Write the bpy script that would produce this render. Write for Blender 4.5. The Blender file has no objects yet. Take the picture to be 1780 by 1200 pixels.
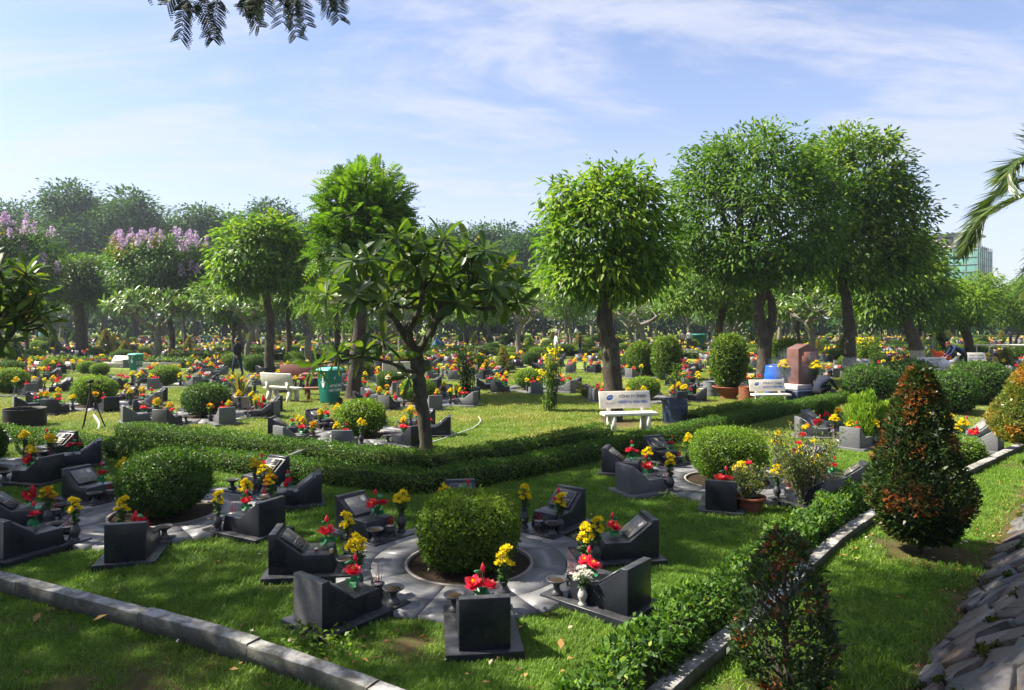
import bpy, bmesh, math, random
import numpy as np
from mathutils import Vector, Matrix
R = math.radians
rng = np.random.default_rng(7)
random.seed(7)
SC = bpy.context.scene
COL = SC.collection

# ------------------------------------------------------------------ camera, sky, sun, exposure
CAM_H = 2.4
FPX = 1187.0
cam = bpy.data.objects.new('camera', bpy.data.cameras.new('camera'))
COL.objects.link(cam)
cam.location = (0, 0, CAM_H)
cam.rotation_euler = (R(90), 0, 0)
cam.data.sensor_width = 36
cam.data.lens = 24.0
cam.data.shift_y = -40 / 1780
cam.data.clip_end = 2000
SC.camera = cam

SUN_EL = 47.0
SUN_AZ = (-0.995, 0.09)
sun_vec = Vector((SUN_AZ[0] * math.cos(R(SUN_EL)), SUN_AZ[1] * math.cos(R(SUN_EL)), math.sin(R(SUN_EL)))).normalized()
sun = bpy.data.objects.new('sun', bpy.data.lights.new('sun', 'SUN'))
COL.objects.link(sun)
sun.data.energy = 5.0
sun.data.angle = R(0.53)
sun.data.color = (1.0, 0.93, 0.80)
sun.rotation_euler = (-sun_vec).to_track_quat('-Z', 'Y').to_euler()

world = bpy.data.worlds.new('World')
SC.world = world
world.use_nodes = True
wn = world.node_tree
wn.nodes.clear()
def N(nt, typ, **kw):
    n = nt.nodes.new(typ)
    for k, v in kw.items():
        setattr(n, k, v)
    return n
def mathn(nt, op, a, b=None, clamp=False):
    n = N(nt, 'ShaderNodeMath', operation=op, use_clamp=clamp)
    for i, x in enumerate((a, b)):
        if x is None: continue
        if isinstance(x, (int, float)): n.inputs[i].default_value = x
        else: nt.links.new(x, n.inputs[i])
    return n.outputs[0]
def ramp(nt, fac, stops, interp='LINEAR'):
    n = N(nt, 'ShaderNodeValToRGB')
    cr = n.color_ramp
    cr.interpolation = interp
    while len(cr.elements) < len(stops): cr.elements.new(0.5)
    for e, (p, c) in zip(cr.elements, stops):
        e.position = p
        e.color = (*c, 1) if len(c) == 3 else c
    nt.links.new(fac, n.inputs[0])
    return n.outputs[0]
def mixc(nt, fac, a, b, mode='MIX'):
    n = N(nt, 'ShaderNodeMix', data_type='RGBA', blend_type=mode)
    for sock, x in ((n.inputs[0], fac), (n.inputs[6], a), (n.inputs[7], b)):
        if isinstance(x, (int, float)): sock.default_value = x
        elif isinstance(x, tuple): sock.default_value = (*x, 1)
        else: nt.links.new(x, sock)
    return n.outputs[2]
def noise(nt, vec, scale, detail=4, rough=0.55, dist=0.0):
    n = N(nt, 'ShaderNodeTexNoise')
    n.inputs['Scale'].default_value = scale
    n.inputs['Detail'].default_value = detail
    n.inputs['Roughness'].default_value = rough
    n.inputs['Distortion'].default_value = dist
    if vec is not None: nt.links.new(vec, n.inputs['Vector'])
    return n.outputs[0]

SKY_STRENGTH = 0.058
sky = N(wn, 'ShaderNodeTexSky')
sky.sky_type = 'NISHITA'
sky.sun_disc = False
sky.sun_elevation = R(SUN_EL)
sky.sun_rotation = math.atan2(SUN_AZ[0], SUN_AZ[1])
sky.air_density = 1.0
sky.dust_density = 0.6
sky.ozone_density = 2.2
tc = N(wn, 'ShaderNodeTexCoord')
sep = N(wn, 'ShaderNodeSeparateXYZ')
wn.links.new(tc.outputs['Generated'], sep.inputs[0])
zc = mathn(wn, 'ADD', mathn(wn, 'MAXIMUM', sep.outputs[2], 0.0), 0.16)
com = N(wn, 'ShaderNodeCombineXYZ')
wn.links.new(mathn(wn, 'DIVIDE', sep.outputs[0], zc), com.inputs[0])
wn.links.new(mathn(wn, 'DIVIDE', sep.outputs[1], zc), com.inputs[1])
mp = N(wn, 'ShaderNodeMapping')
mp.inputs['Rotation'].default_value = (0, 0, R(28))
mp.inputs['Scale'].default_value = (0.55, 1.25, 1)
mp.inputs['Location'].default_value = (2.2, 1.9, 0)
wn.links.new(com.outputs[0], mp.inputs[0])
n1 = noise(wn, mp.outputs[0], 1.05, 9, 0.60, 1.1)
n2 = noise(wn, mp.outputs[0], 4.2, 8, 0.66, 0.8)
cl = mathn(wn, 'ADD', mathn(wn, 'MULTIPLY', n1, 0.8), mathn(wn, 'MULTIPLY', n2, 0.30))
clm = ramp(wn, cl, [(0.42, (0, 0, 0)), (0.53, (0.36,) * 3), (0.62, (0.80,) * 3), (0.74, (1, 1, 1))])
hor = ramp(wn, sep.outputs[2], [(0.0, (0.80,) * 3), (0.14, (0.62,) * 3), (0.28, (0.22,) * 3), (0.5, (0.04,) * 3)])
veil = mathn(wn, 'MAXIMUM', hor, mathn(wn, 'MULTIPLY', clm, 0.9))
skyc = mixc(wn, 1.0, sky.outputs[0], (1.06, 1.04, 1.16), 'MULTIPLY')
col = mixc(wn, veil, skyc, (4.35, 4.5, 5.25))
bg = N(wn, 'ShaderNodeBackground')
bg.inputs[1].default_value = SKY_STRENGTH
wn.links.new(col, bg.inputs[0])
wo = N(wn, 'ShaderNodeOutputWorld')
wn.links.new(bg.outputs[0], wo.inputs[0])

SC.view_settings.view_transform = 'Standard'
SC.view_settings.look = 'None'
SC.view_settings.gamma = 1
SC.view_settings.use_curve_mapping = False
SC.view_settings.exposure = 1.75
SC.render.engine = 'CYCLES'
SC.cycles.max_bounces = 8
SC.cycles.diffuse_bounces = 3
SC.cycles.transmission_bounces = 5
SC.cycles.transparent_max_bounces = 8
SC.cycles.volume_bounces = 0
SC.cycles.use_denoising = True
SC.cycles.caustics_reflective = False
SC.cycles.caustics_refractive = False

# ------------------------------------------------------------------ helpers
def at(px, py, z=0.0):
    """ground (or height z) point seen at a pixel of the 1780 x 1200 photograph"""
    d = (CAM_H - z) * FPX / (py - 560.0)
    return ((px - 890.0) / FPX * d, d)
def atd(px, d):
    return (px - 890.0) / FPX * d
def zat(py, d):
    return CAM_H - (py - 560.0) / FPX * d
def unit(a):
    return a / np.maximum(np.linalg.norm(a, axis=-1, keepdims=True), 1e-9)

class MB:
    def __init__(s):
        s.v, s.f, s.m, s.t, s.n = [], [], [], [], 0
    def add(s, v, f, mat=0, tint=None):
        v = np.asarray(v, float).reshape(-1, 3)
        if isinstance(f, np.ndarray):
            fl = (f + s.n)
            s.f.append(fl)
            k = len(fl)
        else:
            k = len(f)
            for q in f: s.f.append(np.asarray([q]) + s.n)
        s.v.append(v)
        s.n += len(v)
        s.m.append(np.full(k, mat, np.int32) if np.isscalar(mat) else np.asarray(mat, np.int32))
        s.t.append(np.full(k, 0.5) if tint is None else (np.full(k, tint) if np.isscalar(tint) else np.asarray(tint)))
        return s
    def mesh(s, name, mats, smooth=False):
        v = np.concatenate(s.v)
        sizes = np.concatenate([np.full(len(f), f.shape[1], np.int32) for f in s.f])
        loops = np.concatenate([f.ravel() for f in s.f]).astype(np.int32)
        me = bpy.data.meshes.new(name)
        me.vertices.add(len(v))
        me.vertices.foreach_set('co', v.ravel().astype(np.float32))
        me.loops.add(len(loops))
        me.loops.foreach_set('vertex_index', loops)
        me.polygons.add(len(sizes))
        st = np.zeros(len(sizes), np.int32)
        st[1:] = np.cumsum(sizes)[:-1]
        me.polygons.foreach_set('loop_start', st)
        me.polygons.foreach_set('material_index', np.concatenate(s.m))
        if smooth: me.polygons.foreach_set('use_smooth', np.ones(len(sizes), bool))
        for m in (mats if isinstance(mats, (list, tuple)) else [mats]): me.materials.append(m)
        a = me.attributes.new('tint', 'FLOAT', 'FACE')
        a.data.foreach_set('value', np.concatenate(s.t).astype(np.float32))
        me.update(calc_edges=True)
        return me
    def build(s, name, mats, parent=None, smooth=False, stuff=False):
        o = bpy.data.objects.new(name, s.mesh(name, mats, smooth))
        COL.objects.link(o)
        if parent is not None: o.parent = parent
        if stuff: o['kind'] = 'stuff'
        return o

def mesh_obj(name, me, parent=None, stuff=False):
    o = bpy.data.objects.new(name, me)
    COL.objects.link(o)
    if parent is not None: o.parent = parent
    if stuff: o['kind'] = 'stuff'
    return o
def tag(o, label=None, cat=None, group=None, kind=None):
    if label: o['label'] = label
    if cat: o['category'] = cat
    if group: o['group'] = group
    if kind: o['kind'] = kind
    return o
def thing(name, label, cat, loc=(0, 0, 0), rz=0.0, group=None):
    o = bpy.data.objects.new(name, None)
    o.empty_display_size = 0.1
    COL.objects.link(o)
    o.location = loc
    o.rotation_euler = (0, 0, rz)
    return tag(o, label, cat, group)
KIDS = {}
def kids(o):
    return [c for c in o.children]
def dup(o, loc=None, rz=None, sc=None, label=None, group=None, parent=None):
    c = o.copy()
    COL.objects.link(c)
    if parent is not None: c.parent = parent
    if loc is not None: c.location = loc
    if rz is not None: c.rotation_euler = (0, 0, rz)
    if sc is not None: c.scale = (sc, sc, sc) if np.isscalar(sc) else sc
    if label: c['label'] = label
    if group: c['group'] = group
    ch = KIDS.get(o.name)
    if ch is None:
        ch = KIDS[o.name] = list(o.children)
    for k in ch: dup(k, parent=c)
    return c

def box(mb, c, s, rz=0.0, mat=0, tint=None, taper=1.0):
    x, y, z = s[0] / 2, s[1] / 2, s[2] / 2
    t = taper
    v = np.array([(-x, -y, -z), (x, -y, -z), (x, y, -z), (-x, y, -z), (-x * t, -y * t, z), (x * t, -y * t, z), (x * t, y * t, z), (-x * t, y * t, z)])
    ca, sa = math.cos(rz), math.sin(rz)
    v = v @ np.array([[ca, sa, 0], [-sa, ca, 0], [0, 0, 1]]) + np.array(c)
    f = np.array([(3, 2, 1, 0), (4, 5, 6, 7), (0, 1, 5, 4), (1, 2, 6, 5), (2, 3, 7, 6), (3, 0, 4, 7)])
    return mb.add(v, f, mat, tint)
def prism(mb, prof, x0, x1, mat=0, axis=0):
    """extrude a (y, z) outline along x"""
    n = len(prof)
    a = np.array([(x0, p[0], p[1]) for p in prof]); b = np.array([(x1, p[0], p[1]) for p in prof])
    v = np.concatenate([a, b])
    f = [list(range(n))[::-1], [n + i for i in range(n)]] + [[i, (i + 1) % n, n + (i + 1) % n, n + i] for i in range(n)]
    return mb.add(v, f, mat)
def lathe(mb, prof, n=16, c=(0, 0, 0), mat=0, close=True):
    k = len(prof)
    a = np.linspace(0, 2 * np.pi, n, endpoint=False)
    v = np.array([(r * math.cos(t) + c[0], r * math.sin(t) + c[1], z + c[2]) for r, z in prof for t in a])
    f = np.array([(i * n + j, i * n + (j + 1) % n, (i + 1) * n + (j + 1) % n, (i + 1) * n + j) for i in range(k - 1) for j in range(n)])
    mb.add(v, f, mat)
    if close:
        mb.add(v[:n], [list(range(n))[::-1]], mat)
        mb.add(v[-n:], [list(range(n))], mat)
    return mb
def tube(mb, pts, rad, n=7, mat=0, cap=True, tint=None):
    pts = np.asarray(pts, float)
    k = len(pts)
    rad = np.full(k, rad) if np.isscalar(rad) else np.asarray(rad, float)
    t = unit(np.gradient(pts, axis=0))
    ref = np.array([1.0, 0.3, 0.1]) if abs(t[0][0]) < 0.8 else np.array([0, 1.0, 0.2])
    u = unit(np.cross(t, ref)); w = np.cross(t, u)
    a = np.linspace(0, 2 * np.pi, n, endpoint=False)
    v = pts[:, None, :] + rad[:, None, None] * (np.cos(a)[None, :, None] * u[:, None, :] + np.sin(a)[None, :, None] * w[:, None, :])
    i, j = np.meshgrid(np.arange(k - 1), np.arange(n), indexing='ij')
    f = np.stack([i * n + j, i * n + (j + 1) % n, (i + 1) * n + (j + 1) % n, (i + 1) * n + j], -1).reshape(-1, 4)
    mb.add(v.reshape(-1, 3), f, mat, tint)
    if cap:
        mb.add(v[0], [list(range(n))[::-1]], mat)
        mb.add(v[-1], [list(range(n))], mat)
    return mb
def smooth_path(pts, k=6, wob=0.0, rg=rng):
    pts = np.asarray(pts, float)
    out = []
    P = np.concatenate([[2 * pts[0] - pts[1]], pts, [2 * pts[-1] - pts[-2]]])
    for i in range(1, len(P) - 2):
        for t in np.linspace(0, 1, k, endpoint=False):
            a, b, c, d = P[i - 1], P[i], P[i + 1], P[i + 2]
            out.append(0.5 * (2 * b + (c - a) * t + (2 * a - 5 * b + 4 * c - d) * t * t + (3 * b - a - 3 * c + d) * t ** 3))
    out.append(pts[-1])
    out = np.array(out)
    if wob: out[1:-1] += rg.normal(0, wob, out[1:-1].shape)
    return out
def ball(mb, c, r, n=10, m=7, mat=0, tint=None):
    c = np.asarray(c, float); r = np.full(3, r) if np.isscalar(r) else np.asarray(r)
    th = np.linspace(0.02, np.pi - 0.02, m); ph = np.linspace(0, 2 * np.pi, n, endpoint=False)
    v = np.array([(math.sin(a) * math.cos(b), math.sin(a) * math.sin(b), math.cos(a)) for a in th for b in ph]) * r + c
    f = np.array([(i * n + j, (i + 1) * n + j, (i + 1) * n + (j + 1) % n, i * n + (j + 1) % n) for i in range(m - 1) for j in range(n)])
    return mb.add(v, f, mat, tint)
def leaves(mb, P, A, U, L, W, mat=0, tint=None, fold=0.12, droop=0.1):
    """one kite-shaped, folded quad per leaf"""
    P = np.asarray(P); n = len(P)
    A = unit(A); S = unit(np.cross(A, U)); U2 = np.cross(S, A)
    L = np.broadcast_to(np.asarray(L, float), (n,))[:, None]; W = np.broadcast_to(np.asarray(W, float), (n,))[:, None]
    m = P + A * L * 0.45
    v = np.stack([P, m + S * W * 0.5 + U2 * L * fold, P + A * L - U2 * L * droop, m - S * W * 0.5 + U2 * L * fold], 1)
    f = np.arange(n * 4).reshape(n, 4)
    return mb.add(v.reshape(-1, 3), f, mat, rng.random(n) if tint is None else tint)
def rdir(n, rg=rng):
    return unit(rg.normal(size=(n, 3)))
class Lump:
    def __init__(s, k=10, f=3.5, rg=rng):
        s.k = rg.normal(size=(k, 3)) * f; s.p = rg.random(k) * 6.28
    def __call__(s, d):
        return np.cos(d @ s.k.T + s.p).mean(1) * 1.6
def bevel(o, w=0.006, seg=2):
    bm = bmesh.new(); bm.from_mesh(o.data)
    bmesh.ops.remove_doubles(bm, verts=bm.verts, dist=1e-5)
    bmesh.ops.recalc_face_normals(bm, faces=bm.faces)
    e = [x for x in bm.edges if len(x.link_faces) == 2 and x.calc_face_angle(0) > 0.5]
    bmesh.ops.bevel(bm, geom=e, offset=w, segments=seg, affect='EDGES', profile=0.5)
    bm.to_mesh(o.data); bm.free()
    return o

# ------------------------------------------------------------------ materials
def new_mat(name):
    m = bpy.data.materials.new(name); m.use_nodes = True
    nt = m.node_tree; nt.nodes.clear()
    out = N(nt, 'ShaderNodeOutputMaterial')
    return m, nt, out
def bsdf(nt, out, col, rough=0.5, spec=0.5, metal=0.0, bump=None, bstr=0.3, bdist=0.01):
    b = N(nt, 'ShaderNodeBsdfPrincipled')
    if isinstance(col, tuple): b.inputs['Base Color'].default_value = (*col, 1)
    else: nt.links.new(col, b.inputs['Base Color'])
    if isinstance(rough, (int, float)): b.inputs['Roughness'].default_value = rough
    else: nt.links.new(rough, b.inputs['Roughness'])
    b.inputs['Specular IOR Level'].default_value = spec
    b.inputs['Metallic'].default_value = metal
    if bump is not None:
        bn = N(nt, 'ShaderNodeBump'); bn.inputs['Strength'].default_value = bstr; bn.inputs['Distance'].default_value = bdist
        nt.links.new(bump, bn.inputs['Height']); nt.links.new(bn.outputs[0], b.inputs['Normal'])
    if out is not None: nt.links.new(b.outputs[0], out.inputs[0])
    return b
def pos(nt, obj=False):
    if obj: return N(nt, 'ShaderNodeTexCoord').outputs['Object']
    return N(nt, 'ShaderNodeNewGeometry').outputs['Position']
def plain(name, col, rough=0.5, spec=0.5, var=0.25, scale=9.0, bstr=0.15, metal=0.0):
    m, nt, out = new_mat(name)
    p = pos(nt, True)
    n = noise(nt, p, scale, 6, 0.65)
    c = mixc(nt, ramp(nt, n, [(0.3, (0, 0, 0)), (0.7, (1, 1, 1))]), tuple(x * (1 - var) for x in col), tuple(min(1, x * (1 + var)) for x in col))
    bsdf(nt, out, c, rough, spec, metal, n, bstr, 0.004)
    return m
def leaf_mat(name, stops, rough=0.5, trans=0.38, spec=0.28, tgain=(1.35, 1.45, 0.7)):
    m, nt, out = new_mat(name)
    at_ = N(nt, 'ShaderNodeAttribute', attribute_name='tint')
    nz = noise(nt, pos(nt), 1.7, 3)
    f = mathn(nt, 'ADD', at_.outputs['Fac'], mathn(nt, 'MULTIPLY', mathn(nt, 'SUBTRACT', nz, 0.5), 0.35), True)
    c = ramp(nt, f, stops)
    b = bsdf(nt, None, c, rough, spec)
    t = N(nt, 'ShaderNodeBsdfTranslucent')
    nt.links.new(mixc(nt, 1.0, c, tgain, 'MULTIPLY'), t.inputs[0])
    mx = N(nt, 'ShaderNodeMixShader'); mx.inputs[0].default_value = trans
    nt.links.new(b.outputs[0], mx.inputs[1]); nt.links.new(t.outputs[0], mx.inputs[2]); nt.links.new(mx.outputs[0], out.inputs[0])
    return m
def granite(name, base, speck, rough=0.22):
    m, nt, out = new_mat(name)
    p = pos(nt)
    n = noise(nt, p, 170, 2, 0.7); n2 = noise(nt, p, 3.0, 5)
    c = mixc(nt, ramp(nt, n, [(0.48, (0, 0, 0)), (0.66, (1, 1, 1))]), base, speck)
    c = mixc(nt, ramp(nt, n2, [(0.35, (0, 0, 0)), (0.75, (0.35,) * 3)]), c, tuple(min(1, x * 2 + .03) for x in base))
    g = N(nt, 'ShaderNodeNewGeometry'); sp = N(nt, 'ShaderNodeSeparateXYZ'); nt.links.new(g.outputs['True Normal'], sp.inputs[0])   # dust on faces that lie flat, with pale sky reflection painted in
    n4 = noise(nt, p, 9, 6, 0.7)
    dust_sheen = mathn(nt, 'MULTIPLY', ramp(nt, sp.outputs[2], [(0.45, (0, 0, 0)), (0.95, (0.5,) * 3)]), ramp(nt, n4, [(0.35, (0.1,) * 3), (0.7, (0.8,) * 3)]))
    c = mixc(nt, dust_sheen, c, (0.115, 0.112, 0.105))
    mp_ = N(nt, 'ShaderNodeMapping'); mp_.inputs['Scale'].default_value = (14, 14, 1.2); nt.links.new(p, mp_.inputs[0])
    c = mixc(nt, ramp(nt, noise(nt, mp_.outputs[0], 1.0, 5, .65), [(0.58, (0, 0, 0)), (0.74, (0.12,) * 3)]), c, (0.12, 0.12, 0.115))   # run-off streaks
    r = ramp(nt, n2, [(0.3, (rough,) * 3), (0.7, (rough + 0.22,) * 3)])
    bsdf(nt, out, c, r, 0.30)
    return m
def bark(name, a, b, white=None):
    m, nt, out = new_mat(name)
    tcn = N(nt, 'ShaderNodeTexCoord')
    mp_ = N(nt, 'ShaderNodeMapping'); mp_.inputs['Scale'].default_value = (1, 1, 0.28)
    nt.links.new(tcn.outputs['Object'], mp_.inputs[0])
    n = noise(nt, mp_.outputs[0], 16, 7, 0.7, 0.6)
    n2 = noise(nt, tcn.outputs['Object'], 3.5, 4)
    c = mixc(nt, ramp(nt, n, [(0.32, (0, 0, 0)), (0.68, (1, 1, 1))]), a, b)
    c = mixc(nt, ramp(nt, n2, [(0.5, (0, 0, 0)), (0.7, (0.5,) * 3)]), c, (0.10, 0.115, 0.075))
    if white:
        sp = N(nt, 'ShaderNodeSeparateXYZ'); nt.links.new(tcn.outputs['Object'], sp.inputs[0])
        h = mathn(nt, 'ADD', sp.outputs[2], mathn(nt, 'MULTIPLY', mathn(nt, 'SUBTRACT', n, 0.5), 0.35))
        k = ramp(nt, h, [(white - 0.02, (0.9,) * 3), (white + 0.02, (0, 0, 0))]) if white <= 1 else ramp(nt, mathn(nt, 'DIVIDE', h, 2.0), [(white / 2 - 0.02, (0.9,) * 3), (white / 2 + 0.02, (0, 0, 0))])
        k = mathn(nt, 'MULTIPLY', k, ramp(nt, n, [(0.3, (0.25,) * 3), (0.55, (1, 1, 1))]))
        c = mixc(nt, k, c, (0.42, 0.40, 0.36))
    bsdf(nt, out, c, 0.85, 0.2, 0, n, 0.9, 0.03)
    return m
M = {}
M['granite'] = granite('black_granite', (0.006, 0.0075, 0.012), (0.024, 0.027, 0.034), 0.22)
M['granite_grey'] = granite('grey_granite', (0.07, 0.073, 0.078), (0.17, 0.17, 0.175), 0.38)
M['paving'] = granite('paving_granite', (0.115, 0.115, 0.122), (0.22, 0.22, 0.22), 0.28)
M['gold'] = plain('gold_paint', (0.42, 0.36, 0.20), 0.4, 0.5, 0.1)
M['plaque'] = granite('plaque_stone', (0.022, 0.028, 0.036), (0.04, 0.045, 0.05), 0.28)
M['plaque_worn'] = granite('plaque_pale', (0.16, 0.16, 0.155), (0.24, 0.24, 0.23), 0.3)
M['urn'] = plain('dark_stone_urn', (0.030, 0.031, 0.036), 0.42, 0.5, 0.35, 30, 0.4)
M['urn_pale'] = plain('pale_stone_vase', (0.34, 0.32, 0.29), 0.5, 0.4, 0.2, 20)
M['ash'] = plain('incense_ash', (0.42, 0.40, 0.37), 0.95, 0.1, 0.3, 60, 0.6)
M['incense'] = plain('incense_red', (0.32, 0.022, 0.028), 0.7, 0.2, 0.2)
M['yellow'] = leaf_mat('yellow_petal', [(0.0, (0.78, 0.54, 0.006)), (0.6, (0.88, 0.72, 0.012)), (1, (0.92, 0.82, 0.04))], 0.6, 0.25, 0.2, (1, 1, 1))
M['orange'] = leaf_mat('orange_petal', [(0.0, (0.62, 0.24, 0.01)), (1, (0.84, 0.42, 0.02))], 0.6, 0.25, 0.2, (1, 1, 1))
M['red'] = leaf_mat('red_petal', [(0.0, (0.50, 0.008, 0.035)), (0.6, (0.68, 0.02, 0.05)), (1, (0.8, 0.06, 0.10))], 0.45, 0.3, 0.3, (1, 1, 1))
M['pink'] = leaf_mat('pink_petal', [(0.0, (0.6, 0.05, 0.14)), (1, (0.8, 0.15, 0.25))], 0.5, 0.3, 0.3, (1, 1, 1))
M['white_petal'] = leaf_mat('white_petal', [(0.0, (0.7, 0.68, 0.55)), (1, (0.85, 0.84, 0.76))], 0.6, 0.3, 0.2, (1, 1, 1))
M['cloth_green'] = leaf_mat('cloth_leaf_green', [(0.0, (0.012, 0.13, 0.045)), (1, (0.05, 0.30, 0.11))], 0.45, 0.25, 0.4, (1, 1, 1))
M['stem'] = leaf_mat('stem_green', [(0.0, (0.02, 0.05, 0.012)), (1, (0.06, 0.12, 0.025))], 0.6, 0.2, 0.3)
G_ = lambda *s: list(s)
M['lf_topiary'] = leaf_mat('topiary_leaf', [(0, (0.026, 0.065, 0.007)), (0.5, (0.075, 0.145, 0.010)), (1, (0.21, 0.27, 0.02))])
M['lf_dark'] = leaf_mat('dark_topiary_leaf', [(0, (0.018, 0.048, 0.009)), (0.6, (0.045, 0.105, 0.014)), (1, (0.11, 0.18, 0.02))])
M['lf_bright'] = leaf_mat('bright_topiary_leaf', [(0, (0.04, 0.09, 0.008)), (0.5, (0.10, 0.19, 0.014)), (1, (0.24, 0.32, 0.03))])
M['lf_chart'] = leaf_mat('chartreuse_leaf', [(0, (0.06, 0.14, 0.01)), (0.5, (0.14, 0.26, 0.016)), (1, (0.26, 0.36, 0.03))])
M['lf_hedge'] = leaf_mat('hedge_leaf', [(0, (0.020, 0.058, 0.010)), (0.5, (0.058, 0.13, 0.014)), (0.8, (0.115, 0.20, 0.018)), (1, (0.22, 0.29, 0.024))], 0.5, 0.34, 0.25)
M['lf_ficus'] = leaf_mat('round_tree_leaf', [(0, (0.024, 0.062, 0.008)), (0.45, (0.060, 0.130, 0.012)), (0.75, (0.13, 0.21, 0.018)), (1, (0.24, 0.28, 0.03))], 0.5, 0.40, 0.25)
M['lf_fresh'] = leaf_mat('fresh_tree_leaf', [(0, (0.034, 0.085, 0.009)), (0.45, (0.10, 0.19, 0.012)), (1, (0.27, 0.34, 0.025))], 0.5, 0.44, 0.25)
M['lf_far'] = leaf_mat('far_tree_leaf', [(0, (0.018, 0.052, 0.012)), (0.6, (0.046, 0.105, 0.017)), (1, (0.11, 0.18, 0.026))], 0.7, 0.25, 0.12)
M['lf_plum'] = leaf_mat('frangipani_leaf', [(0, (0.022, 0.052, 0.010)), (0.5, (0.058, 0.105, 0.013)), (0.8, (0.11, 0.15, 0.017)), (1, (0.20, 0.14, 0.02))], 0.38, 0.46, 0.4)
M['lf_plum_lt'] = leaf_mat('pale_frangipani_leaf', [(0, (0.05, 0.10, 0.018)), (0.6, (0.10, 0.17, 0.024)), (1, (0.20, 0.24, 0.04))], 0.35, 0.38, 0.5)
M['lf_photinia'] = leaf_mat('redtip_leaf', [(0, (0.012, 0.030, 0.008)), (0.6, (0.028, 0.060, 0.012)), (0.8, (0.055, 0.070, 0.014)), (0.9, (0.14, 0.055, 0.015)), (1, (0.27, 0.075, 0.025))], 0.4, 0.3, 0.35, (1.4, 1.2, 0.7))
M['lf_varieg'] = leaf_mat('variegated_leaf', [(0, (0.05, 0.08, 0.012)), (0.4, (0.12, 0.16, 0.02)), (0.7, (0.24, 0.20, 0.03)), (1, (0.38, 0.16, 0.03))], 0.35, 0.35, 0.45)
M['lf_rose'] = leaf_mat('rose_leaf', [(0, (0.03, 0.06, 0.012)), (0.6, (0.085, 0.13, 0.02)), (0.85, (0.16, 0.19, 0.03)), (1, (0.24, 0.12, 0.035))], 0.45, 0.35, 0.35)
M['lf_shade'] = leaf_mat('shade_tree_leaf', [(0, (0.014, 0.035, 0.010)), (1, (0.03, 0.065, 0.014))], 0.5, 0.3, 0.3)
M['lf_sil'] = leaf_mat('shaded_overhang_leaf', [(0, (0.007, 0.015, 0.006)), (1, (0.014, 0.028, 0.008))], 0.6, 0.12, 0.1)  # leaf colour darkened to paint in the shade of a backlit silhouette
M['lf_palm'] = leaf_mat('palm_leaf', [(0, (0.025, 0.05, 0.010)), (0.7, (0.06, 0.10, 0.016)), (1, (0.12, 0.15, 0.03))], 0.3, 0.3, 0.5)
M['lilac'] = leaf_mat('lilac_petal', [(0, (0.42, 0.27, 0.45)), (1, (0.62, 0.47, 0.64))], 0.6, 0.3, 0.2, (1, 1, 1))
M['lf_snake'] = leaf_mat('snake_plant_leaf', [(0, (0.03, 0.05, 0.015)), (0.5, (0.05, 0.075, 0.02)), (1, (0.40, 0.33, 0.07))], 0.4, 0.2, 0.4)
M['twig'] = plain('twig_mass', (0.018, 0.021, 0.009), 0.95, 0.05, 0.4, 12)
M['bark'] = bark('dark_bark', (0.018, 0.014, 0.011), (0.085, 0.066, 0.05))
M['bark_white'] = bark('limewashed_bark', (0.022, 0.018, 0.014), (0.095, 0.078, 0.06), 0.95)
M['bark_grey'] = bark('grey_bark', (0.09, 0.08, 0.066), (0.21, 0.19, 0.165))
M['bark_plum'] = bark('frangipani_bark', (0.022, 0.019, 0.013), (0.085, 0.074, 0.05))
M['concrete_white'] = plain('white_terrazzo', (0.56, 0.52, 0.45), 0.65, 0.3, 0.2, 6, 0.25)
M['brown_terrazzo'] = plain('brown_terrazzo', (0.19, 0.075, 0.055), 0.5, 0.4, 0.2, 22)
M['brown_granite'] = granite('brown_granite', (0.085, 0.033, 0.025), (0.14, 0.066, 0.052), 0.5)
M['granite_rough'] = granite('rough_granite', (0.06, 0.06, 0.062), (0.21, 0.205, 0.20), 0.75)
M['bin_green'] = plain('bin_green_plastic', (0.014, 0.17, 0.135), 0.55, 0.3, 0.3, 5, 0.05)
M['bin_lid'] = plain('bin_lid_plastic', (0.10, 0.40, 0.31), 0.5, 0.4, 0.15, 7, 0.05)
M['blue_plastic'] = plain('blue_plastic', (0.012, 0.085, 0.45), 0.35, 0.5, 0.15, 5, 0.05)
M['navy_metal'] = plain('navy_metal', (0.012, 0.022, 0.055), 0.45, 0.5, 0.4, 10, 0.2)
M['rust'] = plain('rusty_metal', (0.16, 0.055, 0.025), 0.8, 0.3, 0.5, 16, 0.5)
M['black_metal'] = plain('sooty_metal', (0.016, 0.012, 0.012), 0.7, 0.3, 0.4, 16, 0.4)
M['grey_metal'] = plain('grey_metal', (0.13, 0.14, 0.15), 0.55, 0.4, 0.3, 14, 0.2)
M['terracotta'] = plain('terracotta', (0.25, 0.075, 0.045), 0.7, 0.3, 0.25, 12, 0.3)
M['soil'] = plain('dark_soil', (0.030, 0.021, 0.013), 0.95, 0.1, 0.5, 30, 0.9)
M['logo_blue'] = plain('logo_blue', (0.015, 0.09, 0.36), 0.5, 0.3, 0.05)
M['print_dark'] = plain('print_dark', (0.035, 0.05, 0.10), 0.6, 0.3, 0.05)
M['print_white'] = plain('print_white', (0.70, 0.72, 0.70), 0.6, 0.3, 0.05)
M['sign_yellow'] = plain('sticker_yellow', (0.55, 0.42, 0.03), 0.5, 0.3, 0.1)
M['hose'] = plain('white_hose', (0.6, 0.6, 0.57), 0.4, 0.4, 0.1)
M['hose_grey'] = plain('grey_pipe', (0.30, 0.30, 0.29), 0.5, 0.4, 0.2)
M['glass_red'] = plain('red_candle_glass', (0.25, 0.01, 0.01), 0.1, 0.6, 0.1)
M['glass_amber'] = plain('amber_candle_glass', (0.45, 0.30, 0.03), 0.1, 0.6, 0.1)
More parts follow.
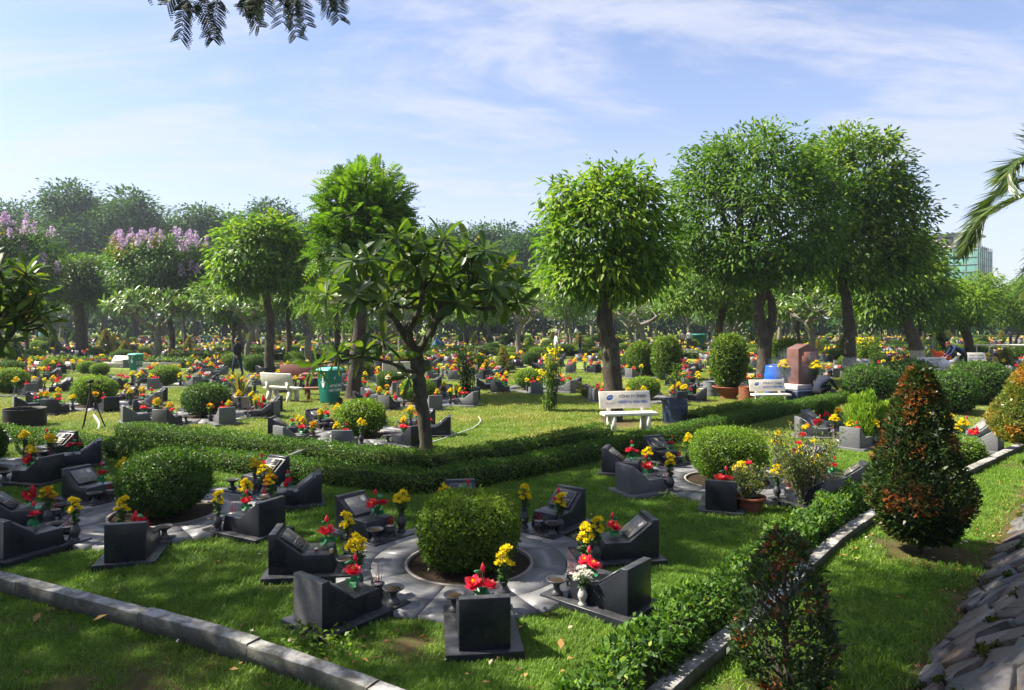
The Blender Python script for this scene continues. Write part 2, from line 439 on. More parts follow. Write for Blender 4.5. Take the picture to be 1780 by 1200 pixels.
M['skin'] = plain('skin', (0.36, 0.19, 0.12), 0.55, 0.4, 0.08)
M['hair'] = plain('black_hair', (0.010, 0.009, 0.009), 0.5, 0.4, 0.2)
def cloth(name, c): M[name] = plain(name, c, 0.85, 0.15, 0.22, 14, 0.4)
cloth('cloth_black', (0.014, 0.013, 0.017)); cloth('cloth_navy', (0.012, 0.022, 0.075)); cloth('cloth_denim', (0.020, 0.030, 0.060))
cloth('cloth_white', (0.62, 0.62, 0.60)); cloth('cloth_slate', (0.018, 0.023, 0.038)); cloth('cloth_red', (0.42, 0.02, 0.02)); cloth('cloth_cream', (0.55, 0.47, 0.33))
cloth('cloth_mint', (0.25, 0.50, 0.45)); cloth('cloth_teal', (0.025, 0.075, 0.11)); cloth('cloth_orange', (0.70, 0.10, 0.02)); cloth('cloth_grey', (0.20, 0.20, 0.20))
M['shoe'] = plain('shoe_rubber', (0.02, 0.02, 0.02), 0.6)
M['marble'] = plain('pale_marble', (0.62, 0.55, 0.50), 0.45, 0.4, 0.12, 6)
M['render_far'] = plain('bare_concrete', (0.36, 0.31, 0.30), 0.8, 0.2, 0.15, 0.4)
M['concrete_path'] = plain('concrete_path', (0.24, 0.21, 0.19), 0.85, 0.2, 0.2, 6, 0.3)
M['dark_open'] = plain('unglazed_dark_opening', (0.03, 0.03, 0.035), 0.8, 0.2, 0.1)
M['window_glass'] = plain('pale_window_glass', (0.42, 0.46, 0.50), 0.1, 0.6, 0.1)
def net_mat():
    m, nt, out = new_mat('green_scaffold_net')
    n = noise(nt, pos(nt, True), 0.35, 5, 0.6)
    c = mixc(nt, n, (0.09, 0.30, 0.26), (0.24, 0.52, 0.45))
    b = bsdf(nt, None, c, 0.8, 0.1)
    t = N(nt, 'ShaderNodeBsdfTransparent'); mx = N(nt, 'ShaderNodeMixShader'); mx.inputs[0].default_value = 0.52
    nt.links.new(t.outputs[0], mx.inputs[1]); nt.links.new(b.outputs[0], mx.inputs[2]); nt.links.new(mx.outputs[0], out.inputs[0])
    return m
M['net'] = net_mat()
def stone_mat():
    m, nt, out = new_mat('slate_stone')
    p = pos(nt); oi = N(nt, 'ShaderNodeObjectInfo')
    n = noise(nt, p, 7, 8, 0.65, 0.4); n2 = noise(nt, p, 60, 3)
    c = ramp(nt, oi.outputs['Random'], [(0, (0.085, 0.088, 0.094)), (0.3, (0.125, 0.122, 0.118)), (0.55, (0.105, 0.072, 0.056)), (0.75, (0.165, 0.152, 0.135)), (1, (0.055, 0.040, 0.046))])
    c = mixc(nt, ramp(nt, n2, [(0.35, (0.35,) * 3), (0.65, (0, 0, 0))]), c, (0.05, 0.052, 0.056))
    c = mixc(nt, ramp(nt, n, [(0.45, (0, 0, 0)), (0.75, (0.75,) * 3)]), c, (0.085, 0.047, 0.034))
    c = mixc(nt, ramp(nt, n, [(0.28, (0.6,) * 3), (0.42, (0, 0, 0))]), c, (0.04, 0.042, 0.046))
    bsdf(nt, out, c, 0.6, 0.4, 0, n, 0.7, 0.02)
    return m
M['slate'] = stone_mat()
def kerb_mat():
    m, nt, out = new_mat('weathered_kerb')
    g = N(nt, 'ShaderNodeNewGeometry'); sp = N(nt, 'ShaderNodeSeparateXYZ'); nt.links.new(g.outputs['Position'], sp.inputs[0])
    n = noise(nt, g.outputs['Position'], 5.5, 8, 0.7, 0.5); n2 = noise(nt, g.outputs['Position'], 42, 5, 0.7)
    c = mixc(nt, ramp(nt, n2, [(0.3, (0, 0, 0)), (0.7, (1, 1, 1))]), (0.27, 0.265, 0.25), (0.45, 0.445, 0.43))
    c = mixc(nt, ramp(nt, n, [(0.40, (0, 0, 0)), (0.60, (0.85,) * 3)]), c, (0.085, 0.078, 0.055))
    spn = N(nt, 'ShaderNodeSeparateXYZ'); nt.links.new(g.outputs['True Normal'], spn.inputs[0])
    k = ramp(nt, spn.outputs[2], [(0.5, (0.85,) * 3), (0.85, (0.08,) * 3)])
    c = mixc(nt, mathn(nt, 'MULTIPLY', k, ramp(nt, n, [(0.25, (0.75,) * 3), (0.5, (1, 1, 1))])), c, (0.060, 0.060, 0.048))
    bsdf(nt, out, c, 0.9, 0.2, 0, n2, 0.7, 0.01)
    return m
M['kerb'] = kerb_mat()
def grass_color(nt, p):
    a = noise(nt, p, 0.55, 5, 0.6); b = noise(nt, p, 3.1, 4, 0.6)
    sp = N(nt, 'ShaderNodeSeparateXYZ'); nt.links.new(p, sp.inputs[0])
    c = mixc(nt, ramp(nt, b, [(0.3, (0, 0, 0)), (0.7, (1, 1, 1))]), (0.068, 0.158, 0.013), (0.125, 0.235, 0.022))
    far = mathn(nt, 'MULTIPLY', mathn(nt, 'SUBTRACT', sp.outputs[1], 11.5), 0.22, True)   # the lawn beyond the hedges is drier turf
    dry = mathn(nt, 'MULTIPLY', ramp(nt, a, [(0.42, (0.12,) * 3), (0.66, (1, 1, 1))]), mathn(nt, 'ADD', 0.10, mathn(nt, 'MULTIPLY', far, 0.70)))
    c = mixc(nt, dry, c, (0.33, 0.285, 0.11))
    c = mixc(nt, mathn(nt, 'MULTIPLY', far, 0.35), c, (0.20, 0.235, 0.05))
    return c
def ground_mat():
    m, nt, out = new_mat('lawn_ground')
    p = pos(nt)
    c = mixc(nt, 1.0, grass_color(nt, p), (0.85, 0.85, 0.85), 'MULTIPLY')
    n = noise(nt, p, 22, 7, 0.7); n3 = noise(nt, p, 90, 4, 0.7)
    at_ = N(nt, 'ShaderNodeAttribute', attribute_name='bare')
    k = mathn(nt, 'MULTIPLY', at_.outputs['Fac'], ramp(nt, n, [(0.3, (0.45,) * 3), (0.6, (1.3,) * 3)]), True)
    soil = mixc(nt, n3, (0.045, 0.027, 0.016), (0.15, 0.095, 0.055))
    bsdf(nt, out, mixc(nt, k, c, soil), 0.95, 0.1, 0, n3, 0.9, 0.03)
    return m
def blade_mat():
    m, nt, out = new_mat('grass_blade')
    g = N(nt, 'ShaderNodeNewGeometry')
    c = grass_color(nt, g.outputs['Position'])
    at_ = N(nt, 'ShaderNodeAttribute', attribute_name='tint')
    c = mixc(nt, 1.0, c, ramp(nt, at_.outputs['Fac'], [(0, (0.7, 0.75, 0.6)), (0.85, (1.35, 1.3, 1.1)), (1, (2.6, 1.9, 1.9))]), 'MULTIPLY')
    b = bsdf(nt, None, c, 0.5, 0.25)
    t = N(nt, 'ShaderNodeBsdfTranslucent'); nt.links.new(mixc(nt, 1.0, c, (1.2, 1.3, 0.7), 'MULTIPLY'), t.inputs[0])
    mx = N(nt, 'ShaderNodeMixShader'); mx.inputs[0].default_value = 0.35
    nt.links.new(b.outputs[0], mx.inputs[1]); nt.links.new(t.outputs[0], mx.inputs[2]); nt.links.new(mx.outputs[0], out.inputs[0])
    return m
M['ground'] = ground_mat()
M['blade'] = blade_mat()
M['dry_leaf'] = leaf_mat('dry_leaf', [(0, (0.09, 0.045, 0.02)), (0.6, (0.22, 0.11, 0.04)), (0.85, (0.4, 0.25, 0.08)), (1, (0.6, 0.57, 0.5))], 0.7, 0.2, 0.2)
M['moss'] = leaf_mat('moss', [(0, (0.03, 0.045, 0.008)), (1, (0.09, 0.11, 0.015))], 0.95, 0.1, 0.1)
# ------------------------------------------------------------------ layout of the rings of tombs (world metres)
RING = [  # x, y, first angle, phrase, bush kind, bush (rx, rz), grey share
    (-0.42, 6.72, -83, 'front ring with the square-clipped bush', 'front', 0.0),
    (-4.30, 8.45, -73, 'left ring with the big dark round bush', 'left', 0.0),
    (-8.55, 10.6, -62, 'ring cut off by the left picture edge', 'edge', 0.0),
    (3.22, 10.2, -110, 'right ring behind the potted rose', 'right', 0.35),
    (7.75, 13.9, -97, 'far right ring beside the chartreuse juniper', None, 0.7),
    (-3.15, 14.25, -88, 'ring just beyond the frangipani trunk', 'bright', 0.25),
    (-7.70, 17.2, -97, 'ring with the snake plant pot', 'dark', 0.2),
    (-11.8, 19.3, -92, 'ring behind the black tripod', 'bright', 0.25),
    (-2.75, 20.0, -67, 'ring right of the green wheeled bin', 'bright', 0.45),
    (4.05, 21.0, -66, 'ring behind the lettered bench', 'bright', 0.5),
    (-16.8, 22.8, -80, 'ring left of the tripod by the picture edge', 'bright', 0.3),
    (0.6, 24.2, -84, 'ring left of the tall leafy lily stalks', 'bright', 0.4),
    (-13.0, 25.6, -75, 'ring near the second green bin', 'bright', 0.35),
    (7.6, 25.3, -60, 'ring behind the potted climbing shrub', None, 0.5),
    (-20.6, 28.0, -80, 'ring at the far left by the white kerb', 'dark', 0.3),
]
RP = np.array([r[:2] for r in RING])
TOMB_R = 1.45
bare_spots = [(4.28, 7.1, 1.05, 0.8), (1.78, 4.45, 0.55, 0.8), (8.4, 11.2, 0.8, 0.7), (2.5, 16.2, 0.9, 0.8), (-1.5, 12.4, 0.4, 0.7), (-4.9, 21, 0.9, 0.6),
              (-0.75, 5.05, 0.35, 0.8), (-2.1, 6.3, 0.35, 0.7), (-4.1, 5.4, 0.9, 0.6), (-2.6, 4.3, 1.1, 0.75), (-3.9, 4.9, 0.9, 0.6), (-5.3, 6.1, 0.5, 0.55), (4.3, 8.9, 0.8, 0.7), (1.95, 10.2, 0.4, 0.6), (-0.05, 5.0, 0.3, 0.5), (0.9, 6.9, 0.3, 0.5), (-3.2, 7.2, .5, .6), (0.35, 3.9, 0.6, 0.5)]
EMB_F = np.array([3.02, 4.83]); EMB_T = np.array([0.675, 0.738]); EMB_N = np.array([0.738, -0.675])

def bare_at(x, y):
    b = np.zeros_like(x)
    for cx, cy, r, a in bare_spots:
        b = np.maximum(b, a * np.clip(1.35 - np.hypot(x - cx, y - cy) / r, 0, 1))
    for cx, cy in RP[:12]:
        d = np.hypot(x - cx, y - cy)
        b = np.maximum(b, 0.55 * np.clip(1 - np.abs(d - 1.32) / 0.22, 0, 1))
        b = np.where(d < 0.75, 1.0, b)
    s = (x - EMB_F[0]) * EMB_N[0] + (y - EMB_F[1]) * EMB_N[1]
    b = np.maximum(b, np.clip(1 - np.abs(s) / 0.5, 0, 1) * 0.95)
    return b

def axis(fine, step, ends):
    a = np.arange(fine[0], fine[1] + 1e-6, step)
    lo = fine[0] - np.geomspace(0.3, fine[0] - ends[0], 24)[::-1]
    hi = fine[1] + np.geomspace(0.3, ends[1] - fine[1], 24)
    return np.concatenate([lo, a, hi])
gx = axis((-10, 10), 0.11, (-700, 700)); gy = axis((2.5, 20), 0.11, (-120, 900))
X, Y = np.meshgrid(gx, gy)
Zg = np.where((Y > 1) & (Y < 60), 0.012 * np.sin(X * 1.9 + 0.6 * Y) * np.cos(Y * 1.4), 0)
nx, ny = len(gx), len(gy)
i, j = np.meshgrid(np.arange(nx - 1), np.arange(ny - 1))
F = np.stack([j * nx + i, j * nx + i + 1, (j + 1) * nx + i + 1, (j + 1) * nx + i], -1).reshape(-1, 4)
mb = MB(); mb.add(np.stack([X, Y, Zg], -1).reshape(-1, 3), F)
lawn = mb.build('ground', M['ground'], smooth=True); lawn['kind'] = 'structure'
at_b = lawn.data.attributes.new('bare', 'FLOAT', 'POINT')
at_b.data.foreach_set('value', bare_at(X, Y).ravel().astype(np.float32))

# ------------------------------------------------------------------ hedges
def hedge(label, pts, w, h, L, dens, lump=0.05, mat='lf_hedge', seed=1, group='low clipped hedges'):
    rg = np.random.default_rng(seed)
    pts = smooth_path([(x, y, 0) for x, y in pts], 10)
    seg = np.linalg.norm(np.diff(pts, axis=0), axis=1); cum = np.concatenate([[0], np.cumsum(seg)]); T = cum[-1]
    o = thing('hedge', label, 'hedge', tuple(pts[0]), 0, group)
    n = int(T * (w + 1.6 * h) * dens)
    s = rg.random(n) * T
    c = np.stack([np.interp(s, cum, pts[:, k]) for k in range(3)], -1)
    tg = unit(np.stack([np.interp(s, cum, np.gradient(pts[:, k])) for k in range(3)], -1))
    nr = np.stack([-tg[:, 1], tg[:, 0], np.zeros(n)], -1)
    pk = rg.random(n) * (w + 2.2 * h); top = pk < w
    cu = np.where(top, rg.uniform(-1, 1, n), np.where(rg.random(n) < .5, -1., 1.)); sz = np.where(top, 1., rg.uniform(-.03, 1, n))
    ex = np.clip((np.abs(cu) - .74) / .26, 0, 1) * np.clip((sz - .60) / .40, 0, 1); cu, sz = cu * (1 - .13 * ex), sz * (1 - .12 * ex)
    th = np.arctan2(sz, cu)
    q = np.stack([np.cos(s * 3.1), np.sin(s * 2.3 + 1), cu, sz], -1)
    lf = Lump(9, 1.8, rg)
    lm = (np.cos(q @ rg.normal(size=(4, 8)) * 1.7 + rg.random(8) * 6).mean(1) + 0.5 * np.cos(s[:, None] * np.array([5.1, 8.3, 13.7]) + th[:, None] * np.array([2, 3, 1])).mean(1)) * lump * 1.6
    rr = 1 - np.abs(rg.normal(0, 0.10, n)) + rg.normal(0, 0.03, n)
    P = c + nr * (cu * (w / 2 + lm) * rr)[:, None]
    P[:, 2] = np.maximum(0.015, (h + lm) * rr * np.maximum(sz, -0.05) + 0.02)
    out = nr * np.where(top, cu * .35, cu)[:, None] + np.array([0, 0, 1.0]) * np.where(top, 1., np.maximum(sz, 0) * .4)[:, None]
    A = unit(out * 0.55 + rg.normal(size=(n, 3)) * 0.75 + np.array([0, 0, 0.25]))
    U = unit(out + rg.normal(size=(n, 3)) * 0.55 + np.array([0, 0, 0.35]))
    m = MB(); Ls = L * rg.uniform(0.65, 1.3, n)
    leaves(m, P - pts[0], A, U, Ls, Ls * 0.52, 0, np.clip(rg.normal(0.42, 0.22, n) + lm / lump * 0.06, 0, 1))
    m.build('foliage', M[mat], o, stuff=True)
    core = MB()
    k = len(pts); tg2 = unit(np.gradient(pts, axis=0)); nr2 = np.stack([-tg2[:, 1], tg2[:, 0], np.zeros(k)], -1)
    prof = [(-0.38, 0.0), (-0.38, 0.6), (-0.28, 0.74), (0.28, 0.74), (0.38, 0.6), (0.38, 0.0)]
    v = np.stack([pts - pts[0] + nr2 * (a * w) + np.array([0, 0, b * h]) for a, b in prof], 1)
    fi = np.array([(a * 6 + b, a * 6 + (b + 1) % 6, (a + 1) * 6 + (b + 1) % 6, (a + 1) * 6 + b) for a in range(k - 1) for b in range(6)])
    core.add(v.reshape(-1, 3), fi); core.add(v[0], [list(range(6))]); core.add(v[-1], [list(range(6))[::-1]])
    core.build('inner_twigs', M['twig'], o)
    return o
HA = [(-13.5, 15.3), (-10.2, 13.75), (-7.1, 12.2), (-3.9, 10.72), (-2.1, 9.86), (-1.5, 9.66), (-1.0, 9.78), (0.0, 10.5), (1.1, 11.55), (3.0, 13.5), (5.7, 16.3), (8.2, 18.8), (10.6, 21.0)]
hedge('long near hedge bending round the lawn behind the front tombs', HA, 0.47, 0.285, 0.034, 3000, 0.022, seed=3)
HB1 = [(-8.1, 14.25), (-6.8, 13.6), (-3.85, 12.10), (-2.1, 11.25), (-1.5, 11.03), (-1.0, 11.14), (-0.2, 11.75), (0.7, 12.6), (1.9, 13.95)]
hedge('second hedge beyond the near one, ending at the lettered bench', HB1, 0.52, 0.30, 0.034, 2700, 0.024, seed=4)
HB2 = [(4.1, 15.7), (5.3, 17.0), (6.6, 18.3), (7.6, 19.3)]
hedge('short sunlit hedge between navy drum and the bench by the barrel', HB2, 0.52, 0.32, 0.036, 2200, 0.028, 'lf_topiary', seed=5)
HC = [(0.20, 3.6), (0.84, 4.5), (1.66, 5.5), (2.63, 6.7), (3.36, 7.55), (4.0, 8.35), (4.5, 8.95)]
hedge('big-leaved near hedge running up beside the right kerb', HC, 0.36, 0.27, 0.052, 2500, 0.05, seed=6)
HD = [(6.6, 10.85), (7.4, 11.55), (8.3, 12.3)]
hedge('bright hedge piece right of the tall conical shrub', HD, 0.5, 0.30, 0.045, 1300, 0.05, 'lf_bright', seed=7)

# ------------------------------------------------------------------ kerbs, embankment
def kerb(label, pts, w, h, n, seed):
    rg = np.random.default_rng(seed)
    o = thing('kerb', label, 'kerb', (0, 0, 0))
    pts = smooth_path([(x, y, 0) for x, y in pts], 12)
    seg = np.linalg.norm(np.diff(pts, axis=0), axis=1); cum = np.concatenate([[0], np.cumsum(seg)])
    cuts = np.linspace(0, cum[-1], n + 1) + np.concatenate([[0], rg.normal(0, 0.08, n - 1), [0]])
    for a, b in zip(cuts[:-1], cuts[1:]):
        s = np.linspace(a + 0.004, b - 0.004, 9)
        c = np.stack([np.interp(s, cum, pts[:, k]) for k in range(3)], -1)
        t = unit(np.gradient(c, axis=0)); nr = np.stack([-t[:, 1], t[:, 0], np.zeros(9)], -1)
        dh = rg.normal(0, 0.006); m = MB()
        prof = [(-.5, -0.03), (-.5, .965), (-.47, 1.0), (0, 1.005), (.47, 1.0), (.5, .965), (.5, -0.03)]
        v = np.stack([c + nr * (p * w)[..., None] + np.array([0, 0, 1.0]) * (q * (h + dh)) for p, q in [(np.array([pp]), qq) for pp, qq in prof]], 1)
        v[:, 1:6] += rg.normal(0, 0.0016, v[:, 1:6].shape)
        k = 7
        m.add(v.reshape(-1, 3), np.array([(i_ * k + j_, i_ * k + (j_ + 1) % k, (i_ + 1) * k + (j_ + 1) % k, (i_ + 1) * k + j_) for i_ in range(8) for j_ in range(k)]))
        m.add(v[0], [list(range(k))]); m.add(v[-1], [list(range(k))[::-1]])
        m.build('kerb_stone', M['kerb'], o)
    return o
kerb('weathered white kerb crossing the bottom left corner', [(-8.6, 7.95), (-4.6, 6.14), (-3.2, 5.5), (-2.04, 4.95), (-0.76, 4.22), (0.2, 3.63)], 0.12, 0.13, 8, 2)
kerb('mossy pale kerb along the right side of the big-leaved hedge', [(0.55, 3.85), (1.12, 4.52), (1.92, 5.42), (4.36, 8.26), (7.75, 11.25), (11.2, 14.3)], 0.13, 0.10, 14, 3)

ang = R(38)
ux = np.array([EMB_N[0] * math.cos(ang), EMB_N[1] * math.cos(ang), math.sin(ang)]); tx = np.array([EMB_T[0], EMB_T[1], 0]); nn = np.cross(tx, ux); nn = nn * np.sign(nn[2])
O3 = np.array([EMB_F[0], EMB_F[1], 0.0])
def emb(s, u, z=0.0): return O3 + tx * s + ux * u + nn * z
wall = thing('stone_embankment', 'sloping bank paved with irregular slate stones at lower right', 'stone bank')
m = MB()
ss = np.linspace(-9, 24, 12)
v = np.array([emb(s, u, -0.005) for s in ss for u in (-0.25, 1.4)]); m.add(v, np.array([(2 * i_, 2 * i_ + 1, 2 * i_ + 3, 2 * i_ + 2) for i_ in range(11)]))
m.build('mortar_bed', M['soil'], wall)
m = MB(); zt = emb(0, 1.4)[2]
m.add(np.array([np.append(emb(s, 1.4, -0.006)[:2] + EMB_N * q, zt - 0.004) for s in ss for q in (-0.004, 9)]), np.array([(2 * i_, 2 * i_ + 1, 2 * i_ + 3, 2 * i_ + 2) for i_ in range(11)]))
t_ = m.build('embankment_top', M['ground']); t_['kind'] = 'structure'
rg = np.random.default_rng(21)
sites = []
sp_s, sp_u = 0.36, 0.20
for a in range(-6, 27):
    for b in range(-1, 8):
        sites.append((a * sp_s + (b % 2) * sp_s * 0.5 + rg.normal(0, 0.13), b * sp_u + rg.normal(0, 0.065)))
sites = np.array(sites)
def clip(poly, p, d):
    out = []
    for q in range(len(poly)):
        A, B = poly[q], poly[(q + 1) % len(poly)]
        a, b = (A - p) @ d, (B - p) @ d
        if a <= 0: out.append(A)
        if a * b < 0: out.append(A + (B - A) * (a / (a - b)))
    return out
moss = MB()
for k, c in enumerate(sites):
    if c[1] < -0.08 or c[1] > 1.42: continue
    poly = [c + np.array(q) for q in ((-.5, -.4), (.5, -.4), (.5, .4), (-.5, .4))]
    for o_ in sites:
        dd = o_ - c; dl = np.linalg.norm(dd)
        if 1e-6 < dl < 0.8: poly = clip(poly, c + dd * 0.5, dd / dl)
    if len(poly) < 4: continue
    poly = np.array(poly)
    # round the corners by cutting them, then pull in from the joints
    q2 = []
    for e in range(len(poly)):
        a, b, d_ = poly[e - 1], poly[e], poly[(e + 1) % len(poly)]
        q2 += [b + (a - b) * 0.09, b + (d_ - b) * 0.11]
    poly = c + (np.array(q2) - c) * rg.uniform(0.83, 0.97) + rg.normal(0, 0.014, (len(q2), 2))
    if np.abs(poly[:, 1]).max() > 1.5: continue
    h = rg.uniform(0.018, 0.05); tl = rg.normal(0, 0.07, 2)
    n = len(poly)
    top = np.array([emb(p[0], p[1], h + (p - c) @ tl + rg.normal(0, .003)) for p in c + (poly - c) * 0.97]); mid = np.array([emb(p[0], p[1], h * 0.8 + (p - c) @ tl) for p in poly]); bot = np.array([emb(p[0], p[1], -0.03) for p in poly])
    ctr = emb(c[0], c[1], h + rg.uniform(-.004, 0.006))
    m = MB(); m.add(np.concatenate([bot, mid, top, [ctr]]), [[e, (e + 1) % n, n + (e + 1) % n, n + e] for e in range(n)] + [[n + e, n + (e + 1) % n, 2 * n + (e + 1) % n, 2 * n + e] for e in range(n)] + [[2 * n + e, 2 * n + (e + 1) % n, 3 * n] for e in range(n)])
    m.build('stone', M['slate'], wall)
    if rg.random() < 0.4:
        e = rg.integers(n); k2 = 130
        tt = rg.random(k2)[:, None]; w2 = poly[e] * (1 - tt) + poly[(e + 1) % n] * tt + rg.normal(0, 0.02, (k2, 2))
        Pm = np.array([emb(p[0], p[1], rg.uniform(0.01, 0.05)) for p in w2])
        leaves(moss, Pm, rdir(k2, rg) + np.array([0, 0, .6]), rdir(k2, rg), 0.022, 0.014, 0, rg.random(k2))
moss.build('moss', M['moss'], wall, stuff=True)

# ------------------------------------------------------------------ paved rings
def sector(mb, r0, r1, a0, a1, z0, z1, n=7):
    a = np.linspace(a0, a1, n)
    v = []
    for z in (z0, z1):
        for r in (r0, r1):
            v += [(r * math.cos(t), r * math.sin(t), z) for t in a]
    f = []
    q = lambda z, r, k: z * 2 * n + r * n + k
    for k in range(n - 1):
        f += [[q(1, 0, k), q(1, 1, k), q(1, 1, k + 1), q(1, 0, k + 1)], [q(0, 1, k), q(0, 1, k + 1), q(1, 1, k + 1), q(1, 1, k)], [q(0, 0, k + 1), q(0, 0, k), q(1, 0, k), q(1, 0, k + 1)]]
    f += [[q(0, 0, 0), q(0, 1, 0), q(1, 1, 0), q(1, 0, 0)], [q(0, 1, n - 1), q(0, 0, n - 1), q(1, 0, n - 1), q(1, 1, n - 1)]]
    mb.add(np.array(v), f)
rg = np.random.default_rng(5)
for k, (x, y, a0, ph, kind, gs) in enumerate(RING[:8]):
    o = thing('ring_paving', 'circular grey granite paving of the ' + ph, 'paving', (x, y, 0), R(a0), 'round granite pavings')
    for e in range(8):
        for r0, r1 in ((0.635, 0.952), (0.963, 1.28)):
            off = 0 if r0 < 0.8 else 0
            m = MB(); dz = rg.normal(0, 0.0012)
            sector(m, r0, r1, R(45 * e + 22.5 + off) + 0.006, R(45 * e + 67.5 + off) - 0.006, -0.02, 0.045 + dz)
            m.build('paving_slab', M['paving'], o)
    m = MB(); lathe(m, [(0.632, -0.02), (0.632, 0.046), (0.60, 0.046), (0.60, -0.02)], 40, close=False)
    m.build('planting_rim', M['concrete_path'], o)
    m = MB(); lathe(m, [(0.634, 0.02), (1.27, 0.02)], 40, close=False); m.build('joint_mortar', M['soil'], o)
    m = MB(); m.add([(0, 0, 0.0)] + [(0.61 * math.cos(t), 0.61 * math.sin(t), 0.018) for t in np.linspace(0, 2 * np.pi, 24, endpoint=False)], [[0, q + 1, (q + 1) % 24 + 1] for q in range(24)])
    m.build('planting_soil', M['soil'], o)
m = MB()
for (x, y, a0, ph, kind, gs) in RING[8:]:
    o = thing('ring_paving', 'round pale paving of the ' + ph, 'paving', (x, y, 0), 0, 'round granite pavings')
    m = MB(); sector(m, 0.6, 1.28, 0, 2 * np.pi - 1e-4, -0.02, 0.045, 33); m.build('paving_ring', M['paving'], o)

# ------------------------------------------------------------------ generic plants
def bush_parts(rg, rx, rz, n, L, mat, p=2.4, lump=0.07, base=0.10, rimk=0.10, wl=0.5):
    """leaf shell + inner twig mass of a clipped bush standing on z = 0"""
    lu, lu2 = Lump(12, 3.2, rg), Lump(14, 7.0, rg)
    def surf(d):
        s = (np.abs(d) ** p).sum(1) ** (-1 / p)
        q = d * s[:, None]
        tp = np.where(q[:, 2] < 0, 1 - 0.16 * q[:, 2] ** 2, 1)
        return q * (1 + lump * lu(d) + 0.5 * lump * lu2(d))[:, None] * np.stack([tp, tp, np.ones(len(d))], -1)
    d = rdir(n, rg)
    q = surf(d) * (1 - np.abs(rg.normal(0, rimk, n)) + rg.normal(0, 0.02, n))[:, None]
    P = q * np.array([rx, rx, rz]) + np.array([0, 0, rz + base])
    k = P[:, 2] > 0.01; P, d = P[k], d[k]; n = len(P)
    A = unit(d * 0.6 + rg.normal(size=(n, 3)) * 0.7 + np.array([0, 0, 0.3])); U = unit(d + rg.normal(size=(n, 3)) * 0.5 + np.array([0, 0, 0.3]))
    m = MB(); Ls = L * rg.uniform(0.6, 1.35, n)
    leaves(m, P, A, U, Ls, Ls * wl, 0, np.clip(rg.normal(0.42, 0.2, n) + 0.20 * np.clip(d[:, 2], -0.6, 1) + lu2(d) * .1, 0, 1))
    sn = 70; ds = rdir(sn, rg); ds[:, 2] = np.abs(ds[:, 2]) * .9 - .1; ds = unit(ds); q0 = surf(ds) * .98 * np.array([rx, rx, rz]) + np.array([0, 0, rz + base])
    ax = unit(ds * .6 + np.array([0, 0, .6]) + rg.normal(size=(sn, 3)) * .25); ln = rg.uniform(.02, .10, sn) * (rx / .5)
    for t_ in np.linspace(.1, 1, 7):
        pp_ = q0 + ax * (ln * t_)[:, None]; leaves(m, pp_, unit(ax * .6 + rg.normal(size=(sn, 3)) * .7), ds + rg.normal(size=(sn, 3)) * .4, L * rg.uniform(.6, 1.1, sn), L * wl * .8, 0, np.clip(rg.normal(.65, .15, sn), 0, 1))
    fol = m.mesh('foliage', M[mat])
    c = MB(); ball(c, (0, 0, 0), 1, 18, 12)
    dd = unit(c.v[0]); c.v[0] = surf(dd) * 0.80 * np.array([rx, rx, rz]) + np.array([0, 0, rz + base])
    c.v[0][:, 2] = np.maximum(c.v[0][:, 2], 0.02)
    core = c.mesh('inner_twigs', M['twig'])
    st = MB()
    for e in range(7):
        a = rg.random() * 6.28
        tube(st, [(0.05 * math.cos(a), 0.05 * math.sin(a), -0.02), (0.12 * math.cos(a), 0.12 * math.sin(a), base + 0.1), (rx * .5 * math.cos(a), rx * .5 * math.sin(a), rz + base)], [0.014, 0.012, 0.006], 5)
    return fol, core, st.mesh('stems', M['bark'])
def bush(name, label, cat, x, y, parts, sc=1.0, group=None, z=0.0, rz=0):
    o = thing(name, label, cat, (x, y, z), rz, group)
    o.scale = (sc, sc, sc) if np.isscalar(sc) else sc
    for nm, me in zip(('foliage', 'inner_twigs', 'stems'), parts):
        mesh_obj(nm, me, o, nm == 'foliage')
    return o
BG = 'clipped bushes in the middle of the rings'
B_front = bush_parts(np.random.default_rng(31), 0.47, 0.335, 19000, 0.036, 'lf_topiary', 3.8, 0.06, 0.02)
B_left = bush_parts(np.random.default_rng(32), 0.52, 0.40, 19000, 0.034, 'lf_dark', 2.3, 0.035, 0.02)
B_right = bush_parts(np.random.default_rng(33), 0.53, 0.38, 20000, 0.030, 'lf_bright', 3.0, 0.05, 0.05)
B_br = [bush_parts(np.random.default_rng(34 + k), 0.50, 0.36, 6500, 0.046, 'lf_bright', 2.4, 0.06, 0.05) for k in range(2)]
B_dk = [bush_parts(np.random.default_rng(38 + k), 0.52, 0.38, 6500, 0.046, 'lf_dark', 2.5, 0.05, 0.04) for k in range(2)]
B_md = [bush_parts(np.random.default_rng(48 + k), 0.52, 0.36, 5500, 0.050, 'lf_topiary', 2.5, 0.07, 0.05) for k in range(2)]
bush('clipped_bush', 'square-clipped bush in the front ring, yellow-green on top', 'bush', -0.42, 6.72, B_front, 1, BG)
bush('clipped_bush', 'big dark round bush in the left ring', 'bush', -4.30, 8.45, B_left, 1, BG)
bush('clipped_bush', 'round bush cut by the left picture edge', 'bush', -8.75, 10.95, B_left, 1.0, BG, rz=1)
bush('clipped_bush', 'bright sunlit bush beside the potted rose', 'bush', 3.22, 10.2, B_right, 1, BG)
for k, (x, y, a0, ph, kind, gs) in enumerate(RING[5:]):
    if kind is None: continue
    bush('clipped_bush', ('bright round' if kind == 'bright' else 'dark round') + ' bush in the ' + ph, 'bush', x, y, (B_br if kind == 'bright' else B_dk)[k % 2], [1.0, 1.05, 1.1, .98, .92, 1.1, .95, 1.0, .9, 1][k % 10], BG, rz=k)
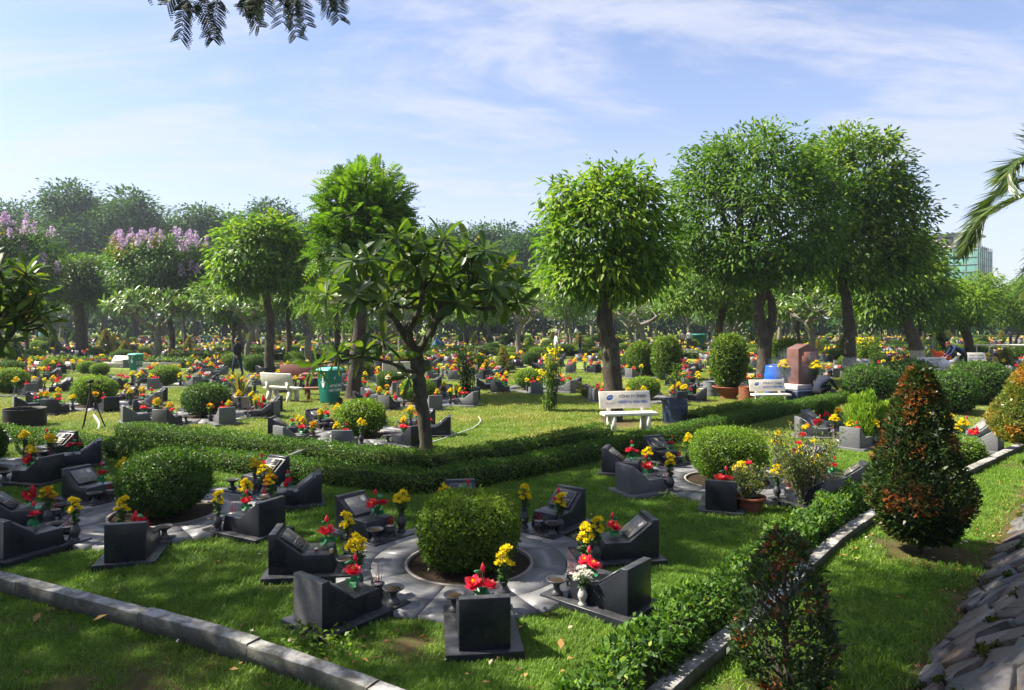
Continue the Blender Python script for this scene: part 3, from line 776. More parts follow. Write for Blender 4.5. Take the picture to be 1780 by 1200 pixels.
# the dark bushes at the right, behind the tall conical shrub
for k, (px, py, w, lab) in enumerate([(1512, 700, 74, 'leftmost of the dark round bushes behind the tall conical shrub'), (1582, 684, 66, 'small dark bush half hidden behind its neighbours at right'), (1648, 720, 84, 'frontmost dark round bush right of the tall conical shrub'), (1702, 703, 84, 'rightmost dark round bush beside the concrete path')]):
    x, y = at(px, py)
    bush('clipped_bush', lab, 'bush', x, y, B_dk[k % 2], w / FPX * y / 0.92, 'dark bushes by the concrete path', rz=k * 2)

# cone shrubs
def cone_parts(rg, r, h, n, L, mat, trunk=0.28, wl=0.42, shoots=40, pw=0.72, fat=0.0):
    """leaf mesh data of a conical shrub; returns P, A, U, L, tint"""
    t = rg.random(n) ** 1.5
    a = rg.random(n) * 6.283
    lu = Lump(12, 3.0, rg)
    prof = np.where(t < 0.26, 0.52 + 0.48 * (t / 0.26) ** .7, np.clip((1 - t) / 0.74, 0, 1) ** pw)
    dd = np.stack([np.cos(a), np.sin(a), t * 3], -1)
    rr = r * prof * (1 + 0.17 * lu(dd)) * (1 - np.abs(rg.normal(0, 0.16, n))) + rg.normal(0, 0.01, n) + 0.02
    P = np.stack([np.cos(a) * rr, np.sin(a) * rr, trunk + t * (h - trunk)], -1)
    out = np.stack([np.cos(a), np.sin(a), np.full(n, 0.35)], -1)
    A = unit(out * 0.8 + rg.normal(size=(n, 3)) * 0.55 + np.array([0, 0, 0.35])); U = unit(np.array([0, 0, 1.0]) + out * 0.4 + rg.normal(size=(n, 3)) * 0.4)
    tint = np.clip(rg.normal(0.36, 0.17, n) + 0.22 * (t > 0.72), 0, 1)
    # red-tipped young shoots come in tufts
    cs = np.stack([rg.random(shoots) * 6.283, rg.random(shoots) ** 0.9], -1)
    for ca, ct in cs:
        k = (np.abs(np.angle(np.exp(1j * (a - ca)))) < 0.22) & (np.abs(t - ct) < 0.05) & (rr > r * prof * 0.82)
        tint[k] = rg.uniform(0.78, 1, k.sum()) if ct > .45 or rg.random() < .35 else rg.uniform(.5, .85, k.sum())
    return P, A, U, L * rg.uniform(0.7, 1.3, n), tint
def cone_core(r, h, trunk):
    c = MB(); lathe(c, [(0.03, trunk), (r * 0.62, trunk + 0.05), (r * 0.66, trunk + h * 0.14), (r * 0.5, h * 0.45), (r * 0.22, h * 0.75), (0.02, h * 0.9)], 12); return c
def cone_shrub(label, x, y, r, h, n, L, mat, trunk, seed, wl=0.42, shoots=40, pw=0.72, group='red-tipped conical shrubs', loose=0, core=True):
    rg = np.random.default_rng(seed)
    o = thing('conical_shrub', label, 'shrub', (x, y, 0), 0, group)
    P, A, U, Ls, ti = cone_parts(rg, r, h, n, L, mat, trunk, wl, shoots, pw)
    m = MB(); leaves(m, P, A, U, Ls, Ls * wl, 0, ti); m.build('foliage', M[mat], o, stuff=True)
    if core: cone_core(r, h, trunk).build('inner_twigs', M['twig'], o)
    m = MB(); tube(m, smooth_path([(0, 0, -0.05), (0.02, 0.01, trunk), (0, 0, h * 0.8)], 4), np.linspace(0.035, 0.008, 9), 8)
    for e in range(14):
        a = rg.random() * 6.28; z0 = rg.uniform(trunk, h * .6)
        tube(m, [(0, 0, z0), (math.cos(a) * r * .5, math.sin(a) * r * .5, z0 + .14), (math.cos(a) * r * .8, math.sin(a) * r * .8, z0 + .25)], [.010, .007, .003], 5)
    m.build('trunk', M['bark'], o)
    return o
big = cone_shrub('tall conical shrub with red leaf tips right of the hedge', 4.22, 7.08, 0.465, 1.92, 14000, 0.055, 'lf_photinia', 0.16, 51, 0.42, 70, 0.62)
near = cone_shrub('nearest small conical shrub at the bottom with sparse dark leaves', 1.74, 4.36, 0.31, 1.04, 2700, 0.052, 'lf_photinia', 0.10, 52, 0.42, 30, 0.55, core=False)
cone_shrub('orange-green clipped conical shrub on a bare stem at right edge', 8.55, 11.2, 0.62, 1.78, 15000, 0.05, 'lf_varieg', 0.42, 53, 0.5, 60, 0.75)
# the small near shrub also carries its largest leaves as single parts
rg = np.random.default_rng(54)
P, A, U, Ls, ti = cone_parts(rg, 0.33, 1.06, 220, 0.066, 'lf_photinia', 0.10, 0.42, 40, 0.55)
lm_ = []
for k in range(4):
    m = MB()
    leaves(m, np.zeros((1, 3)), np.array([[0, 1.0, 0]]), np.array([[0, 0, 1.0]]), 1.0, 0.42, 0, [0.25, 0.45, 0.62, 0.92][k]); lm_.append(m.mesh('leaf', M['lf_photinia']))
def leaf_obj(me, P, A, U, L, parent):
    A = Vector(A).normalized(); S = A.cross(Vector(U)).normalized(); U = S.cross(A)
    o = bpy.data.objects.new('leaf', me); COL.objects.link(o); o.parent = parent
    mt = Matrix((S, A, U)).transposed().to_4x4(); mt.translation = Vector(P)
    o.matrix_basis = mt @ Matrix.Scale(L, 4)
    return o
for k in range(len(P)): leaf_obj(lm_[3 if ti[k] > 0.8 else k % 3], P[k], A[k], U[k], Ls[k], near)

# chartreuse juniper, small dark cypress
def plume_bush(label, x, y, rx, h, n, L, mat, seed, cat='shrub'):
    rg = np.random.default_rng(seed)
    o = thing('juniper_shrub', label, cat, (x, y, 0))
    k = 15; pa = rg.random(k) * 6.283; pr = rx * .72 * np.sqrt(rg.random(k)); pc = np.stack([pr * np.cos(pa), pr * np.sin(pa)], -1); ph = h * (1 - .35 * (pr / rx) ** 2) * rg.uniform(.82, 1.05, k)
    e = rg.integers(0, k, n); t = rg.random(n) ** .8; w = rx * .42 * np.sin(np.pi * np.clip(t * .86 + .12, 0, 1)) ** .8 * (1 - np.abs(rg.normal(0, .25, n))); an = rg.random(n) * 6.283
    d = np.stack([np.cos(an), np.sin(an), np.full(n, .3)], -1); pl = rg.normal(0, .08, k)[e] + .25 * (t - .4)
    P = np.stack([pc[e, 0] * (.75 + .35 * t) + w * np.cos(an), pc[e, 1] * (.75 + .35 * t) + w * np.sin(an), .03 + t * ph[e]], -1)
    A = unit(np.array([0, 0, 0.95]) + d * 0.45 + rg.normal(size=(n, 3)) * 0.25); U = unit(d + rg.normal(size=(n, 3)) * 0.4)
    m = MB(); Ls = L * rg.uniform(0.6, 1.4, n); leaves(m, P, A, U, Ls, Ls * 0.22, 0, np.clip(rg.normal(0.5, 0.2, n) + pl, 0, 1))
    m.build('foliage', M[mat], o, stuff=True)
    c = MB(); ball(c, (0, 0, h * 0.42), (rx * .6, rx * .6, h * .36), 14, 9); c.build('inner_twigs', M['twig'], o)
    return o
x, y = at(1506, 772); plume_bush('bright chartreuse juniper with upright plumes left of the tall conical shrub', x, y, 0.47, 0.98, 9000, 0.085, 'lf_chart', 61)
x, y = at(1433, 742); plume_bush('small dark green cypress ball behind the rose bush', x, y, 0.27, 0.55, 5000, 0.06, 'lf_dark', 62)

# ------------------------------------------------------------------ trees
def ell(px, py, rx, rz, d, base, dy=0.0, ry=None):
    k = d / FPX
    return (atd(px, d) - base[0], dy, zat(py, d), rx * k, (ry or rx) * k, rz * k)
def crown(mb, rg, ells, nc, per, L, W, droop=0.5, cr=0.32, mat=0, t0=0.40, inner=0.22, shoots=0, upb=0.0, lump=0.12):
    E = np.array(ells); wgt = (E[:, 3] * E[:, 5] * E[:, 4]) ** (2 / 3); wgt /= wgt.sum()
    C, D = [], []
    lus = [Lump(12, 3.0, rg) for _ in ells]; lus2 = Lump(16, 6.0, rg)
    while len(C) < nc:
        e = rg.choice(len(E), p=wgt); d = rdir(1, rg)[0]
        f = rg.uniform(0.80, 1.03) if rg.random() > inner else rg.uniform(0.4, 0.8)
        f *= 1 + lump * lus[e](d[None])[0]
        c = E[e, :3] + d * E[e, 3:] * f
        if f > .75 and lus2(d[None])[0] < -0.02 and rg.random() < .85: continue
        if any(k != e and (((c - E[k, :3]) / E[k, 3:]) ** 2).sum() < 0.45 for k in range(len(E))): continue
        C.append(c); D.append(d)
    C, D = np.array(C), np.array(D)
    tops = C
    P = np.repeat(C, per, 0); Dn = np.repeat(D, per, 0)
    off = rg.normal(size=P.shape) * np.array([cr, cr, cr * 0.6])
    n = len(P)
    A = unit(Dn * 0.55 + unit(off) * 0.75 + rg.normal(size=(n, 3)) * 0.35 + np.array([0, 0, -droop + upb])); U = unit(np.array([0, 0, 1.0]) + Dn * 0.5 + rg.normal(size=(n, 3)) * 0.35)
    ct = np.repeat(rg.normal(0, 0.15, len(C)), per)
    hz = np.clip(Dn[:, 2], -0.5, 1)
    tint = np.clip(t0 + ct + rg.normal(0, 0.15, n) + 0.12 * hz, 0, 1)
    Ls = L * rg.uniform(0.65, 1.3, n)
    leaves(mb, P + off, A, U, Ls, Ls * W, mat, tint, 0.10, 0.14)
    st = []
    for k in range(shoots):
        e = rg.choice(len(E), p=wgt); d = unit(np.array([rg.normal(0, 0.7), rg.normal(0, 0.5), rg.uniform(0.5, 1.2)]))
        a = E[e, :3] + d * E[e, 3:] * 0.9; tip = a + unit(d + np.array([0, 0, .6])) * rg.uniform(0.25, 0.6)
        st.append((a, tip)); q = 16
        tt = rg.random(q)[:, None]; Pq = a * (1 - tt) + tip * tt
        leaves(mb, Pq, rdir(q, rg) + np.array([0, 0, -.1]), np.array([0, 0, 1.0]) + rg.normal(size=(q, 3)) * .3, L * 0.9, L * .9 * W, mat, np.clip(rg.normal(.7, .15, q), 0, 1))
    return C, st
def limbs(mb, rg, fork, targets, r0, n=6, mat=0, sag=0.0):
    fork = np.asarray(fork)
    idx = rg.permutation(len(targets))[:n]
    for k in idx:
        t = targets[k]; mid = fork * 0.45 + t * 0.55 + np.array([0, 0, 0.12 * np.linalg.norm(t - fork)]) + rg.normal(0, 0.08, 3)
        p = smooth_path([fork, mid, t], 5)
        tube(mb, p, np.linspace(r0, r0 * 0.18, len(p)), 6, mat)
        for q in range(2):
            t2 = targets[rg.integers(len(targets))]
            if np.linalg.norm(t2 - mid) < np.linalg.norm(t - fork) * 0.9:
                p2 = smooth_path([mid, (mid + t2) / 2 + rg.normal(0, 0.07, 3), t2], 4)
                tube(mb, p2, np.linspace(r0 * 0.45, r0 * 0.1, len(p2)), 5, mat)
def tree(name, label, cat, base, trunk, tr, ells, nc, per, L, W, mat, bmat='bark', seed=1, droop=0.5, cr=0.32, t0=0.40, nl=8, shoots=0, group=None, extra=None, inner=0.22, lr=0.45, lump=0.12, upb=0.0, forks=None):
    rg = np.random.default_rng(seed)
    o = thing(name, label, cat, (base[0], base[1], 0), 0, group)
    m = MB(); C, st = crown(m, rg, ells, nc, per, L, W, droop, cr, 0, t0, inner, shoots, upb, lump)
    if extra: extra(m, rg)
    m.build('crown', M[mat], o, stuff=True)
    tk = MB()
    for path, (ra, rb) in zip(trunk, tr):
        p = smooth_path(path, 6, 0.012, rg); rr = np.linspace(ra, rb, len(p)) * (1 + rg.normal(0, 0.05, len(p))); rr[0] *= 1.25
        tube(tk, p, rr, 10)
    tk.build('trunk', M[bmat], o, smooth=True)
    lb = MB()
    for fk in (forks or [trunk[0][-1]]): limbs(lb, rg, fk, C, tr[0][1] * lr, nl)
    for a, b in st: tube(lb, [a, b], [0.008, 0.004], 4)
    lb.build('limbs', M[bmat], o, smooth=True)
    return o
def wp(px, py, d, base, dy=0.0):
    return (atd(px, d) - base[0], dy, zat(py, d))

# T1: round tree right of centre, behind the lettered bench
d = 16.6; b = (atd(1063, d), d)
tree('round_tree', 'round-crowned tree with the rough dark trunk behind the lettered bench', 'tree', b,
     [[(0, 0, -0.1), wp(1066, 690, d, b), wp(1062, 620, d, b), wp(1052, 560, d, b), wp(1056, 505, d, b), wp(1062, 450, d, b)]], [(0.27, 0.15)],
     [ell(1052, 400, 98, 86, d, b), ell(1078, 348, 76, 52, d, b, 0.2), ell(1004, 425, 60, 70, d, b, -0.2), ell(1118, 450, 50, 60, d, b), ell(992, 350, 42, 34, d, b), ell(1058, 478, 92, 38, d, b)], 390, 23, 0.205, 0.34, 'lf_fresh', 'bark', 71, 0.6, 0.21, 0.36, 14, 34, 'tall trees standing among the graves', lump=.30)
# T2 big round one with the forked trunk
d = 26; b = (atd(1326, d), d)
tree('round_tree', 'largest round-crowned tree with the black forked trunk behind the blue barrel', 'tree', b,
     [[(0, 0, -0.1), wp(1328, 620, d, b), wp(1330, 588, d, b), wp(1318, 545, d, b), wp(1322, 505, d, b), wp(1290, 460, d, b)], [wp(1330, 592, d, b), wp(1341, 565, d, b), wp(1342, 528, d, b), wp(1328, 490, d, b), wp(1335, 420, d, b)]], [(0.30, 0.17), (0.2, 0.12)],
     [ell(1318, 365, 138, 112, d, b), ell(1330, 290, 100, 62, d, b, 0.3), ell(1240, 395, 72, 85, d, b), ell(1400, 400, 72, 88, d, b), ell(1318, 440, 118, 56, d, b), ell(1250, 310, 70, 60, d, b)], 820, 25, 0.22, 0.43, 'lf_ficus', 'bark', 72, 0.35, 0.28, 0.36, 18, 34, 'tall trees standing among the graves', lump=.26)
# T3 behind to the right
d = 28; b = (atd(1478, d), d)
tree('round_tree', 'tall dark tree with straight limewashed trunk right of the largest round tree', 'tree', b,
     [[(0, 0, -0.1), wp(1478, 620, d, b), wp(1474, 540, d, b), wp(1467, 480, d, b), wp(1480, 400, d, b)]], [(0.27, 0.16)],
     [ell(1485, 330, 92, 98, d, b), ell(1532, 385, 70, 86, d, b), ell(1562, 435, 32, 48, d, b), ell(1500, 440, 90, 58, d, b), ell(1480, 270, 60, 42, d, b)], 640, 25, 0.24, 0.43, 'lf_ficus', 'bark_white', 73, 0.35, 0.30, 0.50, 14, 24, 'tall trees standing among the graves', lump=.28)
# T4 leaning whitewashed trunk
d = 35; b = (atd(1600, d), d)
tree('leaning_tree', 'tree with leaning limewashed trunk left of the bending person', 'tree', b,
     [[(0, 0, -0.1), wp(1594, 610, d, b), wp(1582, 570, d, b), wp(1570, 530, d, b), wp(1566, 500, d, b)]], [(0.36, 0.22)],
     [ell(1560, 480, 70, 55, d, b), ell(1530, 515, 48, 42, d, b), ell(1600, 500, 45, 38, d, b), ell(1590, 445, 42, 36, d, b)], 330, 24, 0.30, 0.36, 'lf_ficus', 'bark_white', 74, 0.6, 0.34, 0.45, 9, 6, 'tall trees standing among the graves')
# T5 small tree at right
d = 44; b = (atd(1688, d), d)
tree('round_tree', 'small bright round tree below the scaffolded building', 'tree', b,
     [[(0, 0, -0.1), wp(1682, 585, d, b), wp(1668, 560, d, b), wp(1664, 530, d, b)]], [(0.30, 0.18)],
     [ell(1662, 525, 70, 38, d, b), ell(1690, 505, 45, 30, d, b), ell(1640, 545, 45, 26, d, b)], 330, 24, 0.24, 0.42, 'lf_fresh', 'bark', 75, 0.4, 0.32, 0.40, 8, 4, 'tall trees standing among the graves')
# T6 tamarind with feathery leaves
def pinnate(mb, P, A, U, Lf, pairs, ll, lw, tint, mat=0, sag=0.25, ang=0.9):
    n = len(P); A = unit(A); S = unit(np.cross(A, U)); U2 = np.cross(S, A)
    for k in range(pairs):
        s = (k + 0.6) / pairs
        base = P + A * (Lf * s)[:, None] - np.array([0, 0, 1.0]) * (Lf * sag * s * s)[:, None]
        tp = math.sin(math.pi * (0.18 + 0.75 * s)) ** 0.6
        for sg in (-1, 1):
            leaves(mb, base, S * sg * ang + A * 0.5 - np.array([0, 0, .12]), U2 + rng.normal(size=(n, 3)) * 0.15, ll * tp, lw * tp, mat, np.clip(tint + rng.normal(0, .05, n), 0, 1), 0.02, 0.05)
def pinnate_crown(ells, n, Lf, pairs, ll, lw, t0=0.45, inner=0.25, outw=0.9, up=0.15, fmax=1.0):
    def f(mb, rg):
        E = np.array(ells); w = (E[:, 3] * E[:, 4] * E[:, 5]) ** (2 / 3); w /= w.sum()
        e = rg.choice(len(E), n, p=w); d = rdir(n, rg); lu = Lump(14, 4, rg)
        f_ = np.where(rg.random(n) > inner, rg.uniform(0.74, fmax, n), rg.uniform(0.35, 0.74, n)) * (1 + 0.22 * lu(d))
        P = E[e, :3] + d * E[e, 3:] * f_[:, None]
        A = unit(d * outw + rg.normal(size=(n, 3)) * 0.45 + np.array([0, 0, up])); U = unit(np.array([0, 0, 1.0]) + d * .3 + rg.normal(size=(n, 3)) * .3)
        pinnate(mb, P, A, U, Lf * rg.uniform(.7, 1.25, n), pairs, ll, lw, np.clip(t0 + rg.normal(0, .13, n) + .15 * d[:, 2] + lu(d) * .15, 0, 1))
    return f
d = 21.5; b = (atd(613, d), d)
E6 = [ell(628, 400, 68, 66, d, b), ell(640, 335, 52, 42, d, b), ell(584, 425, 36, 48, d, b), ell(682, 420, 32, 46, d, b), ell(598, 350, 36, 38, d, b), ell(672, 355, 30, 30, d, b)]
tree('feathery_tree', 'tall feathery-leaved tree behind the frangipani, bright on its left', 'tree', b,
     [[(0, 0, -0.1), wp(618, 640, d, b), wp(626, 560, d, b), wp(624, 500, d, b), wp(618, 440, d, b)]], [(0.26, 0.16)], E6, 120, 12, 0.10, 0.35, 'lf_fresh', 'bark', 76, 0.2, 0.2, 0.25, 14, 0,
     'tall trees standing among the graves', pinnate_crown(E6, 1500, 0.62, 7, 0.20, 0.075, 0.32, .25, .9, .25, 1.16))
d = 34; b = (atd(585, d), d)
E6b = [ell(570, 500, 70, 46, d, b), ell(600, 540, 62, 30, d, b), ell(640, 480, 60, 40, d, b)]
tree('feathery_tree', 'low bright feathery tree behind the frangipani trunk at left', 'tree', b, [[(0, 0, -0.1), wp(586, 580, d, b), wp(584, 530, d, b)]], [(0.18, 0.10)], E6b, 160, 14, 0.18, 0.4, 'lf_fresh', 'bark', 77, 0.3, 0.3, 0.45, 7, 0, 'tall trees standing among the graves', pinnate_crown(E6b, 600, 0.6, 6, 0.2, 0.08, 0.5))
# T7
d = 30; b = (atd(468, d), d)
tree('round_tree', 'medium round tree with dark slim trunk right of the walking man', 'tree', b,
     [[(0, 0, -0.1), wp(468, 610, d, b), wp(470, 560, d, b), wp(463, 520, d, b), wp(460, 480, d, b)]], [(0.24, 0.14)],
     [ell(462, 440, 72, 58, d, b), ell(430, 460, 48, 48, d, b), ell(500, 465, 45, 45, d, b), ell(465, 405, 42, 28, d, b)], 380, 24, 0.26, 0.42, 'lf_fresh', 'bark', 78, 0.5, 0.30, 0.36, 10, 16, 'tall trees standing among the graves', lump=.28)
d = 40; b = (atd(502, d), d)
tree('round_tree', 'thin dark tree just right of the medium round tree', 'tree', b, [[(0, 0, -0.1), wp(501, 580, d, b), wp(500, 530, d, b)]], [(0.18, 0.12)],
     [ell(505, 500, 46, 42, d, b), ell(530, 480, 40, 45, d, b)], 240, 24, 0.24, 0.42, 'lf_ficus', 'bark', 79, 0.45, 0.34, 0.4, 7, 2, 'tall trees standing among the graves')
d = 33; b = (atd(1255, d), d)
tree('feathery_tree', 'drooping feathery tree under the left edge of the largest round tree', 'tree', b, [[(0, 0, -0.1), wp(1250, 570, d, b), wp(1262, 520, d, b), wp(1250, 480, d, b)]], [(0.2, 0.12)],
     [ell(1225, 490, 55, 42, d, b), ell(1290, 530, 40, 30, d, b), ell(1190, 520, 42, 26, d, b)], 300, 22, 0.22, 0.36, 'lf_ficus', 'bark', 80, 0.6, 0.3, 0.5, 8, 2, 'tall trees standing among the graves')

# frangipani trees: rosettes of long leaves at the ends of candelabra branches
def plum_leaf_template(curl=0.12):
    s = np.array([0, .15, .4, .68, .88, 1.0]); w = np.array([.02, .075, .125, .165, .125, .012])
    v, f = [], []
    for k in range(6):
        z = -curl * s[k] ** 2
        v += [(-w[k], s[k], z + w[k] * .35), (0, s[k], z), (w[k], s[k], z + w[k] * .35)]
    for k in range(5):
        for q in (0, 1): f.append((3 * k + q, 3 * k + q + 1, 3 * k + 4 + q, 3 * k + 3 + q))
    return np.array(v, float), np.array(f)
PLV, PLF = plum_leaf_template()
def batch(mb, V, Fq, P, A, U, S_, mat=0, tint=None):
    n = len(P); A = unit(A); X_ = unit(np.cross(A, U)); Z_ = np.cross(X_, A)
    S_ = np.broadcast_to(np.asarray(S_, float), (n,))
    W = P[:, None, :] + S_[:, None, None] * (V[None, :, 0:1] * X_[:, None, :] + V[None, :, 1:2] * A[:, None, :] + V[None, :, 2:3] * Z_[:, None, :])
    Fa = (Fq[None] + (np.arange(n) * len(V))[:, None, None]).reshape(-1, Fq.shape[1])
    t = np.repeat(np.full(n, .5) if tint is None else tint, len(Fq))
    mb.add(W.reshape(-1, 3), Fa, mat, t)
def rosette(rg, tip, up, n):
    a = np.arange(n) * 2.4 + rg.random() * 6.28
    el = np.linspace(1.05, -0.55, n) + rg.normal(0, 0.12, n)
    up = unit(np.asarray(up, float)); e1 = unit(np.cross(up, [0.3, 0.9, 0.1])); e2 = np.cross(up, e1)
    h = np.cos(a)[:, None] * e1 + np.sin(a)[:, None] * e2
    A = h * np.cos(el)[:, None] + up * np.sin(el)[:, None] + np.array([0, 0, -0.12])
    U = up * np.cos(el)[:, None] - h * np.sin(el)[:, None]
    return np.repeat(np.asarray(tip, float)[None], n, 0) + h * 0.02 - up * (np.linspace(0, .07, n))[:, None], A, U
def branch_to(mb, rg, nodes, tip, r, mat=0):
    nodes = np.array(nodes); d_ = np.linalg.norm(nodes - tip, axis=1) + np.where(nodes[:, 2] > tip[2] - 0.05, 1.0, 0)
    a = nodes[d_.argmin()]; mid = (a + tip) / 2 + np.array([0, 0, -0.10 * np.linalg.norm(tip - a)]) + rg.normal(0, 0.05, 3)
    p = smooth_path([a, mid, tip], 5); tube(mb, p, np.linspace(r, r * 0.55, len(p)), 6, mat)
    return mid, unit(tip - mid)
def frangipani_main():
    rg = np.random.default_rng(90)
    d = 12.5; b = (atd(741, d), d)
    o = thing('frangipani_tree', 'dark frangipani tree with curved trunk in front of the rings at centre', 'tree', (b[0], b[1], 0))
    W = lambda px, py, dy=0: np.array(wp(px, py, d, b, dy))
    tk = MB()
    t0 = [(0, 0, -0.1), W(738, 740), W(731, 690), W(727, 650), W(722, 612)]
    p = smooth_path(t0, 6, .006, rg); rr = np.linspace(.115, .125, len(p)); rr[:4] = [.16, .14, .125, .118]; tube(tk, p, rr, 12)
    L1 = [W(722, 615), W(700, 580, .1), W(684, 555, .15), W(680, 535, .2)]
    L2 = [W(724, 612), W(745, 588, -.1), W(762, 555, -.2), W(768, 525, -.25)]
    L3 = [W(722, 612), W(715, 575, -.25), W(735, 540, -.45), W(742, 505, -.5)]
    L4 = [W(726, 640), W(716, 645, -.2), W(690, 632, -.35), W(640, 618, -.45), W(605, 618, -.5)]
    L5 = [W(762, 560, -.2), W(790, 530, -.1), W(820, 505, 0.1)]
    L6 = [W(684, 555, .15), W(655, 530, .1), W(630, 505, 0)]
    nodes = []
    for L_, ra, rb in ((L1, .075, .05), (L2, .08, .05), (L3, .065, .045), (L4, .04, .022), (L5, .045, .03), (L6, .045, .03)):
        p = smooth_path(L_, 6, .006, rg); tube(tk, p, np.linspace(ra, rb, len(p)), 9)
        if L_ is not L4: nodes += list(p[len(p) // 3:])
    tk.build('trunk', M['bark_plum'], o, smooth=True)
    br = MB()
    tips = []
    want = [(585, 490), (610, 505), (640, 470), (640, 515), (668, 440), (672, 490), (690, 525), (700, 455), (715, 500), (725, 430), (735, 470), (750, 515), (757, 445), (775, 490), (790, 455), (800, 525), (815, 430), (825, 480), (845, 440), (850, 500), (865, 470), (880, 520), (905, 525), (620, 470), (705, 420), (780, 425), (840, 520), (655, 455), (570, 510), (740, 545), (595, 470), (625, 455), (690, 480), (712, 450), (740, 440), (765, 470), (800, 440), (820, 455), (860, 500), (890, 495), (650, 500), (735, 495), (785, 510), (870, 455)]
    for px, py in want: tips.append((W(px, py, rg.uniform(-1.1, 1.1)), 14))
    Ps, As, Us = [], [], []
    for tip, n in tips:
        mid, dr = branch_to(br, rg, nodes, tip, .026)
        q = rosette(rg, tip, dr * .7 + np.array([0, 0, .5]), n + int(rg.integers(0, 3))); Ps.append(q[0]); As.append(q[1]); Us.append(q[2])
    for px, py, dy, a in ((596, 612, -.5, (-.8, 0, .25)), (640, 612, -.45, (-.2, -.2, .9)), (560, 632, -.4, (-.9, 0, .0)), (672, 592, -.35, (0.2, -.2, .9)), (735, 615, -.15, (.7, -.3, .3)), (712, 655, -.15, (-.3, -.5, .3))):
        t = W(px, py, dy); tube(br, smooth_path([W(640, 618, -.45) if px < 650 else W(px + 3, py + 16, dy + .1), t], 3), .016, 6)
        q = rosette(rg, t, a, 11 if px < 700 else 6); Ps.append(q[0]); As.append(q[1]); Us.append(q[2])
    br.build('branches', M['bark_plum'], o, smooth=True, stuff=True)
    P, A, U = np.concatenate(Ps), np.concatenate(As), np.concatenate(Us)
    Ls = rg.uniform(.32, .50, len(P))
    pm = []
    for ti in (.2, .4, .55, .75, .92):
        m = MB(); batch(m, PLV, PLF, np.zeros((1, 3)), np.array([[0, 1., 0]]), np.array([[0, 0, 1.]]), 1, 0, np.array([ti])); pm.append(m.mesh('leaf', M['lf_plum'], True))
    idx = rg.permutation(len(P))
    for k in idx[:300]: leaf_obj(pm[rg.choice(5, p=[.25, .3, .25, .14, .06])], P[k], A[k], U[k], Ls[k], o)
    m = MB(); k = idx[300:]; batch(m, PLV, PLF, P[k], A[k], U[k], Ls[k], 0, rg.random(len(k)) * .8); m.build('leaves', M['lf_plum'], o, stuff=True)
frangipani_main()
def frangipani(label, base, trunk, tips, L, mat, seed, n=12, group=None, flowers=0, tr=(.11, .08), bm='bark_grey'):
    """tips: local points; leaves joined"""
    rg = np.random.default_rng(seed)
    o = thing('frangipani_tree', label, 'tree', (base[0], base[1], 0), 0, group)
    tk = MB(); p = smooth_path(trunk, 6, .01, rg); tube(tk, p, np.linspace(tr[0], tr[1], len(p)), 9)
    fork = p[-1]; cen = np.mean(tips, 0)
    nodes = list(p[len(p) * 2 // 3:])
    for k in range(5):
        a = k * 1.257 + rg.random(); e = fork * .35 + cen * .65 + np.array([math.cos(a), math.sin(a), 0]) * np.ptp(np.array(tips)[:, 0]) * .27 + np.array([0, 0, -.12])
        q = smooth_path([fork, (fork + e) / 2 + np.array([0, 0, -.1]), e], 5); tube(tk, q, np.linspace(tr[1] * .75, tr[1] * .4, len(q)), 7); nodes += list(q[2:])
    m = MB(); fl = MB()
    for t in tips:
        mid, dr = branch_to(tk, rg, nodes, np.asarray(t), tr[1] * .3)
        q = rosette(rg, t, dr * .6 + np.array([0, 0, .6]), n); batch(m, PLV, PLF, q[0], q[1], q[2], L * rg.uniform(.75, 1.2, n), 0, np.clip(rg.normal(.45, .22, n), 0, 1))
        if rg.random() < flowers:
            k = 6; leaves(fl, np.repeat([np.asarray(t) + [0, 0, L * .35]], k, 0) + rg.normal(0, L * .18, (k, 3)), rdir(k, rg), rdir(k, rg), L * .28, L * .26, 0, rg.random(k), 0, 0)
    tk.build('trunk', M[bm], o, smooth=True); m.build('leaves', M[mat], o, stuff=True)
    if fl.n: fl.build('blossoms', M['white_petal'], o, stuff=True)
    return o
rg = np.random.default_rng(91)
def tipset(px0, px1, py0, py1, d, b, n, ry):
    cx, cy, rx, rz = (px0 + px1) / 2, (py0 + py1) / 2, (px1 - px0) / 2, (py1 - py0) / 2
    out = []
    for k in range(n):
        a, q = rg.random() * 6.28, math.sqrt(rg.random()); u, v_ = q * math.cos(a), q * math.sin(a)
        dome = math.sqrt(max(0, 1 - q * q))
        w = rg.uniform(-.4, 1) * dome
        out.append((atd(cx + u * rx, d) - b[0], v_ * ry, zat(cy - w * rz, d)))
    return out
d = 11.6; b = (atd(-45, d), d)
tp = tipset(-120, 88, 440, 620, d, b, 34, 1.0) + [tuple(wp(60, 478, d, b, -.2)), tuple(wp(85, 510, d, b, -.3)), tuple(wp(30, 590, d, b, -.3)), tuple(wp(50, 545, d, b, -.2)), tuple(wp(75, 560, d, b, .2)), tuple(wp(5, 600, d, b, -.3))]
frangipani('dark frangipani branches reaching in at the left picture edge', b, [(0, 0, -.1), wp(-45, 700, d, b), wp(-50, 640, d, b)], tp, .36, 'lf_plum', 92, 11, None, .08, (.13, .10), 'bark_plum')
d = 41; b = (atd(266, d), d)
frangipani('pale-leaved frangipani left of the walking man', b, [(0, 0, -.1), wp(274, 600, d, b), wp(272, 575, d, b)], tipset(182, 330, 500, 562, d, b, 54, 2.2), .46, 'lf_plum_lt', 93, 12, 'frangipani trees among the graves', .35, (.28, .18))
d = 37; b = (atd(432, d), d)
frangipani('pale-stemmed frangipani just right of the walking man', b, [(0, 0, -.1), wp(430, 605, d, b), wp(438, 580, d, b), wp(425, 555, d, b)], tipset(370, 470, 500, 560, d, b, 36, 1.7), .42, 'lf_plum_lt', 94, 11, 'frangipani trees among the graves', .35, (.16, .1))
d = 38; b = (atd(1410, d), d)
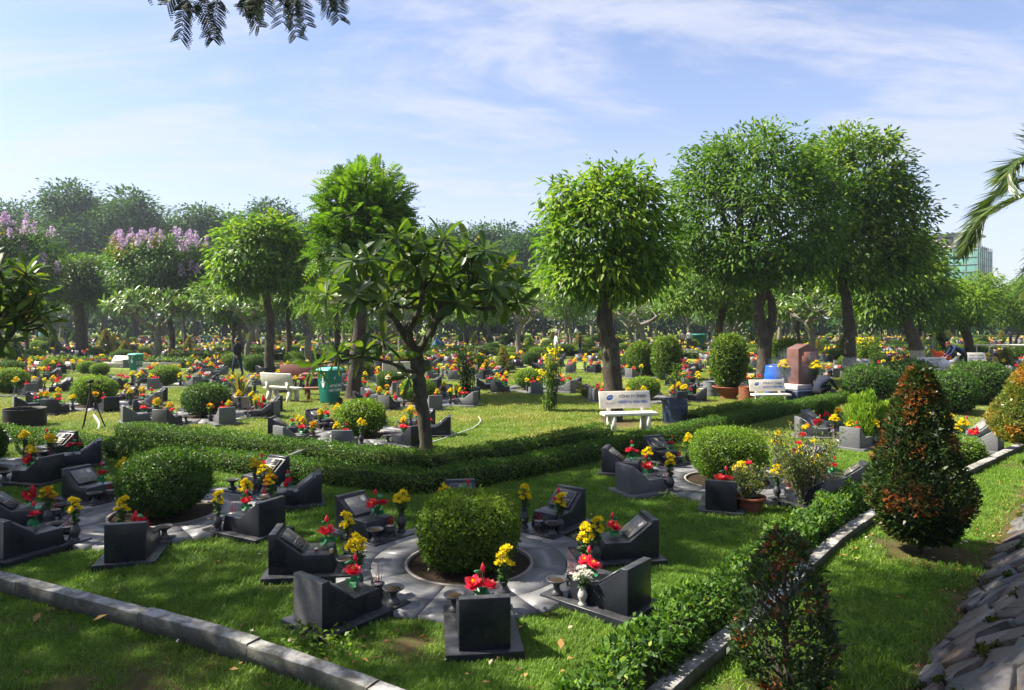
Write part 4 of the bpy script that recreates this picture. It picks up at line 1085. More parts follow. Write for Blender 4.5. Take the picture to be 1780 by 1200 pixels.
frangipani('frangipani with white blossoms behind the brown monument', b, [(0, 0, -.1), wp(1412, 600, d, b), wp(1408, 580, d, b), wp(1402, 560, d, b)], tipset(1345, 1470, 505, 565, d, b, 42, 1.8), .40, 'lf_plum_lt', 95, 11, 'frangipani trees among the graves', .5, (.2, .13))
d = 40; b = (atd(1115, d), d)
frangipani('bare-limbed frangipani between the first two round trees', b, [(0, 0, -.1), wp(1118, 590, d, b), wp(1112, 565, d, b)], tipset(1040, 1185, 515, 560, d, b, 34, 1.8), .42, 'lf_plum_lt', 96, 10, 'frangipani trees among the graves', .3, (.2, .14))
d = 46; b = (atd(905, d), d)
frangipani('frangipani behind the right tip of the dark frangipani', b, [(0, 0, -.1), wp(900, 585, d, b), wp(908, 560, d, b)], tipset(850, 960, 500, 560, d, b, 32, 1.8), .46, 'lf_plum_lt', 97, 10, 'frangipani trees among the graves', .3, (.22, .15))

# crape myrtles with lilac flower heads
def lagerstroemia(label, base, trunk, ells, seed, n=620):
    rg = np.random.default_rng(seed)
    o = tree('crape_myrtle', label, 'tree', base, [trunk], [(.22, .14)], ells, n, 22, .26, .42, 'lf_ficus', 'bark', seed, .45, .36, .2, 9, 0, 'crape myrtles in lilac bloom')
    m = MB(); E = np.array(ells); k = 60
    for q in range(k):
        e = E[rg.integers(len(E))]; dd = unit(np.array([rg.normal(0, .8), rg.normal(-.4, .5), rg.uniform(.45, 1.3)])); c = e[:3] + dd * e[3:] * 1.08
        r = 70; tt = rg.random(r)
        P = c + np.stack([rg.normal(0, .15, r) * (1.1 - tt), rg.normal(0, .15, r) * (1.1 - tt), tt * .75], -1)
        leaves(m, P, rdir(r, rg), rdir(r, rg), .13, .11, 0, rg.random(r))
    m.build('flower_heads', M['lilac'], o, stuff=True)
    m = MB()
    for q in range(14):
        e = E[rg.integers(len(E))]; dd = unit(np.array([rg.normal(0, 1), rg.normal(-.4, .5), rg.uniform(0, .9)])); c = e[:3] + dd * e[3:]
        r = 26; leaves(m, c + rg.normal(0, .25, (r, 3)), rdir(r, rg) + dd, np.array([0, 0, 1.]) + rg.normal(size=(r, 3)) * .3, .26, .12, 0, rg.uniform(.5, 1, r))
    m.build('young_leaves', M['lf_varieg'], o, stuff=True)
d = 47; b = (atd(295, d), d)
lagerstroemia('crape myrtle with lilac flower heads behind the pale frangipani', b, [(0, 0, -.1), wp(300, 590, d, b), wp(290, 530, d, b), wp(285, 490, d, b)], [ell(275, 470, 80, 42, d, b), ell(300, 445, 60, 30, d, b), ell(325, 500, 42, 34, d, b), ell(230, 440, 30, 24, d, b)], 101)
d = 44; b = (atd(15, d), d)
lagerstroemia('crape myrtle with few lilac flowers at the left picture edge', b, [(0, 0, -.1), wp(15, 590, d, b), wp(18, 520, d, b)], [ell(25, 440, 66, 46, d, b), ell(40, 490, 58, 40, d, b), ell(-25, 430, 60, 40, d, b)], 102)
d = 52; b = (atd(143, d), d)
tree('round_tree', 'dark dome-shaped tree with straight trunk left of the lilac crape myrtle', 'tree', b, [[(0, 0, -.1), wp(141, 580, d, b), wp(137, 525, d, b), wp(140, 490, d, b)]], [(.42, .3)],
     [ell(145, 485, 52, 34, d, b), ell(120, 498, 34, 26, d, b), ell(172, 498, 34, 26, d, b), ell(145, 465, 36, 18, d, b)], 620, 24, .26, .4, 'lf_ficus', 'bark', 103, .35, .36, .36, 9, 0, 'tall trees standing among the graves')

# middle-distance trees: six kinds copied about, each a thing of its own
rg = np.random.default_rng(110)
proto = []
for k in range(5):
    rx, rz, zc = [(2.2, 1.5, 4.2), (2.6, 1.9, 5.2), (1.9, 1.7, 4.6), (2.8, 1.6, 4.8), (2.1, 1.3, 3.8)][k]
    o = tree('graveyard_tree', 'tree', 'tree', (0, 0), [[(0, 0, -.1), (.05, .02, 1.0), (.2 * (k - 2), .1, 2.0), (.25 * (k - 2), 0, zc - rz * .5)]], [(.14, .09)],
             [(0, 0, zc, rx, rx, rz), (rx * .5, .3, zc + .4, rx * .55, rx * .6, rz * .7), (-rx * .45, -.2, zc - .2, rx * .6, rx * .6, rz * .7)], 300, 20, .26, .42, ['lf_fresh', 'lf_ficus', 'lf_ficus', 'lf_fresh', 'lf_topiary'][k], ['bark', 'bark_grey'][k % 2], 111 + k, .4, .4, .42, 8)
    proto.append(o)
for k in range(2):
    tps = [(math.cos(a) * q * 2.3, math.sin(a) * q * 2.3, 3.3 + math.sqrt(1 - q * q * .9) * rg.uniform(0, 1.2)) for a, q in zip(rg.random(44) * 6.28, np.sqrt(rg.random(44)))]
    proto.append(frangipani('tree', (0, 0), [(0, 0, -.1), (.15, 0, .8), (-.1 + .3 * k, 0, 1.7)], tps, .44, 'lf_plum_lt', 118 + k, 9, None, .35, (.2, .13)))
MID_N = ['bright round tree standing in the middle distance among the graves', 'dark tall round tree standing in the middle distance among the graves', 'slim dark tree standing in the middle distance among the graves', 'broad bright tree standing in the middle distance among the graves', 'low bushy tree standing in the middle distance among the graves', 'pale frangipani standing in the middle distance among the graves', 'leaning pale frangipani standing in the middle distance among the graves']
KEEP = [(412, 31, 26), (1668, 36, 40), (966, 43, 16), (1008, 46, 16), (236, 34, 20), (360, 69, 14), (1192, 60, 20), (297, 62, 12), (762, 55, 22), (1637, 37, 20), (1216, 60, 18)]
def blocked(px, y):
    return any(abs(px - a) < c + 900 / y and y < d_ + .3 for a, d_, c in KEEP)
spots = []
TREE_XY = [(atd(1478, 28), 28), (atd(1600, 35), 35)]
tries = 0
while len(spots) < 74 and tries < 6000:
    tries += 1
    y_ = 40 + 50 * rg.random() ** 0.85; x_ = rg.uniform(-.80, .80) * y_
    pxs = 890 + x_ / y_ * FPX
    if y_ < 66 and (95 < pxs < 385 or 1600 < pxs < 1760): continue
    if blocked(pxs, y_): continue
    if all(math.hypot(x_ - a, y_ - c) > 4.4 for a, c, _ in spots): spots.append((x_, y_, int(rg.choice(7, p=[.14, .13, .13, .13, .13, .18, .16]))))
first = set()
for x_, y_, k in spots:
    o = proto[k]
    sc = rg.uniform(.8, 1.15) * (1.12 if y_ > 65 else 1)
    if k not in first:
        first.add(k); o.location = (x_, y_, 0); o.rotation_euler.z = rg.random() * 6; o.scale = (sc,) * 3
        tag(o, MID_N[k], 'tree', 'trees standing in the middle distance')
    else:
        dup(o, (x_, y_, 0), rg.random() * 6.28, sc, MID_N[k], 'trees standing in the middle distance')
# the tall belt along the back
FAR = []
for k in range(3):
    rgk = np.random.default_rng(130 + k)
    e = [(0, 0, 14.5, 4.0, 4.0, 4.2), (3.9, 1, 12.6, 2.9, 2.9, 3.0), (-3.9, -.5, 13.6, 3.0, 3.0, 3.0), (1.2, 0, 18.0, 2.8, 2.8, 2.6), (-2.3, 1, 17.0, 2.2, 2.2, 2.0), (-1.5, 1, 9.5, 3.4, 3.4, 2.4), (3.0, 0, 8.5, 2.6, 2.6, 2.0)]
    e = [(a + rgk.normal(0, .6), b_, c + rgk.normal(0, .7), r1, r2, r3) for a, b_, c, r1, r2, r3 in e]
    FAR.append(tree('belt_tree', 'tree', 'tree', (0, 0), [[(0, 0, -.2), (.2, 0, 4), (-.2, 0, 8), (0, 0, 12)]], [(.42, .25)], e, 430, 26, .60, .5, 'lf_far', 'bark', 140 + k, .25, .80, .42, 14, 0, None, None, .15, .6, .34))
belt = [(-40, 348, 112), (15, 345, 108), (70, 338, 114), (120, 325, 106), (180, 316, 103), (235, 330, 110), (285, 352, 116), (340, 350, 108), (390, 350, 113), (430, 352, 118), (480, 358, 108), (530, 360, 114), (575, 380, 116), (640, 380, 112), (700, 382, 118), (765, 382, 108), (815, 405, 122), (850, 385, 110), (895, 378, 106), (945, 388, 114), (1000, 400, 112), (1070, 410, 116), (1130, 415, 112), (1190, 410, 118), (1250, 420, 112), (1310, 425, 118), (1370, 430, 112), (1430, 430, 116), (1490, 440, 118), (1545, 455, 112), (1600, 470, 118), (1650, 490, 112), (1705, 492, 116), (1755, 500, 112), (1810, 490, 116), (-95, 350, 110)]
BN = ['tall hazy tree in the belt along the back, broad crown', 'tall hazy tree in the belt along the back, uneven crown', 'tall hazy tree in the belt along the back, leaning crown']
for k, (px, py, d) in enumerate(belt):
    z = zat(py, d); sc = (z * .93) / 20.6 * (1 + .09 * math.sin(k * 2.7)); kk = k % 3
    sx = max(sc, .72)
    ordn = ['', 'first', 'second', 'third', 'fourth', 'fifth', 'sixth', 'seventh', 'eighth', 'ninth', 'tenth', 'eleventh', 'twelfth', 'thirteenth', 'fourteenth', 'fifteenth', 'sixteenth', 'seventeenth', 'eighteenth', 'nineteenth']
    rank = sorted(q[0] for q in belt).index(px) + 1
    where = ordn[rank] + ' from the left' if rank < 20 else (ordn[len(belt) - rank + 1] + ' from the right')
    BN[kk] = 'tall hazy tree in the belt along the back, ' + where
    if k < 3: o = FAR[kk]; o.location = (atd(px, d), d, 0); o.rotation_euler.z = k * 2; o.scale = (sx, sx, sc); tag(o, BN[kk], 'tree', 'tall trees in the belt along the back')
    else: dup(FAR[kk], (atd(px, d), d, 0), k * 1.7, (sx, sx, sc), BN[kk], 'tall trees in the belt along the back')
# a second, lower row closes the gaps under the crowns
m = MB(); rgk = np.random.default_rng(150); n = 26000
xx = rgk.uniform(-100, 100, n); hh = 2.6 + 1.6 * np.sin(xx * .31) + 1.2 * np.sin(xx * .83 + 1)
P = np.stack([xx, 126 + rgk.normal(0, 2.2, n), np.abs(rgk.random(n)) ** .7 * (hh + 2)], -1)
leaves(m, P, rdir(n, rgk) - np.array([0, .3, 0]), rdir(n, rgk) + np.array([0, -.4, .8]), 1.0, .55, 0, rgk.random(n) * .7)
tag(m.build('far_thicket', M['lf_far']), kind='stuff')

# shade tree left of the camera: its crown overhangs the picture and shades the front lawn
def shade_tree(name, label, base, zc, r, rz, seed, nf, off=(0, 0)):
    E = [(a + off[0], b_ + off[1], c, d_, e_, f_) for a, b_, c, d_, e_, f_ in [(0, 0, zc, r, r, rz), (r * .45, -.5, zc - .3, r * .6, r * .6, rz * .8), (-r * .4, .6, zc + .3, r * .65, r * .65, rz * .8)]]
    def ex(mb, rg):
        pinnate_crown(E, nf, .75, 9, .16, .07, .4, .4, .7, -.1)(mb, rg)
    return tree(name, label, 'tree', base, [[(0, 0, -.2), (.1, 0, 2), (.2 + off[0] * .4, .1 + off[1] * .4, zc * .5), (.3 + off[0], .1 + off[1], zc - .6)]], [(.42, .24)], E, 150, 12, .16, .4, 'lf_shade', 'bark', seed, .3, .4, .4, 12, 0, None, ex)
SHADE = [(-11.0, 5.1, 7.6, 3.6, 1.2, 1050), (-8.9, 9.6, 9.8, 2.6, 1.2, 900), (-15.2, 9.2, 7.8, 3.2, 1.3, 1200), (-3.0, 5.3, 8.3, 1.9, .9, 620)]
LAB = ['wide feathery shade tree left of the lawn, mostly above the picture', 'tall feathery shade tree beyond the left edge, crown above the picture', 'feathery shade tree further out left of the round bush ring', 'feathery shade tree beside the stone bank, crown above the picture']
for k, (x_, y_, zc, r_, rz_, nf) in enumerate(SHADE):
    shade_tree('shade_tree', LAB[k], (x_, y_) if k < 3 else (-5.6, 1.6), zc, r_, rz_, 160 + k, nf, (0, 0) if k < 3 else (2.6, 3.7)).name = 'shade_tree'
def overhang():
    rg = np.random.default_rng(170)
    o = thing('overhanging_branch', 'dark feathery branch hanging into the sky at top left', 'branch', (-3.0, 7.0, 5.9))
    m = MB(); tw = MB()
    d = 7.0
    W = lambda px, py, dy=0: np.array((atd(px, d) + 3.0, dy, zat(py, d) - 5.9))
    starts = [(300, -25, -20, 60), (330, -20, 25, 70), (365, -20, -5, 75), (395, -30, 25, 40), (350, -45, -35, 50), (290, -45, -20, 45), (420, -40, 10, 45), (480, -35, -25, 75), (500, -30, 10, 85), (520, -30, 22, 85), (470, -45, -40, 60), (575, -40, 5, 55), (545, -40, 20, 40), (310, -40, -35, 30), (340, -30, 5, 55), (450, -60, 5, 70), (505, -40, -10, 80), (490, -25, 30, 60)]
    for k, (px, py, dx, dy_) in enumerate(starts):
        dep = rg.uniform(-.5, .5); a, e = W(px, py, dep), W(px + dx, py + dy_, dep + rg.uniform(-.15, .15))
        mid = (a + e) / 2 + np.array([0, 0, .05]); p = smooth_path([a, mid, e], 5); tube(tw, p, np.linspace(.006, .002, len(p)), 4)
        n = 11
        t = np.linspace(.08, 1, n); P = np.stack([np.interp(t, np.linspace(0, 1, len(p)), p[:, q]) for q in range(3)], -1)
        dr = unit(e - a)
        for sg in (-1, 1):
            side = unit(np.cross(dr, [0, 1, .3]))
            pinnate(m, P, np.repeat([side * sg * .8 + dr * .45], n, 0) + rg.normal(size=(n, 3)) * .12, np.repeat([[0, -1., .3]], n, 0), np.full(n, .13) * rg.uniform(.7, 1.1, n), 8, .031, .022, rg.random(n), 0, .25)
    tube(tw, smooth_path([(-4.2, .6, 1.4), W(250, -70), W(340, -55), W(440, -75), W(560, -60)], 5), np.linspace(.05, .012, 21), 6)
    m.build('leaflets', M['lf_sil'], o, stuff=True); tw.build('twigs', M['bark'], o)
overhang()

# palm at the right edge
def palm():
    rg = np.random.default_rng(180)
    d = 11.5; b = (atd(1880, d), d)
    o = thing('palm_tree', 'palm whose arching fronds reach in at the right picture edge', 'palm tree', (b[0], b[1], 0))
    W = lambda px, py, dy=0: np.array(wp(px, py, d, b, dy))
    tk = MB(); p = smooth_path([(0, 0, -.1), W(1885, 700), W(1878, 500), W(1872, 350)], 10); tube(tk, p, np.linspace(.17, .12, len(p)) * (1 + .06 * np.sin(np.arange(len(p)) * 2.1)), 10); tk.build('trunk', M['bark_grey'], o)
    fr = [([(1872, 345), (1820, 280), (1765, 278), (1722, 305), (1708, 340)], -.3), ([(1872, 350), (1815, 330), (1755, 348), (1708, 385), (1690, 425)], .1), ([(1872, 360), (1830, 390), (1800, 440), (1782, 500), (1775, 560)], -.2), ([(1872, 345), (1850, 260), (1880, 190), (1940, 150)], .5), ([(1872, 345), (1930, 290), (2000, 300), (2060, 380)], .2), ([(1872, 350), (1910, 360), (1960, 420), (1990, 500)], -.3), ([(1872, 345), (1840, 300), (1800, 320), (1790, 380), (1795, 430)], .9)]
    for pts, dy in fr:
        f = MB(); p = smooth_path([W(px, py, dy * q / 2) for q, (px, py) in enumerate(pts)], 9); tube(f, p, np.linspace(.022, .005, len(p)), 5)
        n = 130; t = np.linspace(.06, 1, n); q = np.linspace(0, 1, len(p)); P = np.stack([np.interp(t, q, p[:, c]) for c in range(3)], -1); tg = unit(np.stack([np.interp(t, q, np.gradient(p[:, c])) for c in range(3)], -1))
        side = unit(np.cross(tg, [0, 0, 1.0]))
        for sg in (-1, 1):
            A = unit(side * sg * .55 + tg * .75 + np.array([0, 0, -.30]) + rg.normal(size=(n, 3)) * .10); Ls = .62 * np.sin(np.pi * (.12 + .8 * t)) ** .7 * rg.uniform(.8, 1.1, n)
            V = np.array([(-.5, 0, 0), (.5, 0, 0), (.42, .5, -.05), (-.42, .5, -.05), (0, 1, -.22)]); Wd = .036
            V2 = V * np.array([Wd, 1, 1]); m2 = MB()
            batch(f, V2 * np.array([1 / .62, 1, 1]), np.array([(0, 1, 2, 3)]), P, A, np.cross(A, side) * 1.0 + np.array([0, 0, .5]), Ls, 0, rg.random(n))
            batch(f, V2 * np.array([1 / .62, 1, 1]), np.array([(3, 2, 4)]), P, A, np.cross(A, side) * 1.0 + np.array([0, 0, .5]), Ls, 0, rg.random(n))
        f.build('frond', M['lf_palm'], o)
palm()

# ------------------------------------------------------------------ far building with green scaffold netting
def building():
    d = 200.0
    o = thing('unfinished_building', 'tall unfinished building wrapped in green scaffold netting', 'building', (atd(1692, d), d, 0), R(45)); o.scale = (1.42, 1.42, 1.12)
    a, bb, zt, zn = 13.0, 11.0, 25.6, 21.9     # local: corner at origin, one face along +x (right), one along +y (left)
    m = MB(); box(m, (bb / 2, a / 2, zn / 2), (bb, a, zn)); m.build('wall', M['render_far'], o)
    m = MB(); box(m, (bb / 2, a / 2, zn + .25), (bb + .9, a + .9, .5)); m.build('floor_slab', M['render_far'], o)
    m = MB(); box(m, (bb / 2, a / 2, (zn + zt) / 2 + .2), (bb - 1, a - 1, zt - zn - .6)); m.build('top_storey', M['render_far'], o)
    m = MB(); box(m, (bb / 2, a / 2, zt + .1), (bb + .4, a + .4, .45)); m.build('roof', M['grey_metal'], o)
    for z in (3, 6.5, 10, 13.5, 17, 20):
        for q in (2.2, 5.6, 9.0):
            m = MB(); box(m, (q, -.02, z), (1.7, .16, 2.0)); m.build('window', M['dark_open'], o)
        for q in (2.4, 6.2, 10):
            m = MB(); box(m, (-.02, q, z), (.16, 1.9, 2.0)); m.build('window', M['dark_open'], o)
    for q in (7.4, 9.2):
        m = MB(); box(m, (q, .46, 23.9), (1.3, .12, 1.9)); m.build('window', M['window_glass'], o)
    for q in (2.2, 4.2):
        m = MB(); box(m, (.46, q, 23.7), (.12, 1.2, 2.4)); m.build('window', M['dark_open'], o)
    m = MB(); th = np.linspace(0, np.pi, 13)
    tube(m, [(-.3, 9 + 2.6 * math.cos(t), 23.2 + 2.2 * math.sin(t)) for t in th], .22, 6)
    for q in (6.4, 7.7, 9, 10.3, 11.6): tube(m, [(-.3, q, 22.3), (-.3, q, 23.2 + 2.1 * math.sqrt(max(0, 1 - ((q - 9) / 2.6) ** 2)))], .14, 5)
    m.build('arched_gable', M['concrete_white'], o)
    m = MB(); box(m, (bb / 2, -1.0, zn / 2 - .3), (bb + 2.2, .06, zn - .4)); m.build('netting', M['net'], o)
    m = MB(); box(m, (-1.0, a / 2, zn / 2 - .3), (.06, a + 2.2, zn - .4)); m.build('netting', M['net'], o)
    m = MB()
    for q in np.linspace(-1, bb + 1, 8): tube(m, [(q, -1.12, 0), (q, -1.12, zn + .3)], .09, 5)
    for q in np.linspace(-1, a + 1, 8): tube(m, [(-1.12, q, 0), (-1.12, q, zn + .3)], .09, 5)
    for z in np.arange(2, 22, 1.9): tube(m, [(-1, -1.13, z), (bb + 1.4, -1.13, z)], .08, 5); tube(m, [(-1.13, -1, z), (-1.13, a + 1, z)], .08, 5)
    m.build('scaffold', M['grey_metal'], o, stuff=True)
    m = MB(); box(m, (2.5, a + 3.2, 9.4), (6, 5.8, 18.8)); m.build('annex', M['concrete_white'], o)
    for z in (14.5, 17):
        for q in (a + 2, a + 4.4):
            m = MB(); box(m, (-.52, q, z), (.16, 1.2, 1.4)); m.build('window', M['dark_open'], o)
building()

# ------------------------------------------------------------------ haze
m = MB(); box(m, (30, 112, 16.5), (330, 256, 35))
mh = bpy.data.materials.new('haze_air'); mh.use_nodes = True; nt = mh.node_tree; nt.nodes.clear()
pv = N(nt, 'ShaderNodeVolumePrincipled'); pv.inputs['Color'].default_value = (0.74, 0.83, 1.0, 1); pv.inputs['Density'].default_value = 0.00042; pv.inputs['Anisotropy'].default_value = 0.35
nt.links.new(pv.outputs[0], N(nt, 'ShaderNodeOutputMaterial').inputs['Volume'])
hz = m.build('haze', mh); hz['kind'] = 'stuff'; hz.display_type = 'WIRE'
# ------------------------------------------------------------------ tombs and what stands on them
H0 = 0.062
TOP = 0.165
def tomb_meshes(mat, plq, seed):
    rg = np.random.default_rng(seed); out = {}
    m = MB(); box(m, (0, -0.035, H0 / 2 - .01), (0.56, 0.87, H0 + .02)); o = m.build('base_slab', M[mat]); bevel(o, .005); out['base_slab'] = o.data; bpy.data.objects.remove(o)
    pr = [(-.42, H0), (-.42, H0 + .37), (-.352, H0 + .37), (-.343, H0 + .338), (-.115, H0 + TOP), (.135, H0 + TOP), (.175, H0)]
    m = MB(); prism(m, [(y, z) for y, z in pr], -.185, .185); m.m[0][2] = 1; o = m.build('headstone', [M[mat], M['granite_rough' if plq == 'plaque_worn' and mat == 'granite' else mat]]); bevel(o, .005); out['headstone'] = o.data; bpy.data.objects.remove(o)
    # tilted name plaque with gilt writing (worn and illegible in the photograph)
    a = np.array([0, -.323, H0 + .322]); b = np.array([0, -.130, H0 + TOP + .012]); t = unit(b - a); nrm = np.array([0, -t[2], t[1]]); nrm = nrm * np.sign(nrm[2]); w = np.array([1., 0, 0]); Ln = np.linalg.norm(b - a)
    q = lambda x, s, h: a + w * x + t * s + nrm * h
    m = MB(); m.add([q(x, s, h) for h in (.004, .022) for x, s in ((-.135, 0), (.135, 0), (.135, Ln), (-.135, Ln))], np.array([(3, 2, 1, 0), (4, 5, 6, 7), (0, 1, 5, 4), (1, 2, 6, 5), (2, 3, 7, 6), (3, 0, 4, 7)])); out['plaque'] = m.mesh('plaque', M[plq])
    g = MB()
    def bar(x0, x1, s0, s1): g.add([q(x0, s0, .0235), q(x1, s0, .0235), q(x1, s1, .0235), q(x0, s1, .0235)], np.array([(0, 1, 2, 3)]))
    for s0, s1, x0, x1 in ((.008, .0105, -.125, .125), (Ln - .0105, Ln - .008, -.125, .125)): bar(x0, x1, s0, s1)
    for x in (-.125, .1225): bar(x, x + .0025, .008, Ln - .008)
    r = [(.024 * math.cos(t_), .045 + .024 * math.sin(t_)) for t_ in np.linspace(0, 6.283, 13)]
    for (x, s), (x2, s2) in zip(r[:-1], r[1:]): g.add([q(x, s, .0235), q(x2, s2, .0235), q(x2 * .72, .045 + (s2 - .045) * .72, .0235), q(x * .72, .045 + (s - .045) * .72, .0235)], np.array([(0, 1, 2, 3)]))
    bar(-.010, .010, .039, .051)
    for s, hw, hh in ((.092, .05, .008), (.125, .105, .017), (.160, .085, .009), (.186, .07, .009), (.208, .05, .007)):
        x = -hw
        while x < hw:
            wl_ = rg.uniform(.006, .011) * (1.4 if hh > .012 else 1)
            if rg.random() < .84:
                bar(x, x + wl_ * .30, s, s + hh); bar(x + wl_ * .45, x + wl_ * .85, s + hh * rg.choice([0, .4]), s + hh * rg.choice([.3, .7]))
                if rg.random() < .5: bar(x + wl_ * .7, x + wl_ * .92, s, s + hh)
            x += wl_
    out['gilt_writing'] = g.mesh('gilt_writing', M['gold'])
    if seed in (2, 4):
        e = MB(); e.add([q(-.085 + .028 * math.cos(t_), .055 + .036 * math.sin(t_), .0245) for t_ in np.linspace(0, 6.283, 14, endpoint=False)], [list(range(14))]); out['portrait'] = e.mesh('portrait', M['concrete_white'])
    return out
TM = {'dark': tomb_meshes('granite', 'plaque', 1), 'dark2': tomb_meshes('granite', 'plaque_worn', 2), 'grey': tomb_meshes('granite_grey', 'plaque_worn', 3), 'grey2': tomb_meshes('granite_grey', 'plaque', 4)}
def make_tomb(kind, writing=True):
    o = thing('tombstone', 'tomb', 'tombstone')
    ms = TM[kind]
    mesh_obj('base_slab', ms['base_slab'], o); mesh_obj('headstone', ms['headstone'], o)
    p = mesh_obj('plaque', ms['plaque'], o)
    if writing: mesh_obj('gilt_writing', ms['gilt_writing'], p, True)
    if 'portrait' in ms: mesh_obj('portrait', ms['portrait'], p)
    return o

# chrysanthemum bouquets
VASE = [(.045, 0), (.047, .012), (.030, .025), (.034, .045), (.050, .085), (.052, .105), (.040, .14), (.026, .165), (.024, .18), (.034, .2), (.034, .205), (.026, .2)]
def vase_mesh(mat): m = MB(); lathe(m, VASE, 14); return m.mesh('vase', M[mat], True)
VM = {'urn': vase_mesh('urn'), 'urn_pale': vase_mesh('urn_pale')}
def bloom_mesh(mat, seed, r=.027):
    rg = np.random.default_rng(seed); m = MB(); n = 46
    d = rdir(n, rg); d[:, 2] = np.abs(d[:, 2]) * .9 - .12; d = unit(d)
    leaves(m, d * r * .25, d, rdir(n, rg), r * rg.uniform(.8, 1.1, n), r * .42, 0, rg.random(n), .1, .15)
    ball(m, (0, 0, 0), (r * .55, r * .55, r * .42), 8, 5, 0, .3)
    return m.mesh('bloom', M[mat])
BL = {k: [bloom_mesh(k, s) for s in (1, 2)] for k in ('yellow', 'orange', 'white_petal')}
def stems_mesh(tips, seed):
    rg = np.random.default_rng(seed); m = MB()
    for t in tips: tube(m, [(t[0] * .15, t[1] * .15, .15), (t[0] * .5, t[1] * .5, .15 + (t[2] - .15) * .55), t], .0028, 4, 0, False, .5)
    n = 70; s = rg.random(n); k = rg.integers(0, len(tips), n); P = np.array(tips)[k] * np.array([1, 1, 0]) * (.15 + .8 * s)[:, None] + np.stack([np.zeros(n), np.zeros(n), .19 + (np.array(tips)[k][:, 2] - .19) * s * .85], -1)
    leaves(m, P, unit(np.stack([rg.normal(size=n), rg.normal(size=n), rg.normal(.15, .4, n)], -1)), np.array([0, 0, 1.]) + rg.normal(size=(n, 3)) * .4, .055, .026, 0, rg.random(n))
    return m.mesh('stems', M['stem'])
def tips_of(seed, n, spread, h0, h1):
    rg = np.random.default_rng(seed); out = []
    for k in range(n):
        a = k * 2.4 + rg.random(); q = spread * math.sqrt((k + .6) / n)
        out.append((q * math.cos(a), q * math.sin(a), h1 - (h1 - h0) * (k / n) + rg.normal(0, .012)))
    return out
def make_bouquet(seed, vase='urn', n=12, spread=.075, h0=.33, h1=.43, mix=('yellow',)):
    rg = np.random.default_rng(seed)
    o = thing('flower_vase', 'vase', 'flower vase')
    mesh_obj('vase', VM[vase], o)
    tp = tips_of(seed, n, spread, h0, h1)
    mesh_obj('stems', stems_mesh(tp, seed), o, True)
    for t in tp:
        b = mesh_obj('bloom', BL[mix[rg.integers(len(mix))]][rg.integers(2)], o); b.location = t; b.scale = (rg.uniform(.85, 1.25),) * 3; b.rotation_euler = (rg.normal(0, .4), rg.normal(0, .4), 0)
    return o
BQ = [make_bouquet(1), make_bouquet(2, n=13, spread=.085, h0=.32, h1=.44), make_bouquet(3, n=11, spread=.055, h0=.30, h1=.47), make_bouquet(4, 'urn', 12, .08, .32, .43, ('yellow', 'yellow', 'orange'))]
def bouquet_joined(seed, mix):
    rg = np.random.default_rng(seed); tp = tips_of(seed, 9, .085, .32, .44); m = MB()
    lathe(m, VASE[::2] + [VASE[-1]], 8, mat=2)
    for t in tp:
        d = rdir(14, rg); d[:, 2] = np.abs(d[:, 2]) - .15
        leaves(m, np.array(t) + d * .006, unit(d), rdir(14, rg), .036, .028, rg.integers(0, 2), rg.random(14)); ball(m, t, (.02, .02, .016), 6, 4, 0)
        tube(m, [(0, 0, .18), (t[0] * .6, t[1] * .6, .18 + (t[2] - .18) * .6), t], .004, 3, 3, False)
    n = 40; P = np.array([0, 0, .28]) + rg.normal(size=(n, 3)) * np.array([.04, .04, .05]); leaves(m, P, rdir(n, rg), rdir(n, rg), .05, .025, 3, rg.random(n))
    me = m.mesh('bouquet', [M[mix[0]], M[mix[1]], M['urn'], M['stem']])
    return me
BJ = [bouquet_joined(11, ('yellow', 'yellow')), bouquet_joined(12, ('yellow', 'yellow')), bouquet_joined(13, ('yellow', 'yellow')), bouquet_joined(14, ('orange', 'yellow')), bouquet_joined(15, ('white_petal', 'yellow'))]

# artificial lotus sprays
def lotus_flower(seed, mat='red', r=.068):
    rg = np.random.default_rng(seed); m = MB()
    V = np.array([(-.12, 0, 0), (.12, 0, 0), (.40, .42, -.02), (.30, .78, .05), (0, 1.0, .12), (-.30, .78, .05), (-.40, .42, -.02), (0, .45, -.10)]); Fq = [(0, 1, 7), (1, 2, 7), (2, 3, 7), (3, 4, 7), (4, 5, 7), (5, 6, 7), (6, 0, 7)]
    Fq = np.array(Fq)
    for ring, (n, el, s) in enumerate(((6, .12, 1.1), (6, .55, 1.0), (5, 1.0, .8))):
        a = np.arange(n) * 6.283 / n + ring * .5 + rg.normal(0, .1, n)
        e = el + rg.normal(0, .1, n); h = np.stack([np.cos(a), np.sin(a), np.zeros(n)], -1)
        A = h * np.cos(e)[:, None] + np.array([0, 0, 1.]) * np.sin(e)[:, None]; U = np.array([0, 0, 1.]) * np.cos(e)[:, None] - h * np.sin(e)[:, None]
        batch(m, V, Fq, h * r * .12, A, U, r * s * rg.uniform(.9, 1.1, n), 0, rg.random(n))
    n = 12; leaves(m, np.zeros((n, 3)) + [0, 0, r * .15], unit(np.stack([rg.normal(0, .4, n), rg.normal(0, .4, n), np.ones(n)], -1)), rdir(n, rg), r * .55, .008, 1, rg.random(n))
    return m.mesh('lotus_flower', [M[mat], M['yellow']])
LF = [lotus_flower(1), lotus_flower(2), lotus_flower(3, 'red', .06), lotus_flower(4, 'pink', .06)]
m = MB(); lathe(m, [(.002, -.03), (.014, -.018), (.018, 0), (.012, .02), (.001, .036)], 8, close=False); BUD = m.mesh('bud', M['red'], True)
m = MB(); lathe(m, [(.004, -.012), (.022, .0), (.026, .008), (.023, .012), (.002, .013)], 10, close=False); POD = m.mesh('seed_pod', M['cloth_green'], True)
